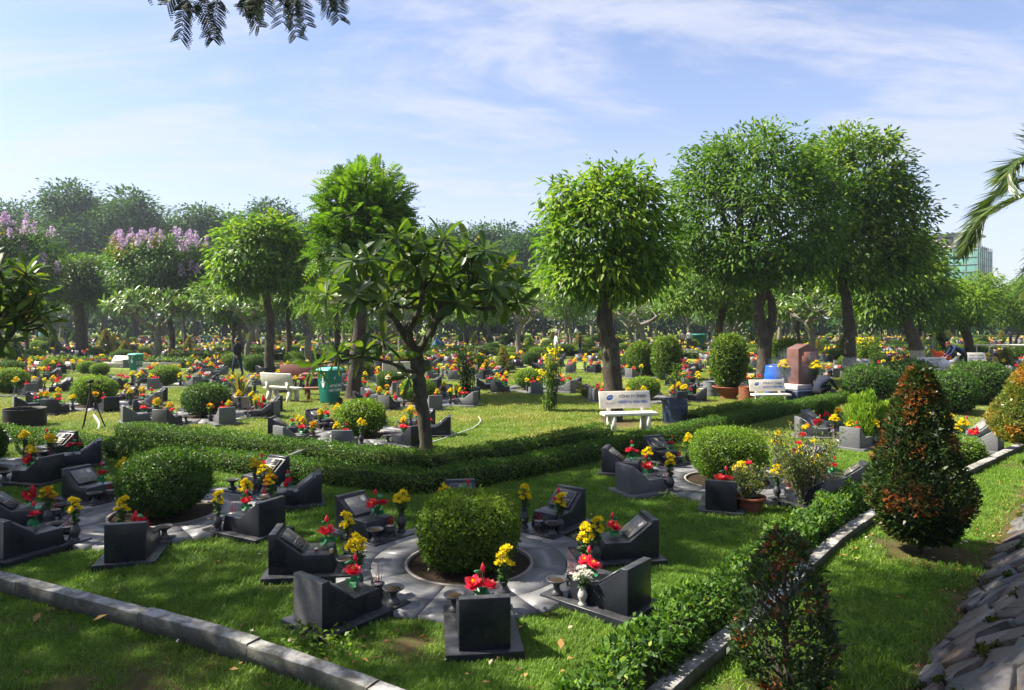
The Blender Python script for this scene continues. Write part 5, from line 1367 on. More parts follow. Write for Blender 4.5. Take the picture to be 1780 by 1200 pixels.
m = MB(); a_ = np.linspace(.25, 6.03, 12); m.add([(0, 0, 0)] + [(.06 * math.cos(t), .06 * math.sin(t), .012 * math.sin(3 * t) + .015) for t in a_], [[0, k + 1, k + 2] for k in range(11)]); PAD = m.mesh('lotus_leaf', M['cloth_green'], True)
def make_lotus(kind):
    rg = np.random.default_rng(200 + kind)
    o = thing('artificial_lotus', 'lotus', 'artificial flower')
    st = MB(); pts = []
    fl = [[(0, 0, .13, .25, 0)], [(-.045, 0, .12, -.2, .3), (.05, .015, .125, .5, 0)], [(0, 0, .12, 1.1, .2), (.06, -.02, .09, .9, .8)]][kind % 3]
    for x, y, z, tx_, ty in fl:
        f = mesh_obj('lotus_flower', LF[rg.integers(3) if kind < 3 else 3], o); f.location = (x, y, z); f.rotation_euler = (tx_, ty, rg.random() * 6); pts.append((x, y, z))
    b = mesh_obj('bud', BUD, o); b.location = (-.02, .02, .245 if kind != 2 else .2); b.rotation_euler = (.2, .1, 0); pts.append(b.location)
    p = mesh_obj('seed_pod', POD, o); p.location = (.03, -.01, .20 if kind != 2 else .17); p.rotation_euler = (.3, .3, 0); p.scale = (1.15,) * 3; pts.append(p.location)
    for k in range(3):
        l = mesh_obj('lotus_leaf', PAD, o); a = k * 2.1 + kind; l.location = (.03 * math.cos(a), .03 * math.sin(a), .05); l.rotation_euler = (.7 * math.sin(a), -.7 * math.cos(a), a); l.scale = (rg.uniform(.7, 1),) * 3
    for p_ in pts: tube(st, [(0, 0, 0), (p_[0] * .5, p_[1] * .5, p_[2] * .55), tuple(p_)], .0035, 5, 0, False)
    st.build('stalks', M['cloth_green'], o, stuff=True)
    return o
LT = [make_lotus(0), make_lotus(1), make_lotus(2)]
def lotus_joined(seed, mat):
    rg = np.random.default_rng(seed); m = MB()
    for c in ((-.04, 0, .12), (.045, .02, .13)):
        n = 11; a = np.arange(n) * 2.4; el = np.linspace(.1, 1.2, n); A = np.stack([np.cos(a) * np.cos(el), np.sin(a) * np.cos(el), np.sin(el)], -1)
        leaves(m, np.repeat([c], n, 0), A, np.array([0, 0, 1.]) + rg.normal(size=(n, 3)) * .2, .068, .062, 0, rg.random(n), -.1, -.1)
    ball(m, (0, .01, .22), (.016, .016, .03), 6, 5, 0)
    n = 7; leaves(m, np.array([0, 0, .05]) + rg.normal(size=(n, 3)) * .02, unit(rg.normal(size=(n, 3)) + [0, 0, .3]), np.array([0, 0, 1.]) + rg.normal(size=(n, 3)) * .3, .085, .075, 1, rg.random(n))
    tube(m, [(0, 0, 0), (0, 0, .14)], .008, 4, 1); tube(m, [(0, 0, .1), (0, .01, .2)], .003, 3, 1)
    return m.mesh('spray', [M[mat], M['cloth_green']])
LJ = [lotus_joined(1, 'red'), lotus_joined(2, 'red'), lotus_joined(3, 'pink')]

def make_burner():
    o = thing('incense_burner', 'burner', 'incense burner')
    m = MB(); lathe(m, [(.03, .035), (.052, .05), (.060, .075), (.052, .095), (.046, .102), (.056, .112), (.056, .118), (.046, .116)], 14); m.build('bowl', M['urn'], o, smooth=True)
    m = MB(); lathe(m, [(.047, .108), (.03, .116), (.001, .119)], 12, close=False); m.build('ash', M['ash'], o)
    for k in range(3):
        a = k * 2.094; m = MB(); tube(m, [(.036 * math.cos(a), .036 * math.sin(a), .06), (.05 * math.cos(a), .05 * math.sin(a), .03), (.043 * math.cos(a), .043 * math.sin(a), 0)], [.016, .013, .012], 6); m.build('leg', M['urn'], o)
    for s in (-1, 1):
        m = MB(); tube(m, [(s * .05, 0, .085), (s * .075, 0, .1), (s * .078, 0, .125)], [.01, .011, .008], 6); m.build('handle', M['urn'], o)
    rg = np.random.default_rng(3); m = MB()
    for k in range(16):
        a = rg.random() * 6.28; r = rg.uniform(0, .028); tl = rg.uniform(.05, .10) if k > 2 else rg.uniform(.15, .24); tube(m, [(r * math.cos(a), r * math.sin(a), .11), (r * 1.7 * math.cos(a) + rg.normal(0, .006), r * 1.7 * math.sin(a) + rg.normal(0, .006), .115 + tl)], .0016 if k > 2 else .0011, 4)
    m.build('incense_sticks', M['incense'], o, stuff=True)
    return o
def make_dish():
    o = thing('offering_dish', 'dish', 'offering dish')
    m = MB(); lathe(m, [(.055, 0), (.057, .014), (.035, .03), (.026, .055), (.030, .085), (.075, .112), (.092, .125), (.092, .132), (.084, .132), (.070, .120), (.001, .112)], 20, close=False); m.build('pedestal_bowl', M['urn'], o, smooth=True)
    m = MB(); lathe(m, [(.066, .1185), (.03, .1215), (.001, .122)], 16, close=False); m.build('offering_sand', M['soil'], o)
    return o
BURN, DISH = make_burner(), make_dish()
def candle_cup(label, mat, loc):
    o = thing('candle_cup', label, 'candle cup', loc)
    m = MB(); lathe(m, [(.013, 0), (.017, .035), (.017, .037), (.015, .036)], 10); m.build('glass', M['hose_grey'], o); m = MB(); lathe(m, [(.0145, .004), (.0175, .027)], 10); m.build('wax', M[mat], o)

PROTO_USED = set()
def place(o, loc, rz, label, group, sc=1.0):
    if o.name not in PROTO_USED:
        PROTO_USED.add(o.name)
        KIDS.setdefault(o.name, list(o.children))
        for c in o.children: KIDS.setdefault(c.name, list(c.children))
        o.location = loc; o.rotation_euler = (0, 0, rz); o.scale = (sc,) * 3; o['label'] = label; o['group'] = group
        return o
    return dup(o, loc, rz, sc, label, group)
TB = {k: make_tomb(k) for k in TM}
TBF = {}
POS_W = {0: 'right', 1: 'far right', 2: 'farthest', 3: 'far left', 4: 'left', 5: 'near left', 6: 'nearest', 7: 'near right'}
GT, GV, GL, GB, GD = 'granite tombs set round the clipped bushes', 'vases of yellow chrysanthemums at the tombs', 'artificial red lotus sprays on the tombs', 'incense burners on the tomb slabs', 'offering dishes on the tomb slabs'
slabs = []
def put_tomb(x, y, fwd, kind, rg, lab, near, label_fn, joined=False):
    """fwd: angle of the direction the tomb faces"""
    rz = fwd - math.pi / 2
    c, s = math.cos(rz), math.sin(rz)
    L = lambda lx, ly, lz: (x + c * lx - s * ly, y + s * lx + c * ly, lz)
    slabs.append((x, y, rz))
    tn = {'dark': 'black granite', 'dark2': 'black granite', 'grey': 'grey granite', 'grey2': 'grey granite'}[kind]
    place(TB[kind], (x, y, 0), rz, label_fn(tn + ' tomb'), GT)
    sd = 1 if rg.random() < .62 else -1
    vl = L(.215 * sd, .245 + rg.uniform(-.02, .06), H0)
    if near:
        place(BQ[rg.choice(4, p=[.36, .32, .2, .12])], vl, rg.random() * 6, label_fn('yellow chrysanthemum vase'), GV, rg.uniform(.95, 1.12))
        place(LT[rg.integers(3)], L(rg.uniform(-.07, .07), rg.uniform(-.02, .08), H0 + TOP), rg.random() * 6, label_fn('red lotus spray'), GL, rg.uniform(.92, 1.15))
        place(BURN, L(rg.uniform(-.02, .05) * sd, .285, H0), rz, label_fn('incense burner'), GB)
        place(DISH, L(-.19 * sd, .285, H0), rz, label_fn('footed stone dish'), GD)
        if rg.random() < .3:
            place(BQ[rg.integers(4)], L(-.23 * sd, .20, H0), rg.random() * 6, label_fn('second chrysanthemum vase'), GV, .95)
    else:
        if rg.random() < .92:
            o = place(VASEJ[rg.choice(5, p=[.34, .24, .24, .12, .06])], vl, rg.random() * 6, label_fn('vase of chrysanthemums'), GV, rg.uniform(.95, 1.3))
        if rg.random() < .36: place(VASEJ[rg.integers(5)], L(-.2 * sd, .25, H0), rg.random() * 6, label_fn('vase of chrysanthemums'), GV, rg.uniform(.9, 1.2))
        if rg.random() < .97: place(SPRAYJ[rg.choice(3, p=[.45, .4, .15])], L(rg.uniform(-.07, .07), rg.uniform(-.02, .08), H0 + TOP), rg.random() * 6, label_fn('red lotus spray'), GL, rg.uniform(1.1, 1.5))
def wrap(name, cat, me, part):
    o = thing(name, name, cat); mesh_obj(part, me, o, True); return o
VASEJ = [wrap('flower_vase', 'flower vase', me, 'bouquet') for me in BJ]
SPRAYJ = [wrap('artificial_lotus', 'artificial flower', me, 'flowers') for me in LJ]

rg = np.random.default_rng(300)
SKIP = {(4, 3), (4, 4), (4, 5)}
for ri, (x, y, a0, ph, kind, gs) in enumerate(RING):
    for k in range(8):
        a = R(a0 + 45 * k)
        tx_, ty_ = x + TOMB_R * math.cos(a), y + TOMB_R * math.sin(a)
        if abs(tx_) > .80 * ty_ + .6: continue
        if min(math.hypot(tx_ - hx, ty_ - hy) for hx, hy in HB1 + HA[:-1]) < .55: continue
        sec = int(round(((math.degrees(a) % 360) / 45))) % 8
        pw = POS_W[sec]
        kd = 'grey' if rg.random() < gs else ('dark' if rg.random() < .7 else 'dark2')
        if ri < 3: kd = 'dark2' if k in (2, 5, 7) else 'dark'
        fn = (lambda w, pw=pw, ph=ph: f'{w}, {pw} in the {ph}')
        put_tomb(tx_, ty_, a + math.pi + rg.normal(0, .03), kd, rg, '', ri < 10, fn)
# candles on the left tomb of the front ring
a = R(-83 + 45 * 6); cx, cy = -.42 + 1.42 * math.cos(a), 6.72 + 1.42 * math.sin(a)
candle_cup('small red candle cup on the left tomb of the front ring', 'glass_red', (cx - .02, cy - .10, H0 + TOP)); candle_cup('amber candle cup on the left tomb of the front ring', 'glass_amber', (cx + .13, cy - .12, H0 + TOP)); candle_cup('red candle cup behind the lotus on the left front tomb', 'glass_red', (cx - .0, cy + .08, H0 + TOP))
# pale vase with white daisies on the near right tomb
a = R(-83 + 45); o = make_bouquet(21, 'urn_pale', 14, .11, .26, .36, ('white_petal',)); o['label'] = 'pale vase of small white daisies on the near right front tomb'; o['group'] = GV
o.location = (-.42 + 1.30 * math.cos(a) - .02, 6.72 + 1.30 * math.sin(a) - .27, H0); o.scale = (.8,) * 3

# ------------------------------------------------------------------ rings farther back, still single tombs, then one mass
occupied = [(r[0], r[1], 2.3) for r in RING] + [(atd(1063, 16.6), 16.6, .8), (9.5, 26, .7), (12.9, 28, .7), (-4.9, 21.5, .6)]
far_rings = []
tries = 0
while tries < 24000:
    tries += 1
    y_ = 23 + 70 * rg.random() ** 1.15
    x_ = rg.uniform(-.80, .80) * y_
    if 12.5 < y_ < 34 and -1.4 < x_ < 2.6 and y_ < 21: continue
    if 3.2 < x_ < 16 and y_ < 25.5: continue
    if -9.5 < x_ < -5.5 and 19.5 < y_ < 24: continue
    dm = 4.35 if y_ < 45 else 4.6
    if any((x_ - a) ** 2 + (y_ - b) ** 2 < (dm if r > 2 else r + 1.8) ** 2 for a, b, r in occupied): continue
    occupied.append((x_, y_, 2.3)); far_rings.append((x_, y_))
far_rings.sort(key=lambda p: p[1])
PH_T, PH_V, PH_L = ('small granite tomb in the crowded rings of the middle distance', 'small vase of chrysanthemums in the crowded rings of the middle distance', 'small red lotus spray in the crowded rings of the middle distance')
count = len(slabs)
for o_k in TM: TBF[o_k] = None
stuff_rings = []
fb = 0
FB = ['small bright round bush in the crowded rings further back', 'small dark round bush in the crowded rings further back', 'small mid-green round bush in the crowded rings further back', 'small orange-green conical shrub further back', 'small dark conical shrub further back']
cp = []
for kk, (mt, sd_) in enumerate((('lf_varieg', 401), ('lf_dark', 402))):
    cp.append(cone_shrub('x', 0, 0, .55, 1.5, 3200, .075, mt, .08, sd_, .45, 20, .8, group='clipped shrubs further back'))
fbp = [bush('clipped_bush', 'x', 'bush', 0, 0, p_, 1, 'clipped shrubs further back') for p_ in (B_br[0], B_dk[1], B_md[0])] + cp
for (x, y) in far_rings:
    a0 = rg.random() * 45
    gsh = .55
    ind = count + 8 <= 300
    for k in range(8):
        a = R(a0 + 45 * k); tx_, ty_ = x + TOMB_R * math.cos(a), y + TOMB_R * math.sin(a)
        if abs(tx_) > .79 * ty_: continue
        if ind:
            count += 1
            put_tomb(tx_, ty_, a + math.pi, 'grey' if rg.random() < gsh else 'dark', rg, '', False, lambda w: {'g': PH_T, 'b': PH_T, 'v': PH_V, 'r': PH_L}[w[0]])
        else: stuff_rings.append((tx_, ty_, a + math.pi))
    q = rg.random()
    kb = 0 if q < .40 else 1 if q < .55 else 2 if q < .80 else 3 if q < .9 else 4
    if abs(x) < .79 * y and rg.random() < .95 and not blocked(890 + x / y * FPX, y):
        sc = rg.uniform(.75, 1.1) * (1 if kb < 3 else rg.uniform(.8, 1.3))
        place(fbp[kb], (x, y, 0), rg.random() * 6, FB[kb], 'clipped shrubs further back', sc)
n_extra = 0
while n_extra < 110:
    y_ = rg.uniform(27, 85); x_ = rg.uniform(-.78, .78) * y_
    if min((x_ - a) ** 2 + (y_ - b) ** 2 for a, b in far_rings) < 1.9 ** 2 or min(np.hypot(RP[:, 0] - x_, RP[:, 1] - y_)) < 2.6 or abs(x_ - 12) < 4 and y_ < 30 or blocked(890 + x_ / y_ * FPX, y_): continue
    n_extra += 1; kb = int(rg.choice(5, p=[.34, .2, .3, .1, .06])); place(fbp[kb], (x_, y_, 0), rg.random() * 6, FB[kb], 'clipped shrubs further back', rg.uniform(.6, 1.15))
m = MB(); f = MB(); fr = MB(); gr = MB()
prf = [(-.42, 0), (-.42, .43), (-.35, .43), (-.115, .225), (.135, .225), (.175, 0)]
for (x, y, fw) in stuff_rings:
    rz = fw - math.pi / 2; c, s = math.cos(rz), math.sin(rz); rot = np.array([[c, s, 0], [-s, c, 0], [0, 0, 1]])
    q = MB(); box(q, (0, -.03, .03), (.56, .88, .06)); prism(q, prf, -.185, .185)
    for v_, f_ in [(np.concatenate(q.v), q.f)]:
        m.add(v_ @ rot + np.array([x, y, 0]), [list(t_[0]) if len(t_) == 1 else None for t_ in f_[1:]] , int(rg.random() < .5)); m.add(v_[:8] @ rot + np.array([x, y, 0]), q.f[0], 0)
    for (lx, ly, lz), mb_, rr in (((.2 * (1 if rg.random() < .5 else -1), .25, .44), f, .085), ((0, .03, .36), fr, .07)):
        if mb_ is f and rg.random() < .38: continue
        p0 = np.array([lx, ly, lz]) @ rot + np.array([x, y, 0])
        k = 5; cc = p0 + rg.normal(size=(k, 3)) * np.array([.06, .06, .04])
        d = rdir(k * 5, rg); leaves(mb_, np.repeat(cc, 5, 0), d, rdir(k * 5, rg), rr, rr * .8, 0 if rg.random() < .88 else 1, rg.random(k * 5))
        leaves(gr, p0 + np.array([0, 0, -.12]) + rg.normal(size=(6, 3)) * .05, rdir(6, rg), rdir(6, rg), .12, .06, 0, rg.random(6))
if stuff_rings:
    tag(m.build('distant_tombs', [M['granite_grey'], M['granite']]), kind='stuff'); tag(f.build('distant_bouquets', [M['yellow'], M['orange']]), kind='stuff'); tag(fr.build('distant_lotus_sprays', [M['red'], M['pink']]), kind='stuff'); tag(gr.build('distant_flower_leaves', M['stem']), kind='stuff')
print('TOMBS', count, 'STUFF', len(stuff_rings), 'RINGS', len(far_rings))

# low hedges in the distance
for k, (p0, p1, lab) in enumerate([((-33, 37.5), (-16.5, 36.0), 'low hedge at the left in front of the white kerb'), ((-22, 44.0), (-2, 42.5), 'long low hedge behind the walking man'), ((-30, 55), (4, 53), 'farther long low hedge at left of the middle distance'), ((8, 45), (34, 44), 'long low hedge behind the brown monument'), ((14, 57), (46, 55), 'farther low hedge at right of the middle distance'), ((-6, 49), (12, 48.2), 'low hedge in the middle distance at centre')]):
    hedge(lab, [p0, ((p0[0] + p1[0]) / 2, (p0[1] + p1[1]) / 2 + .2), p1], .8, .5, .12, 130, .05, 'lf_topiary', 500 + k)

# ------------------------------------------------------------------ benches, bins, barrels, pots
def text_mesh(body, size, mat, parent, mtx, name='lettering', bold=.0):
    cu = bpy.data.curves.new('t', 'FONT'); cu.body = body; cu.size = size; cu.align_x = 'CENTER'; cu.align_y = 'CENTER'; cu.offset = bold
    ob = bpy.data.objects.new('t', cu); COL.objects.link(ob)
    me = bpy.data.meshes.new_from_object(ob.evaluated_get(bpy.context.evaluated_depsgraph_get()))
    bpy.data.objects.remove(ob)
    me.materials.clear(); me.materials.append(M[mat])
    o = mesh_obj(name, me, parent, True); o.matrix_basis = mtx
    return o
def make_bench(mat='concrete_white', w=1.25, printed=True):
    """faces -y; back on the +y side"""
    o = thing('bench', 'bench', 'bench')
    m = MB(); box(m, (0, 0, .405), (w, .36, .07)); b = m.build('seat', M[mat], o); bevel(b, .018)
    back_pts = [(.20, .50), (.30, .88), (.345, .87), (.245, .49)]
    m = MB(); prism(m, back_pts, -w / 2 + .02, w / 2 - .02); b = m.build('backrest', M[mat], o); bevel(b, .012)
    for s in (-1, 1):
        x = s * w * .32
        m = MB(); prism(m, [(-.17, .37), (-.06, .37), (-.10, -.02), (-.20, -.02)], x - .05, x + .05); m.build('leg', M[mat], o)
        m = MB(); prism(m, [(.07, .37), (.17, .37), (.285, -.02), (.17, -.02)], x - .05, x + .05); m.build('leg', M[mat], o)
        m = MB(); prism(m, [(.175, .37), (.235, .375), (.285, .60), (.222, .58)], x - .045, x + .045); m.build('back_post', M[mat], o)
    if printed:
        tilt = math.atan2(.38, .10)
        base = Matrix.Translation((0, .247, .69)) @ Matrix.Rotation(tilt, 4, 'X')
        off = Matrix.Translation((0, 0, .004))
        text_mesh('CÔNG TY TNHH', .085, 'print_dark', o, base @ Matrix.Translation((.18, .07, .005)), bold=.002)
        text_mesh('DỊCH VỤ HOA VIÊN', .075, 'logo_blue', o, base @ Matrix.Translation((.18, -.06, .005)), bold=.002)
        lg = MB(); ring_ = [(.085 * math.cos(t), .052 * math.sin(t)) for t in np.linspace(0, 6.283, 20, endpoint=False)]
        lg.add([(x * .92 - y * .3, y + x * .35, 0) for x, y in ring_], [list(range(20))]); lo = lg.build('logo', M['logo_blue'], o); lo.matrix_basis = base @ Matrix.Translation((-.36, .05, .005))
        lg = MB(); lg.add([(-.05, -.006, .001), (.05, .012, .001), (.05, .024, .001), (-.05, .006, .001)], np.array([(0, 1, 2, 3)])); l2 = lg.build('logo_band', M['print_white'], o); l2.matrix_basis = base @ Matrix.Translation((-.36, .05, .005))
        text_mesh('NƠI AN NGHỈ', .032, 'print_dark', o, base @ Matrix.Translation((-.36, -.09, .005)))
    return o
BENCH = make_bench()
x, y = at(1097, 752); place(BENCH, (x - .03, y + .1, 0), R(10), 'white lettered bench with blue logo in front of the thick trunk', 'white benches', .98)
x, y = at(1340, 708); place(BENCH, (x, y, 0), R(5), 'white lettered bench in front of the blue barrel', 'white benches', .86)
x, y = at(1628, 660); place(BENCH, (x, y, 0), R(8), 'white bench with a plastic bag left of the bending person', 'white benches', 1.05)
x, y = at(1698, 650); place(BENCH, (x, y, 0), R(3), 'white bench at the right just past the bending person', 'white benches', 1.1)
x, y = at(1495, 662); place(BENCH, (x, y, 0), R(3), 'white bench half hidden behind the dark bushes, right of the limewashed trunk', 'white benches', 1.0)
pb = make_bench(printed=False); x, y = at(492, 698); place(pb, (x, y, 0), R(155), 'cream bench seen from behind beside the brown stone table', 'white benches', 1.0)
x, y = at(690, 668); place(pb, (x, y, 0), R(-160), 'pale bench behind the feathery tree trunk', 'white benches', 1.0)
bb_ = make_bench('brown_terrazzo', 1.5, False); bb_.name = 'bench'; x, y = at(520, 678); place(bb_, (x, y, 0), R(6), 'long brown terrazzo bench behind the cream bench', 'brown terrazzo seats')
o = thing('stone_table', 'brown terrazzo table with slab legs left of the green bin', 'table', (*at(553, 688), 0), R(8), 'brown terrazzo seats')
m = MB(); box(m, (0, 0, .70), (1.0, .6, .07)); b = m.build('tabletop', M['brown_terrazzo'], o); bevel(b, .015)
for s in (-1, 1):
    m = MB(); prism(m, [(-.24, 0), (.24, 0), (.15, .665), (-.15, .665)], s * .34 - .05, s * .34 + .05); m.build('leg', M['brown_terrazzo'], o)
o = thing('stone_bench', 'short brown terrazzo seat in front of the stone table', 'bench', (*at(548, 696), 0), R(8), 'brown terrazzo seats')
m = MB(); box(m, (.1, 0, .37), (.9, .3, .06)); b = m.build('seat', M['brown_terrazzo'], o); bevel(b, .012)
for s in (-1, 1):
    m = MB(); prism(m, [(-.12, 0), (.12, 0), (.08, .34), (-.08, .34)], .1 + s * .3 - .04, .1 + s * .3 + .04); m.build('leg', M['brown_terrazzo'], o)

def make_bin(printed=True):
    o = thing('wheeled_bin', 'bin', 'rubbish bin')
    v = []
    for z, hx, hy in ((.06, .215, .25), (.92, .275, .33), (.98, .285, .345)): v += [(-hx, -hy, z), (hx, -hy, z), (hx, hy, z), (-hx, hy, z)]
    f_ = [[3, 2, 1, 0], [8, 9, 10, 11]] + [[4 * l + k, 4 * l + (k + 1) % 4, 4 * l + 4 + (k + 1) % 4, 4 * l + 4 + k] for l in (0, 1) for k in range(4)]
    m = MB(); m.add(v, f_); b = m.build('body', M['bin_green'], o); bevel(b, .02)
    m = MB(); v = []
    for z, hx, y0, y1 in ((.985, .305, -.375, .36), (1.02, .305, -.375, .36), (1.075, .22, -.26, .30)): v += [(-hx, y0, z), (hx, y0, z), (hx, y1, z), (-hx, y1, z)]
    m.add(v, f_); b = m.build('lid', M['bin_lid'], o); bevel(b, .012)
    m = MB(); tube(m, [(-.26, .40, .97), (.26, .40, .97)], .02, 8); m.build('handle', M['bin_green'], o)
    for s in (-1, 1):
        m = MB(); tube(m, [(s * .215, .25, .10), (s * .27, .25, .10)], .10, 14); m.build('wheel', M['shoe'], o)
    if printed:
        F1 = Matrix.Translation((0, -.303, .60)) @ Matrix.Rotation(R(90 + 5), 4, 'X'); F2 = Matrix.Translation((.252, 0, .52)) @ Matrix.Rotation(R(90), 4, 'Z') @ Matrix.Rotation(R(90 + 4), 4, 'X')
        lg = MB(); lg.add([(-.07, -.01, 0), (.07, -.01, 0), (.035, -.14, 0), (-.035, -.14, 0)], np.array([(3, 2, 1, 0)])); lg.add([(-.11, .01, 0), (.11, .01, 0), (.11, .022, 0), (-.11, .022, 0)], np.array([(0, 1, 2, 3)])); lg.add([(.025 * math.cos(t), .11 + .025 * math.sin(t), 0) for t in np.linspace(0, 6.28, 12, endpoint=False)], [list(range(12))]); lg.add([(-.03, .025, 0), (.03, .025, 0), (.02, .08, 0), (-.02, .08, 0)], np.array([(0, 1, 2, 3)]))
        l = lg.build('litter_pictogram', M['print_white'], o, stuff=True); l.matrix_basis = F1 @ Matrix.Translation((0, .05, .012))
        lg = MB(); lg.add([(-.055, -.07, 0), (.055, -.07, 0), (.055, .07, 0), (-.055, .07, 0)], np.array([(0, 1, 2, 3)])); l = lg.build('sticker', M['sign_yellow'], o); l.matrix_basis = F1 @ Matrix.Translation((.06, .27, .014))
        lg = MB(); lg.add([(-.02, -.03, 0), (.02, -.03, 0), (.02, .03, 0), (-.02, .03, 0)], np.array([(0, 1, 2, 3)])); l = lg.build('sticker_mark', M['print_dark'], o); l.matrix_basis = F1 @ Matrix.Translation((.06, .27, .017))
        text_mesh('HÃY BỎ RÁC', .10, 'print_white', o, F2 @ Matrix.Translation((.02, .03, .014)), bold=.003); text_mesh('VÀO THÙNG', .10, 'print_white', o, F2 @ Matrix.Translation((.02, -.10, .011)), bold=.003); text_mesh('r', .16, 'print_white', o, F2 @ Matrix.Translation((-.05, .26, .022)), bold=.004)
    return o
BIN = make_bin()
x, y = at(573, 703); place(BIN, (x, y, 0), R(-30), 'green wheeled rubbish bin with white lettering near the stone table', 'green wheeled bins').scale = (.84, .84, 1)
x, y = at(236, 645); place(BIN, (x, y, 0), R(-15), 'green wheeled bin at left beside a frangipani trunk', 'green wheeled bins', .8)
x, y = at(360, 601); place(BIN, (x, y, 0), R(10), 'far green wheeled bin beyond the walking man', 'green wheeled bins', .95)

def barrel(name, label, cat, x, y, r, h, mat, bulge=.0, ribs=(), group=None, inner='black_metal', lid=None):
    o = thing(name, label, cat, (x, y, 0), 0, group)
    zs = np.linspace(0, h, 17); pr = []
    for z in zs:
        q = r * (1 + bulge * math.sin(math.pi * z / h)); q += sum(.012 * math.exp(-((z / h - k) / .02) ** 2) for k in ribs); pr.append((q, z))
    m = MB(); lathe(m, pr + [(pr[-1][0] - .015, h), (pr[-1][0] - .02, h - .12)], 24, close=False); m.build('drum', M[mat], o, smooth=True)
    m = MB(); lathe(m, [(pr[-1][0] - .02, h - .12), (.001, h - .12)], 20, close=False); m.build('drum_inside', M[inner], o)
    for z in (0.012, h - .004): m = MB(); tube(m, [((pr[-1][0] if z > .1 else r) * math.cos(t), (pr[-1][0] if z > .1 else r) * math.sin(t), z) for t in np.linspace(0, 6.283, 25)], .010, 5); m.build('rim', M[mat if lid is None else lid], o)
    return o
x, y = at(1348, 690); barrel('barrel', 'tall blue plastic barrel behind the second lettered bench', 'barrel', x, y, .30, 1.02, 'blue_plastic', .13, (.32, .68), lid='black_metal')
x, y = at(1178, 740); o = barrel('drum', 'navy blue metal drum with a stick, right of the front bench', 'drum', x, y + .25, .29, .58, 'navy_metal', 0, (.35, .68))
m = MB(); tube(m, [(-.02, 0, .2), (0, .02, .95)], .018, 6); m.build('stick', M['bark_grey'], o)
x, y = at(1299, 702); barrel('drum', 'rusty brown ribbed drum left of the second lettered bench', 'drum', x, y, .24, .50, 'rust', 0, (.25, .45, .65, .85))
x, y = at(1236, 690); barrel('drum', 'grey ribbed drum left of the terracotta bowl', 'drum', x, y, .24, .50, 'grey_metal', 0, (.2, .35, .5, .65))
x, y = at(43, 742); barrel('drum', 'wide sooty burning drum behind the hedge at far left', 'drum', x, y, .42, .42, 'black_metal', 0, (.3, .6))
x, y = at(1216, 606); o = thing('tapered_bin', 'dark green tapered bin far back, left of the potted climbing shrub', 'rubbish bin', (x, y, 0)); m = MB(); lathe(m, [(.5, 0), (.68, 1.2), (.74, 1.2), (.74, 1.32), (.66, 1.3)], 18); m.build('body', M['bin_green'], o)

def pot(label, x, y, prof, plant, group=None):
    o = thing('plant_pot', label, 'plant pot', (x, y, 0), 0, group)
    m = MB(); lathe(m, prof, 22, close=False); m.build('bowl', M['terracotta'], o, smooth=True)
    r, z = prof[-1]; m = MB(); lathe(m, [(r, z), (.001, z + .03)], 16, close=False); m.build('soil', M['soil'], o)
    return o
x, y = at(1267, 696); pot('wide terracotta bowl holding the clipped climbing shrub', x, y, [(.26, 0), (.28, .02), (.22, .12), (.26, .16), (.42, .34), (.48, .40), (.50, .43), (.46, .43), (.44, .38)], None)
pp = bush_parts(np.random.default_rng(601), .52, .80, 6500, .075, 'lf_topiary', 3.0, .10, 0)
o = bush('potted_shrub', 'tall clipped climbing shrub standing in the wide terracotta bowl', 'shrub', x, y, pp, 1, None, .40)
x2, y2 = at(1366, 662); bush('clipped_shrub', 'tall round clipped shrub behind the blue barrel', 'shrub', x2, y2, pp, (1.25, 1.25, 1.05), None, 0, 1.2)
x2, y2 = at(1112, 655); bush('clipped_shrub', 'dark upright shrub left of the taller one, centre right', 'shrub', x2, y2, pp, (.95, .95, .95), None, 0, 2.2)
x2, y2 = at(1158, 662); bush('clipped_shrub', 'tall upright shrub right of the thick trunk', 'shrub', x2, y2, pp, (1.05, 1.05, 1.12), None, 0, .4)
x, y = at(1303, 888); pot('small terracotta pot with a rose beside the sunlit bush', x, y, [(.13, 0), (.17, .10), (.19, .16), (.205, .16), (.205, .19), (.18, .19), (.175, .16)], None)
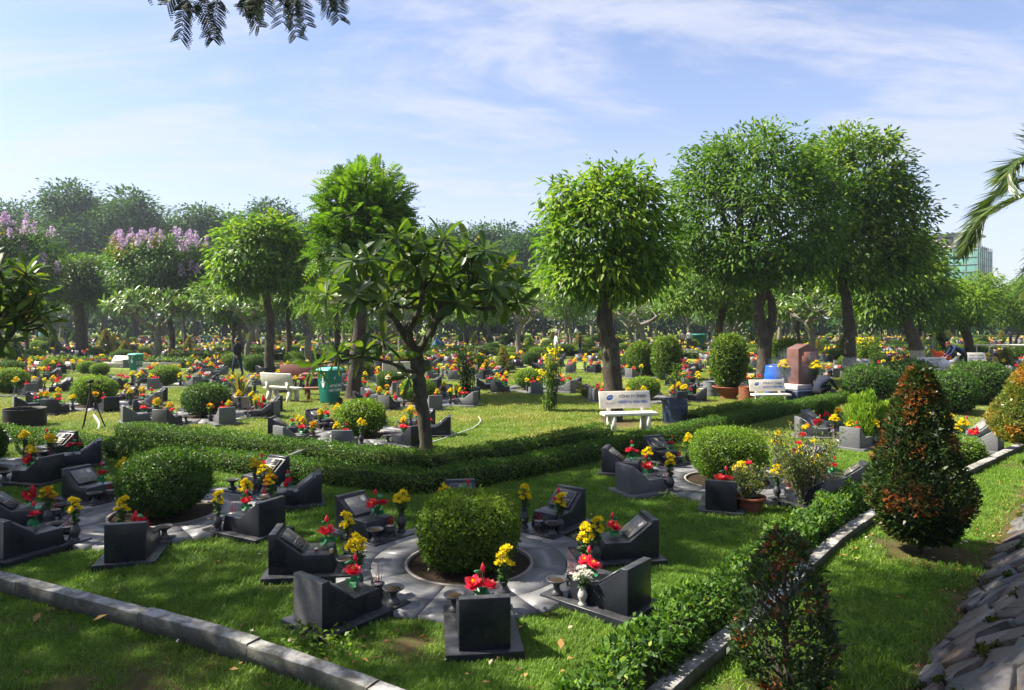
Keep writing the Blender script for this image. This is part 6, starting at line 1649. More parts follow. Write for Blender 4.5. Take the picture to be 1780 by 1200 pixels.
def rose(label, x, y, z, h, w, n_st, nl, seed, L=.032, flowers=(), bare=.35):
    rg = np.random.default_rng(seed); o = thing('rose_bush', label, 'rose bush', (x, y, z)); m = MB(); st = MB(); tips = []
    for k in range(n_st):
        a = rg.random() * 6.28; q = w * math.sqrt(rg.random()); e = np.array([q * math.cos(a), q * math.sin(a), h * rg.uniform(.6, 1.0)]); md = e * np.array([.45, .45, .5]) + rg.normal(0, .03, 3)
        p = smooth_path([(rg.normal(0, .03), rg.normal(0, .03), -.02), md, e], 5); tube(st, p, np.linspace(.009, .003, len(p)), 5); tips.append(e)
        for b in range(2):
            i_ = rg.integers(4, len(p)); e2 = p[i_] + np.array([rg.normal(0, .14), rg.normal(0, .14), rg.uniform(.03, .2)]); tube(st, [p[i_], e2], [.004, .002], 4); tips.append(e2)
            k2 = nl // 2; t = rg.random(k2)[:, None]; leaves(m, p[i_] * (1 - t) + e2 * t + rg.normal(size=(k2, 3)) * .03, rdir(k2, rg) + [0, 0, .1], np.array([0, 0, 1.]) + rg.normal(size=(k2, 3)) * .5, L * rg.uniform(.6, 1.3, k2), L * .55, 0, rg.random(k2))
        i_ = (rg.random(nl) * (1 - bare) + bare) * (len(p) - 1); P = np.stack([np.interp(i_, np.arange(len(p)), p[:, c]) for c in range(3)], -1) + rg.normal(size=(nl, 3)) * .035
        leaves(m, P, rdir(nl, rg), np.array([0, 0, 1.]) + rg.normal(size=(nl, 3)) * .5, L * rg.uniform(.6, 1.3, nl), L * .55, 0, rg.random(nl))
    m.build('foliage', M['lf_rose'], o, stuff=True); st.build('canes', M['bark_grey'], o, stuff=True)
    for k, c in enumerate(flowers):
        t = max(tips, key=lambda q: q[2] + rg.random() * .5); b = mesh_obj('bloom', (LF[k % 3] if c == 'red' else BL[c][0]), o); b.location = tuple(t * np.array([rg.uniform(-1, 1), rg.uniform(-1, 1), rg.uniform(.75, 1)])); b.scale = (.7,) * 3 if c == 'red' else (1.5,) * 3
    return o
rose('low rose bush growing in the small terracotta pot', x, y, .17, .34, .24, 26, 38, 611, .034, ('red',), .2)
x, y = at(1398, 885); rose('tall straggly rose bush with bare brown canes beside the potted rose', x, y, 0, .98, .48, 46, 46, 612, .036, ('red', 'yellow', 'yellow', 'red', 'yellow', 'red', 'orange'), .38)

def stalks(label, x, y, h, w, n, seed, mat='lf_rose', L=.14, wl=.16, fl=0):
    rg = np.random.default_rng(seed); o = thing('leafy_stalks', label, 'plant', (x, y, 0)); m = MB(); st = MB(); fm = MB()
    for k in range(n):
        a = rg.random() * 6.28; q = w * math.sqrt(rg.random()); b = np.array([q * math.cos(a) * .6, q * math.sin(a) * .6, 0]); e = b * 1.6 + np.array([rg.normal(0, .05), rg.normal(0, .05), h * rg.uniform(.6, 1)])
        p = smooth_path([b, (b + e) / 2 + rg.normal(0, .03, 3), e], 5); tube(st, p, np.linspace(.014, .006, len(p)), 5)
        nl = 46; i_ = (rg.random(nl) * .92 + .08) * (len(p) - 1); P = np.stack([np.interp(i_, np.arange(len(p)), p[:, c]) for c in range(3)], -1)
        aa = rg.random(nl) * 6.28; leaves(m, P, np.stack([np.cos(aa), np.sin(aa), rg.uniform(-.3, .9, nl)], -1), np.array([0, 0, 1.]) + rg.normal(size=(nl, 3)) * .2, L * rg.uniform(.6, 1.2, nl), L * wl, 0, rg.random(nl), .05, .3)
        if rg.random() < fl: leaves(fm, np.repeat([e], 14, 0) + rg.normal(size=(14, 3)) * .06 - [0, 0, .15], rdir(14, rg), rdir(14, rg), .08, .07, 0, rg.random(14))
    m.build('foliage', M[mat], o, stuff=True); st.build('stalks', M['stem'], o, stuff=True)
    if fm.n: fm.build('flowers', M['yellow'], o, stuff=True)
x, y = at(955, 716); stalks('clump of tall leafy lily stalks left of the thick trunk', x, y, 1.9, .32, 22, 621, 'lf_topiary', .16, .2, .14)
x, y = at(812, 700); stalks('dark clump of leafy stalks right of the frangipani trunk', x, y, 1.75, .36, 20, 622, 'lf_dark', .15, .3)
x, y = at(1178, 690); stalks('leafy shrub of upright stems right of the upright shrubs', x, y, 1.1, .3, 14, 623, 'lf_topiary', .13, .35)
x, y = at(1510, 650); stalks('tall leafy stems between the limewashed trunks', x, y, 1.9, .6, 22, 624, 'lf_topiary', .2, .3, .4)
def sword(label, x, y, n, h, w, mat, seed, wid=.035, arch=.1):
    rg = np.random.default_rng(seed); o = thing('sword_plant', label, 'plant', (x, y, 0)); m = MB()
    for k in range(n):
        a = rg.random() * 6.28; q = w * math.sqrt(rg.random()); hh = h * rg.uniform(.6, 1.05); out = np.array([math.cos(a), math.sin(a), 0]); t = np.linspace(0, 1, 6)
        p = out * q * .4 + out * (q * .8 * t + arch * t ** 2)[:, None] + np.array([0, 0, 1.]) * (hh * (t - .25 * arch * 4 * t ** 3))[:, None]; sd = np.array([-out[1], out[0], 0]) * math.cos(.6) + out * math.sin(rg.normal(0, .6)) * .5
        ww = wid * np.array([.7, 1, 1, .85, .55, .05]); v = np.concatenate([p - sd * ww[:, None], p + sd * ww[:, None], p + out * .008]); f_ = np.array([(i_, 12 + i_, 13 + i_, i_ + 1) for i_ in range(5)] + [(12 + i_, 6 + i_, 7 + i_, 13 + i_) for i_ in range(5)]); m.add(v, f_, 0, np.where(np.arange(10) % 5 > 3, .95, rg.choice([.2, .4, .9])))
    m.build('blades', M[mat], o, stuff=True); return o
x, y = at(418, 712); o = thing('plant_pot', 'pale square-sided pot holding the snake plant', 'plant pot', (x, y, 0)); m = MB(); lathe(m, [(.24, 0), (.28, .34), (.30, .34), (.30, .38), (.26, .38), (.25, .34)], 8); b = m.build('bowl', M['marble'], o)
o = sword('tall striped snake plant in the pale pot', x, y, 34, .85, .22, 'lf_snake', 631, .032, .12); o.location.z = .3
x, y = at(1018, 690); sword('pale arching grass clump behind the lily stalks', x, y - .4, 80, .85, .3, 'lf_varieg', 632, .02, .45)
x, y = at(700, 690); sword('small pale tuft left of the bush by the bin', x, y, 30, .3, .12, 'lf_fresh', 633, .012, .2)

# monument with stepped dark base, smoke and offerings
def monument():
    x, y = at(1408, 697); o = thing('monument', 'brown granite monument with gabled top beside the blue barrel', 'monument', (x, y + .5, 0), R(26))
    m = MB(); box(m, (0, 0, .16), (1.7, 1.1, .32)); b = m.build('base', M['navy_metal'], o); bevel(b, .015)
    m = MB(); box(m, (0, .1, .40), (1.1, .75, .16)); b = m.build('plinth', M['marble'], o); bevel(b, .015)
    m = MB(); m.add([(-.42, -.2, .48), (.42, -.2, .48), (.42, .25, .48), (-.42, .25, .48), (-.42, -.2, 1.58), (.42, -.2, 1.58), (.42, .25, 1.58), (-.42, .25, 1.58), (0, -.2, 1.72), (0, .25, 1.72)], [[0, 1, 5, 8, 4], [1, 2, 6, 5], [2, 3, 7, 9, 6], [3, 0, 4, 7], [4, 8, 9, 7], [8, 5, 6, 9], [3, 2, 1, 0]]); b = m.build('stele', M['brown_granite'], o); bevel(b, .015)
    m = MB(); box(m, (.02, -.205, 1.15), (.62, .014, .66)); b = m.build('face_panel', M['brown_terrazzo'], o)
    m = MB(); lathe(m, [(.055, -.01), (.06, 0), (.04, .008)], 14); e = m.build('medallion', M['urn_pale'], o); e.matrix_basis = Matrix.Translation((.02, -.215, 1.32)) @ Matrix.Rotation(R(90), 4, 'X') @ Matrix.Scale(1.5, 4, (0, 1, 0))
    text_mesh('TƯỞNG NIỆM', .10, 'urn_pale', o, Matrix.Translation((.02, -.2135, 1.06)) @ Matrix.Rotation(R(90), 4, 'X'))
    return o
mo = monument()
mx, my = mo.location.x, mo.location.y
for k, (dx, dy, z, lab) in enumerate([(.22, -.34, .32, 'bunch of orange chrysanthemums in front of the brown monument'), (-.55, .1, .32, 'yellow bunch on the left of the brown monument')]):
    place(BQ[1], (mx + dx, my + dy, z), k, lab, GV, 2.0)
x, y = at(1500, 690); pot('low pot of white chrysanthemums right of the crouching man', x, y, [(.14, 0), (.2, .22), (.22, .22), (.22, .26), (.19, .25)], None)
o = make_bouquet(44, 'urn_pale', 16, .2, .4, .6, ('white_petal',)); tag(o, 'white chrysanthemums in the low pot right of the crouching man', 'flowers', GV); o.location = (x, y, .1); o.scale = (1.3,) * 3

# tripod, hose, pipes, marble sign, railing, tent
x, y = at(157, 748); o = thing('tripod', 'thin black camera tripod standing on the lawn at left', 'tripod', (x, y, 0))
for k in range(3):
    a = k * 2.094 + .5; m = MB(); tube(m, [(0, 0, .85), (.30 * math.cos(a), .30 * math.sin(a), 0)], .014, 6); m.build('leg', M['black_metal'], o)
m = MB(); tube(m, [(0, 0, .55), (0, 0, 1.05)], .017, 8); m.build('centre_column', M['black_metal'], o); m = MB(); box(m, (0, 0, 1.08), (.09, .1, .07)); m.build('head', M['black_metal'], o)
def hose(label, px, r=.013, mat='hose', z=.03):
    p = smooth_path([(*at(a, b, z), z) for a, b in px], 8); m = MB(); tube(m, p - p[0], r, 6); o = m.build('garden_hose', M[mat]); o.location = p[0]; tag(o, label, 'hose', 'hoses on the lawn')
hose('white garden hose curving over the sunny lawn', [(832, 724), (835, 733), (822, 744), (795, 754), (760, 766), (720, 775), (690, 780)])
hose('pale pipe sagging between the two hedges', [(470, 806), (500, 793), (530, 782)], .02, 'hose_grey', .2)
hose('white pipe bend behind the hedge near the tripod', [(163, 722), (172, 736), (170, 748)], .03)
hose('short white pipe behind the hedge at far left', [(8, 750), (14, 762), (20, 766)], .03, 'hose_grey', .3)
x, y = at(98, 614); o = thing('marble_sign', 'small slanted pink marble sign in the far left hedge', 'sign', (x, y, 0)); m = MB(); prism(m, [(-.3, .35), (.3, .95), (.36, .9), (-.24, .30)], -.5, .5); b = m.build('tablet', M['marble'], o); m = MB(); box(m, (0, .1, .3), (.3, .2, .6)); m.build('foot', M['concrete_path'], o)
x, y = at(165, 650); o = thing('path_wall', 'long low white kerb wall of the raised path at left', 'low wall', (x, y, 0), R(-7)); m = MB(); box(m, (-5, 4.2, .14), (13, .45, .28)); b = m.build('wall', M['concrete_white'], o); m = MB(); prism(m, [(3.9, .28), (4.5, .28), (4.2, .62)], -2.2, -.8); m.build('coping_block', M['concrete_white'], o)
o = thing('railing', 'white painted rail fence at the far right', 'railing', (atd(1695, 41), 41, 0), R(-2))
m = MB(); box(m, (5.2, 0, 1.02), (10.5, .09, .09)); m.build('top_rail', M['concrete_white'], o); m = MB(); box(m, (5.2, 0, .25), (10.5, .05, .05)); m.build('bottom_rail', M['concrete_white'], o)
for k in range(15): m = MB(); box(m, (.1 + k * .73, 0, .49), (.04, .04, .97)); m.build('post', M['concrete_white'], o)
x, y = at(762, 612); o = thing('tent', 'blue-grey pitched tent far back behind the frangipani', 'tent', (x, y, 0), .3); o.scale = (.62,) * 3
m = MB(); m.add([(-1, -1, .4), (1, -1, .4), (1, 1, .4), (-1, 1, .4), (0, 0, 2.3), (-1, -1, .3), (1, -1, .3), (1, 1, .3), (-1, 1, .3)], [[0, 1, 4], [1, 2, 4], [2, 3, 4], [3, 0, 4], [5, 6, 1, 0], [6, 7, 2, 1], [7, 8, 3, 2], [8, 5, 0, 3]]); m.build('canopy', M['cloth_teal'], o)
for sx_ in (-1, 1):
    for sy_ in (-1, 1): m = MB(); tube(m, [(sx_, sy_, 0), (sx_, sy_, .4)], .03, 5); m.build('pole', M['grey_metal'], o)
x, y = at(678, 596); o = thing('memorial_wall', 'long brown-red memorial block far back behind the frangipani', 'memorial', (x, y, 0)); m = MB(); box(m, (0, 0, .7), (2.6, .7, 1.4)); b = m.build('block', M['brown_granite'], o); bevel(b, .03); m = MB(); box(m, (0, 0, .1), (3.2, 1.2, .2)); m.build('base', M['granite_grey'], o)
xy = [at(1690, 722), at(1775, 722), at(1775, 710), at(1690, 708)]; m = MB(); m.add([(a, b, .012) for a, b in xy], np.array([(0, 1, 2, 3)])); m.build('concrete_path', M['concrete_path'])['kind'] = 'structure'
o = thing('cloth_bag', 'bright orange-red cloth bundle on the hedge by the bending person', 'bundle', (atd(1637, 36.6), 36.6, .12)); m = MB(); ball(m, (0, 0, .35), (.42, .3, .26), 12, 8); lm = Lump(8, 3); v = m.v[0]; m.v[0] = v * (1 + .25 * lm(unit(v - [0, 0, .35])))[:, None] + np.array([0, 0, .0]); m.build('cloth', M['cloth_orange'], o); m = MB(); tube(m, [(-.3, 0, .5), (-.55, 0, .85)], [.14, .03], 6); m.build('knot', M['cloth_orange'], o)
x, y = at(1642, 660); o = thing('plastic_bag', 'white plastic bag lying on the bench left of the bending person', 'bag', (x, y, .46)); m = MB(); ball(m, (0, 0, .17), (.24, .18, .19), 12, 8); v = m.v[0]; m.v[0] = v * (1 + .2 * Lump(9, 5)(unit(v - [0, 0, .17])))[:, None]; m.build('bag', M['cloth_white'], o); m = MB(); tube(m, [(0, 0, .3), (.02, 0, .42)], [.1, .03], 6); m.build('knot', M['cloth_white'], o)

# smoke rising by the barrel
m = MB(); ball(m, (0, 0, 0), (1.0, .55, .75), 16, 10); o = m.build('incense_smoke', None or M['haze'] if 'haze' in M else bpy.data.materials.new('smoke'), smooth=True)
sm = o.data.materials[0]; sm.use_nodes = True; nt = sm.node_tree; nt.nodes.clear()
tcn = N(nt, 'ShaderNodeTexCoord'); nz = noise(nt, tcn.outputs['Object'], 1.8, 5, .6, .8)
ln = N(nt, 'ShaderNodeVectorMath', operation='LENGTH'); mpn = N(nt, 'ShaderNodeMapping'); mpn.inputs['Scale'].default_value = (1, 1.8, 1.33); nt.links.new(tcn.outputs['Object'], mpn.inputs[0]); nt.links.new(mpn.outputs[0], ln.inputs[0])
fal = mathn(nt, 'SUBTRACT', 1.0, ln.outputs['Value'], True); den = mathn(nt, 'MULTIPLY', mathn(nt, 'MULTIPLY', fal, mathn(nt, 'SUBTRACT', nz, .38, True)), 6.0)
pv = N(nt, 'ShaderNodeVolumePrincipled'); pv.inputs['Color'].default_value = (.72, .82, 1, 1); nt.links.new(den, pv.inputs['Density']); nt.links.new(pv.outputs[0], N(nt, 'ShaderNodeOutputMaterial').inputs['Volume'])
x, y = at(1385, 693); o.location = (x, y - .1, .95); o['kind'] = 'stuff'

# ------------------------------------------------------------------ people
def person(label, x, y, rz, J, cols, z=0.0, hat=None, seed=0, hair=True, group=None, sc=1.0):
    """J: joints in metres (x right, y forward, z up); one skinned body, clothes coloured by body region"""
    o = thing('person', label, 'person', (x, y, z), rz, group); o.scale = (sc,) * 3
    V, E, Rd, tagm = [], [], [], []
    idx = {}
    def vtx(n, p, r): idx[n] = len(V); V.append(p); Rd.append(r); return idx[n]
    for n, (p, r) in J.items():
        if n != 'look': vtx(n, p, r)
    ch = [('pelvis', 'belly'), ('belly', 'chest'), ('chest', 'neck'), ('neck', 'jaw'), ('jaw', 'head')]
    for s in ('l', 'r'): ch += [('pelvis', s + 'hip'), (s + 'hip', s + 'knee'), (s + 'knee', s + 'ankle'), (s + 'ankle', s + 'toe'), ('chest', s + 'sho'), (s + 'sho', s + 'elb'), (s + 'elb', s + 'wri'), (s + 'wri', s + 'palm')]
    E = [(idx[a], idx[b]) for a, b in ch]
    for s, sg in (('l', -1), ('r', 1)):
        w, p_ = np.array(J[s + 'wri'][0]), np.array(J[s + 'palm'][0]); d = unit(p_ - w); sd = unit(np.cross(d, [0.2, 1, .1]))
        for k in range(4):
            a = vtx(f'{s}f{k}', tuple(p_ + d * .045 + sd * (k - 1.5) * .021), .0085); b = vtx(f'{s}g{k}', tuple(p_ + d * (.085 - .01 * abs(k - 1.3)) + sd * (k - 1.5) * .022 + np.array([0, .015, 0])), .0075); E += [(idx[s + 'palm'], a), (a, b)]
        a = vtx(f'{s}th', tuple(w + d * .05 + sd * .045), .010); b = vtx(f'{s}ti', tuple(w + d * .085 + sd * .055), .008); E += [(idx[s + 'wri'], a), (a, b)]
    me = bpy.data.meshes.new('body'); me.from_pydata([tuple(v) for v in V], E, [])
    ob = bpy.data.objects.new('body', me); COL.objects.link(ob)
    sk = ob.modifiers.new('s', 'SKIN'); sk.use_smooth_shade = True
    for i_, r in enumerate(Rd): me.skin_vertices[0].data[i_].radius = (r, r)
    me.skin_vertices[0].data[idx['pelvis']].use_root = True
    sb = ob.modifiers.new('u', 'SUBSURF'); sb.levels = 1; sb.render_levels = 1
    nm = bpy.data.meshes.new_from_object(ob.evaluated_get(bpy.context.evaluated_depsgraph_get()))
    bpy.data.objects.remove(ob)
    for c in cols: nm.materials.append(M[c])   # skin, top, trousers, shoes, sleeve-skin
    seg = []
    reg = {'pelvis': 2, 'lhip': 2, 'rhip': 2}
    for a, b in E:
        na, nb = [k for k, v in idx.items() if v == a][0], [k for k, v in idx.items() if v == b][0]
        if nb in ('jaw', 'head'): r = 0
        elif 'toe' in nb: r = 3
        elif 'knee' in nb or 'ankle' in nb or 'hip' in nb: r = 2
        elif 'palm' in nb or nb[1:2] in ('f', 'g', 't'): r = 0
        elif 'wri' in nb: r = 4
        elif nb in ('belly', 'chest', 'neck') or 'sho' in nb or 'elb' in nb: r = 1
        else: r = 1
        seg.append((np.array(V[a]), np.array(V[b]), r, (Rd[a] + Rd[b]) / 2))
    co = np.zeros(len(nm.vertices) * 3); nm.vertices.foreach_get('co', co); co = co.reshape(-1, 3)
    for p in nm.polygons:
        c = co[list(p.vertices)].mean(0); best, bi = 9, 0
        for a, b, r, rad in seg:
            t = np.clip(((c - a) @ (b - a)) / max((b - a) @ (b - a), 1e-9), 0, 1); dd = np.linalg.norm(c - a - t * (b - a)) - rad * .6
            if dd < best: best, bi = dd, r
        p.material_index = bi; p.use_smooth = True
    mesh_obj('body', nm, o)
    h = np.array(J['head'][0]); jw = np.array(J['jaw'][0]); up = unit(h - np.array(J['neck'][0])); fw = np.array(J.get('look', ((0, 1, 0), 0))[0]); fw = unit(fw - up * (fw @ up)); rt = np.cross(fw, up); hc = (h * .6 + jw * .4)
    fr_ = Matrix((rt, fw, up)).transposed().to_4x4(); fr_.translation = Vector(hc)
    m = MB(); ball(m, (0, 0, .0), (.078, .098, .118), 14, 10); hd = m.build('head', M['skin'], o, True); hd.matrix_basis = fr_; hd.data.polygons.foreach_set('use_smooth', [True] * len(hd.data.polygons))
    f_ = MB(); prism(f_, [(.092, .015), (.120, -.022), (.09, -.03)], -.014, .014); n_ = f_.build('nose', M['skin'], hd)
    for s in (-1, 1):
        f_ = MB(); ball(f_, (s * .032, .089, .012), (.013, .010, .007), 8, 5); f_.build('eye', M['hair'], hd); f_ = MB(); ball(f_, (s * .080, -.005, -.005), (.012, .022, .033), 8, 6); f_.build('ear', M['skin'], hd)
    f_ = MB(); ball(f_, (0, .090, -.055), (.026, .008, .006), 8, 5); f_.build('mouth', M['cloth_red'], hd)
    if hair:
        f_ = MB(); ball(f_, (0, -.014, .022), (.086, .102, .112), 16, 10)
        q = f_.mesh('hair', M['hair'], True); bm = bmesh.new(); bm.from_mesh(q); bmesh.ops.delete(bm, geom=[v for v in bm.verts if (v.co.y > .03 and v.co.z < .07) or v.co.z < -.06], context='VERTS'); bm.to_mesh(q); bm.free(); mesh_obj('hair', q, hd)
    if hat:
        f_ = MB(); lathe(f_, [(.104, .035), (.106, .07), (.09, .12), (.05, .145), (.002, .15)], 16, close=False)
        if hat[1] == 'band': f_ = MB(); lathe(f_, [(.100, .045), (.104, .05), (.103, .085), (.098, .09)], 16, close=False)
        if hat[1] == 'cap': f_.add([(-.07, .08, .045), (.07, .08, .045), (.06, .19, .03), (0, .205, .03), (-.06, .19, .03)], [[0, 1, 2, 3, 4]])
        elif hat[1] == 'sun': lathe(f_, [(.105, .04), (.21, .015)], 16, close=False)
        f_.build('hat', M[hat[0]], hd)
    return o
def J_stand(step=.0, lean=0.0, armf=(0, 0), h=1.68):
    k = h / 1.68
    j = dict(pelvis=((0, 0, .93), .125), belly=((0, lean * .4, 1.08), .125), chest=((0, lean * .8, 1.28), .135), neck=((0, lean + .01, 1.43), .06), jaw=((0, lean + .03, 1.52), .055), head=((0, lean + .03, 1.60), .06))
    for s, sg, st, af in (('l', -1, step, armf[0]), ('r', 1, -step, armf[1])):
        j[s + 'hip'] = ((sg * .09, 0, .88), .095); j[s + 'knee'] = ((sg * .09, st * .6 + .03, .48), .065); j[s + 'ankle'] = ((sg * .09, st, .09 + (0.06 if st < 0 else 0)), .045); j[s + 'toe'] = ((sg * .10, st + .15, .035 + (.01 if st < 0 else 0)), .04)
        j[s + 'sho'] = ((sg * .18, lean * .9, 1.38), .06); j[s + 'elb'] = ((sg * .235, lean * .5 + af * .12, 1.11), .046); j[s + 'wri'] = ((sg * .22, lean * .4 + af * .5, .90 + abs(af) * .22), .032); j[s + 'palm'] = ((sg * .215, lean * .4 + af * .6, .83 + abs(af) * .25), .034)
    return {a: (tuple(k * c for c in p), r * k) for a, (p, r) in j.items()}
CB = ['skin', 'cloth_black', 'cloth_denim', 'shoe', 'cloth_black']
x, y = at(413, 656); person('man in a black jacket and jeans walking at left', x, y, R(68), J_stand(.20, .02, (-.25, .3), 1.70), CB)
def J_crouch():
    j = dict(pelvis=((0, -.18, .34), .14), belly=((0, -.10, .50), .135), chest=((0, .12, .66), .14), neck=((0, .26, .75), .06), jaw=((0, .34, .79), .055), head=((0, .36, .87), .06), look=((0, 1, -.7), 0))
    for s, sg in (('l', -1), ('r', 1)):
        j[s + 'hip'] = ((sg * .10, -.12, .33), .10); j[s + 'knee'] = ((sg * .16, .24, .50), .07); j[s + 'ankle'] = ((sg * .13, -.02, .10), .048); j[s + 'toe'] = ((sg * .14, .15, .04), .042)
        j[s + 'sho'] = ((sg * .19, .16, .72), .065); j[s + 'elb'] = ((sg * .25, .34, .48), .05); j[s + 'wri'] = ((sg * .14, .55, .40), .033); j[s + 'palm'] = ((sg * .12, .62, .37), .034)
    return j
x, y = at(1432, 699); person('man in dark jacket and grey cap crouching by the monument', x - .1, y, R(-62), J_crouch(), ['skin', 'cloth_slate', 'cloth_black', 'shoe', 'cloth_slate'], 0, ('cloth_slate', 'cap'))
def J_bend():
    j = dict(pelvis=((0, -.10, .90), .135), belly=((0, .05, 1.02), .13), chest=((0, .28, 1.14), .14), neck=((0, .44, 1.22), .06), jaw=((0, .52, 1.25), .055), head=((0, .56, 1.32), .06), look=((0, 1, -.6), 0))
    for s, sg in (('l', -1), ('r', 1)):
        j[s + 'hip'] = ((sg * .10, -.10, .85), .10); j[s + 'knee'] = ((sg * .11, -.02 + sg * .08, .46), .068); j[s + 'ankle'] = ((sg * .12, -.08 + sg * .12, .09), .048); j[s + 'toe'] = ((sg * .13, .07 + sg * .12, .035), .042)
        j[s + 'sho'] = ((sg * .19, .32, 1.18), .065); j[s + 'elb'] = ((sg * .22, .46, .92), .048); j[s + 'wri'] = ((sg * .16, .66, .74), .033); j[s + 'palm'] = ((sg * .15, .73, .69), .034)
    return j
x, y = at(1672, 650); person('person in a navy top with a red headband bending over at right', x, y, R(80), J_bend(), ['skin', 'cloth_navy', 'cloth_black', 'shoe', 'cloth_navy'], 0, ('cloth_red', 'band'), sc=1.06)
x, y = at(966, 627); person('man in a white shirt standing far back at centre', x, y, R(-80), J_stand(.03, .02, (.5, .4), 1.74), ['skin', 'cloth_white', 'cloth_grey', 'shoe', 'skin'])
x, y = at(1008, 622); person('woman in a black top and blue skirt far back at centre', x, y, R(-100), J_stand(.0, .02, (.5, .6), 1.62), ['skin', 'cloth_black', 'cloth_navy', 'shoe', 'skin'])
for k, (px, py, rz, cl, hh, lab, ht) in enumerate([(1186, 608, 10, 'cloth_cream', 1.65, 'person in a cream top far back left of the green tapered bin', ('cloth_cream', 'cap')), (1198, 607, -10, 'cloth_white', 1.68, 'person in a white top beside the one in cream', None), (297, 606, 30, 'cloth_black', 1.6, 'person in dark clothes with a pale mint hat far back at left', ('cloth_mint', 'sun')), (928, 600, 150, 'cloth_black', 1.66, 'person in black far back behind the lily stalks', None), (968, 592, 20, 'cloth_white', 1.7, 'person in white among the tree trunks far back', None), (1620, 628, 60, 'cloth_grey', 1.6, 'person in grey with a hat by the leaning limewashed trunk', ('cloth_slate', 'cap')), (1757, 612, 40, 'cloth_slate', 1.6, 'person in slate clothes beyond the white rail fence', ('cloth_slate', 'sun')), (118, 596, 0, 'cloth_navy', 1.6, 'person in navy with a pale hat far back at left', ('cloth_cream', 'sun')), (152, 598, 0, 'cloth_white', 1.6, 'person in white far back beside a dark trunk', None), (1002, 590, 40, 'cloth_white', 1.65, 'person in a white shirt far back under the trees', None), (382, 590, 70, 'cloth_navy', 1.6, 'person in blue far back right of the walking man', None), (70, 600, 0, 'cloth_mint', 1.6, 'person in a mint top at the far left', None), (1233, 598, 20, 'cloth_slate', 1.6, 'person in slate behind the potted climbing shrub', None)]):
    x, y = at(px, py); person(lab, x, y, R(rz), J_stand(.05, .02, (.26, .12), hh), ['skin', cl, ['cloth_denim', 'cloth_black', 'cloth_grey'][k % 3], 'shoe', cl if k % 2 else 'skin'], 0, ht, group='visitors far back among the graves')

# ------------------------------------------------------------------ fallen leaves, weeds, grass
rg = np.random.default_rng(700)
m = MB(); n = 420
X_ = rg.uniform(-9, 9, n); Y_ = rg.uniform(3.6, 20, n) * 1.0
kx = rg.random(n) < .40
X_[kx] = np.where(rg.random(kx.sum()) < .65, 4.3 + rg.normal(0, .8, kx.sum()), -0.7 + rg.normal(0, 1.0, kx.sum())); Y_[kx] = np.where(X_[kx] > 2, 7.1 + rg.normal(0, .6, kx.sum()), 4.9 + rg.normal(0, .3, kx.sum()))
leaves(m, np.stack([X_, Y_, np.full(n, .035) + rg.random(n) * .012], -1), np.stack([rg.normal(size=n), rg.normal(size=n), rg.normal(0, .12, n)], -1), np.array([0, 0, 1.]) + rg.normal(size=(n, 3)) * .3, rg.uniform(.03, .075, n), .028, 0, rg.random(n), .15, -.1)
# a brown scatter along the foot of the stone bank
k = 500; s = rg.uniform(-2, 9, k); off = rg.normal(-.12, .14, k); P = np.stack([EMB_F[0] + EMB_T[0] * s + EMB_N[0] * off, EMB_F[1] + EMB_T[1] * s + EMB_N[1] * off, .025 + np.maximum(0, off) * .78 + rg.random(k) * .02], -1)
leaves(m, P, rdir(k, rg) * np.array([1, 1, .3]), np.array([0, 0, 1.]) + rg.normal(size=(k, 3)) * .4, rg.uniform(.015, .05, k), .018, 0, rg.random(k) * .8)
tag(m.build('leaf_litter', M['dry_leaf']), kind='stuff')
dl = MB(); leaves(dl, np.zeros((1, 3)), np.array([[0, 1., 0]]), np.array([[0, 0, 1.]]), .11, .055, 0, .7, .15, -.12); DL = dl.mesh('fallen_leaf', M['dry_leaf'])
for k, (px, py, lab) in enumerate([(975, 1140, 'fallen brown leaf on the grass right of the nearest tomb'), (1170, 895, 'fallen orange leaf on the sunlit lawn right of centre'), (1000, 1155, 'curled brown leaf at the bottom beside the nearest tomb'), (375, 985, 'yellow fallen leaf left of the left front tomb'), (160, 1090, 'yellowish fallen leaf on the lower grass at bottom left'), (58, 1092, 'pale fallen leaf at the bottom left on the lower grass'), (1575, 1053, 'brown leaf lying on the lawn by the stone bank')]):
    o = mesh_obj('fallen_leaf', DL); o.location = (*at(px, py), .045); o.rotation_euler = (.2, .15, k * 1.3); tag(o, lab, 'fallen leaf', 'fallen leaves on the lawn')

# weeds round the slabs and the rose pot
m = MB()
for (cx, cy, rr, n) in [(*at(1270, 880), .3, 90), (*at(1430, 900), .45, 160), (*at(1160, 870), .2, 30), (*at(545, 1128), .35, 160), (*at(690, 770), .4, 60), (*at(20, 690), .7, 90)]:
    P = np.stack([cx + rg.normal(0, rr * .5, n), cy + rg.normal(0, rr * .35, n), .03 + rg.random(n) * .08], -1); leaves(m, P, unit(np.stack([rg.normal(size=n), rg.normal(size=n), rg.uniform(0, .8, n)], -1)), np.array([0, 0, 1.]) + rg.normal(size=(n, 3)) * .3, .05, .035, 0, rg.random(n))
tag(m.build('weeds', M['lf_bright']), kind='stuff')

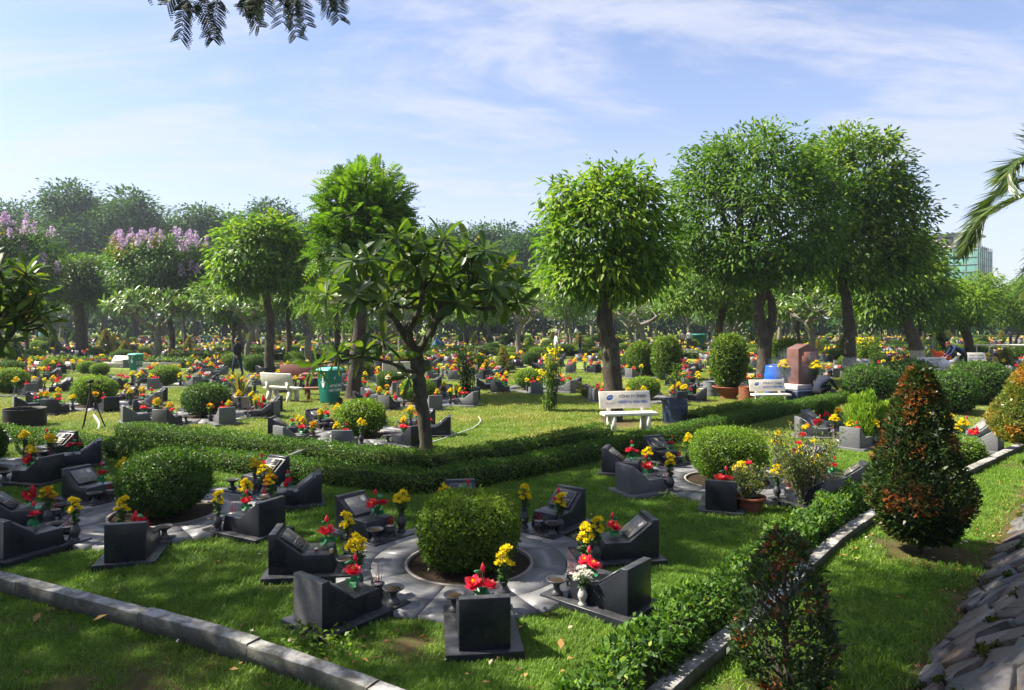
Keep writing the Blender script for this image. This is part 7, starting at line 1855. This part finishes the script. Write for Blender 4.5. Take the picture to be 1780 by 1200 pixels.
def grass():
    rg = np.random.default_rng(800)
    srcs = []
    for v in range(3):
        m = MB(); n = 110; r = .13 * np.sqrt(rg.random(n)); a = rg.random(n) * 6.28; P = np.stack([r * np.cos(a), r * np.sin(a), np.full(n, -.008)], -1)
        h = rg.uniform(.022, .055, n); aa = rg.random(n) * 6.28; ln = rg.uniform(.1, .9, n); w = rg.uniform(.0016, .0032, n)
        d = np.stack([np.cos(aa) * ln, np.sin(aa) * ln, np.ones(n)], -1); sd = np.stack([-np.sin(aa), np.cos(aa), np.zeros(n)], -1)
        md = P + d * (h * .55)[:, None]; tp = P + d * (h * np.array(.95))[:, None] + np.stack([np.cos(aa) * ln * h * .35, np.sin(aa) * ln * h * .35, -h * .1], -1)
        vv = np.stack([P - sd * w[:, None], P + sd * w[:, None], md + sd * w[:, None] * .8, md - sd * w[:, None] * .8, tp], 1).reshape(-1, 3); b = np.arange(n)[:, None] * 5; ti = rg.random(n)
        m.add(vv, b + np.array([0, 1, 2, 3]), 0, ti); m.add(np.zeros((0, 3)), np.zeros((0, 3), int)) if False else None
        m.f.append(b + np.array([3, 2, 4])); m.m.append(np.zeros(n, np.int32)); m.t.append(ti)
        srcs.append(bpy.data.objects.new('grass_tuft', m.mesh('grass_tuft', M['blade'])))
    def sample(n, y0, y1):
        y = np.sqrt(rg.random(n) * (y1 ** 2 - y0 ** 2) + y0 ** 2); return rg.uniform(-.80, .80, n) * y, y
    xs, ys, sc = [], [], []
    for n, y0, y1, s in ((15000, 3.4, 8, 1.0), (16000, 8, 14, 1.25), (16000, 14, 24, 1.6), (9000, 24, 34, 2.0)):
        a, b = sample(n, y0, y1); xs.append(a); ys.append(b); sc.append(np.full(n, s) * rg.uniform(.7, 1.25, n))
    x, y, s = map(np.concatenate, (xs, ys, sc))
    keep = rg.random(len(x)) > bare_at(x, y) * 1.25
    keep &= ((x - EMB_F[0]) * EMB_N[0] + (y - EMB_F[1]) * EMB_N[1]) < -.05
    for cx, cy in RP: keep &= np.hypot(x - cx, y - cy) > 1.33
    for tx_, ty_, rz in slabs:
        if ty_ > 36: continue
        dx, dy = x - tx_, y - ty_; lx = dx * math.cos(rz) + dy * math.sin(rz); ly = -dx * math.sin(rz) + dy * math.cos(rz)
        keep &= ~((np.abs(lx) < .30) & (np.abs(ly + .03) < .46))
    for H_, w in ((HA, .26), (HB1, .25), (HB2, .25), (HC, .26), (HD, .22)):
        q = smooth_path([(a, b, 0) for a, b in H_], 10)
        for p in q: keep &= np.hypot(x - p[0], y - p[1]) > w
    x, y, s = x[keep], y[keep], s[keep]; n = len(x)
    # taller, thicker growth in loose patches
    s *= .85 + .5 * np.clip(np.sin(x * 1.3 + 1.7 * np.sin(y * .9)) * np.cos(y * 1.1 + x * .4), 0, 1)
    me = bpy.data.meshes.new('grass'); me.vertices.add(n); me.vertices.foreach_set('co', np.stack([x, y, np.where(y < 60, .012 * np.sin(x * 1.9 + .6 * y) * np.cos(y * 1.4), 0)], -1).ravel().astype(np.float32))
    at_ = me.attributes.new('rot', 'FLOAT_VECTOR', 'POINT'); at_.data.foreach_set('vector', np.stack([rg.normal(0, .08, n), rg.normal(0, .08, n), rg.random(n) * 6.28], -1).ravel().astype(np.float32))
    at_ = me.attributes.new('scl', 'FLOAT', 'POINT'); at_.data.foreach_set('value', s.astype(np.float32)); at_ = me.attributes.new('pick', 'INT', 'POINT'); at_.data.foreach_set('value', rg.integers(0, 3, n).astype(np.int32))
    o = bpy.data.objects.new('grass', me); COL.objects.link(o); o['kind'] = 'stuff'; me.materials.append(M['blade'])
    ng = bpy.data.node_groups.new('grass_scatter', 'GeometryNodeTree'); ng.interface.new_socket('Geometry', in_out='INPUT', socket_type='NodeSocketGeometry'); ng.interface.new_socket('Geometry', in_out='OUTPUT', socket_type='NodeSocketGeometry')
    gi, go = N(ng, 'NodeGroupInput'), N(ng, 'NodeGroupOutput'); ip = N(ng, 'GeometryNodeInstanceOnPoints'); g2i = N(ng, 'GeometryNodeGeometryToInstance')
    for so in srcs:
        oi = N(ng, 'GeometryNodeObjectInfo'); oi.inputs['Object'].default_value = so; ng.links.new(oi.outputs['Geometry'], g2i.inputs[0])
    def na(nm, ty): a = N(ng, 'GeometryNodeInputNamedAttribute', data_type=ty); a.inputs['Name'].default_value = nm; return [q for q in a.outputs if q.enabled][0]
    ng.links.new(gi.outputs[0], ip.inputs['Points']); ng.links.new(g2i.outputs[0], ip.inputs['Instance']); ip.inputs['Pick Instance'].default_value = True
    ng.links.new(na('pick', 'INT'), ip.inputs['Instance Index']); e2r = N(ng, 'FunctionNodeEulerToRotation'); ng.links.new(na('rot', 'FLOAT_VECTOR'), e2r.inputs[0]); ng.links.new(e2r.outputs[0], ip.inputs['Rotation']); ng.links.new(na('scl', 'FLOAT'), ip.inputs['Scale']); ng.links.new(ip.outputs[0], go.inputs[0])
    md = o.modifiers.new('scatter', 'NODES'); md.node_group = ng
    print('GRASS', n)
grass()
for lst in (BQ, LT, VASEJ, SPRAYJ, fbp, list(TB.values()), [BURN, DISH, BENCH, pb, bb_, BIN]):
    for o in lst:
        if o.name not in PROTO_USED:
            for c in list(o.children_recursive): bpy.data.objects.remove(c)
            bpy.data.objects.remove(o)
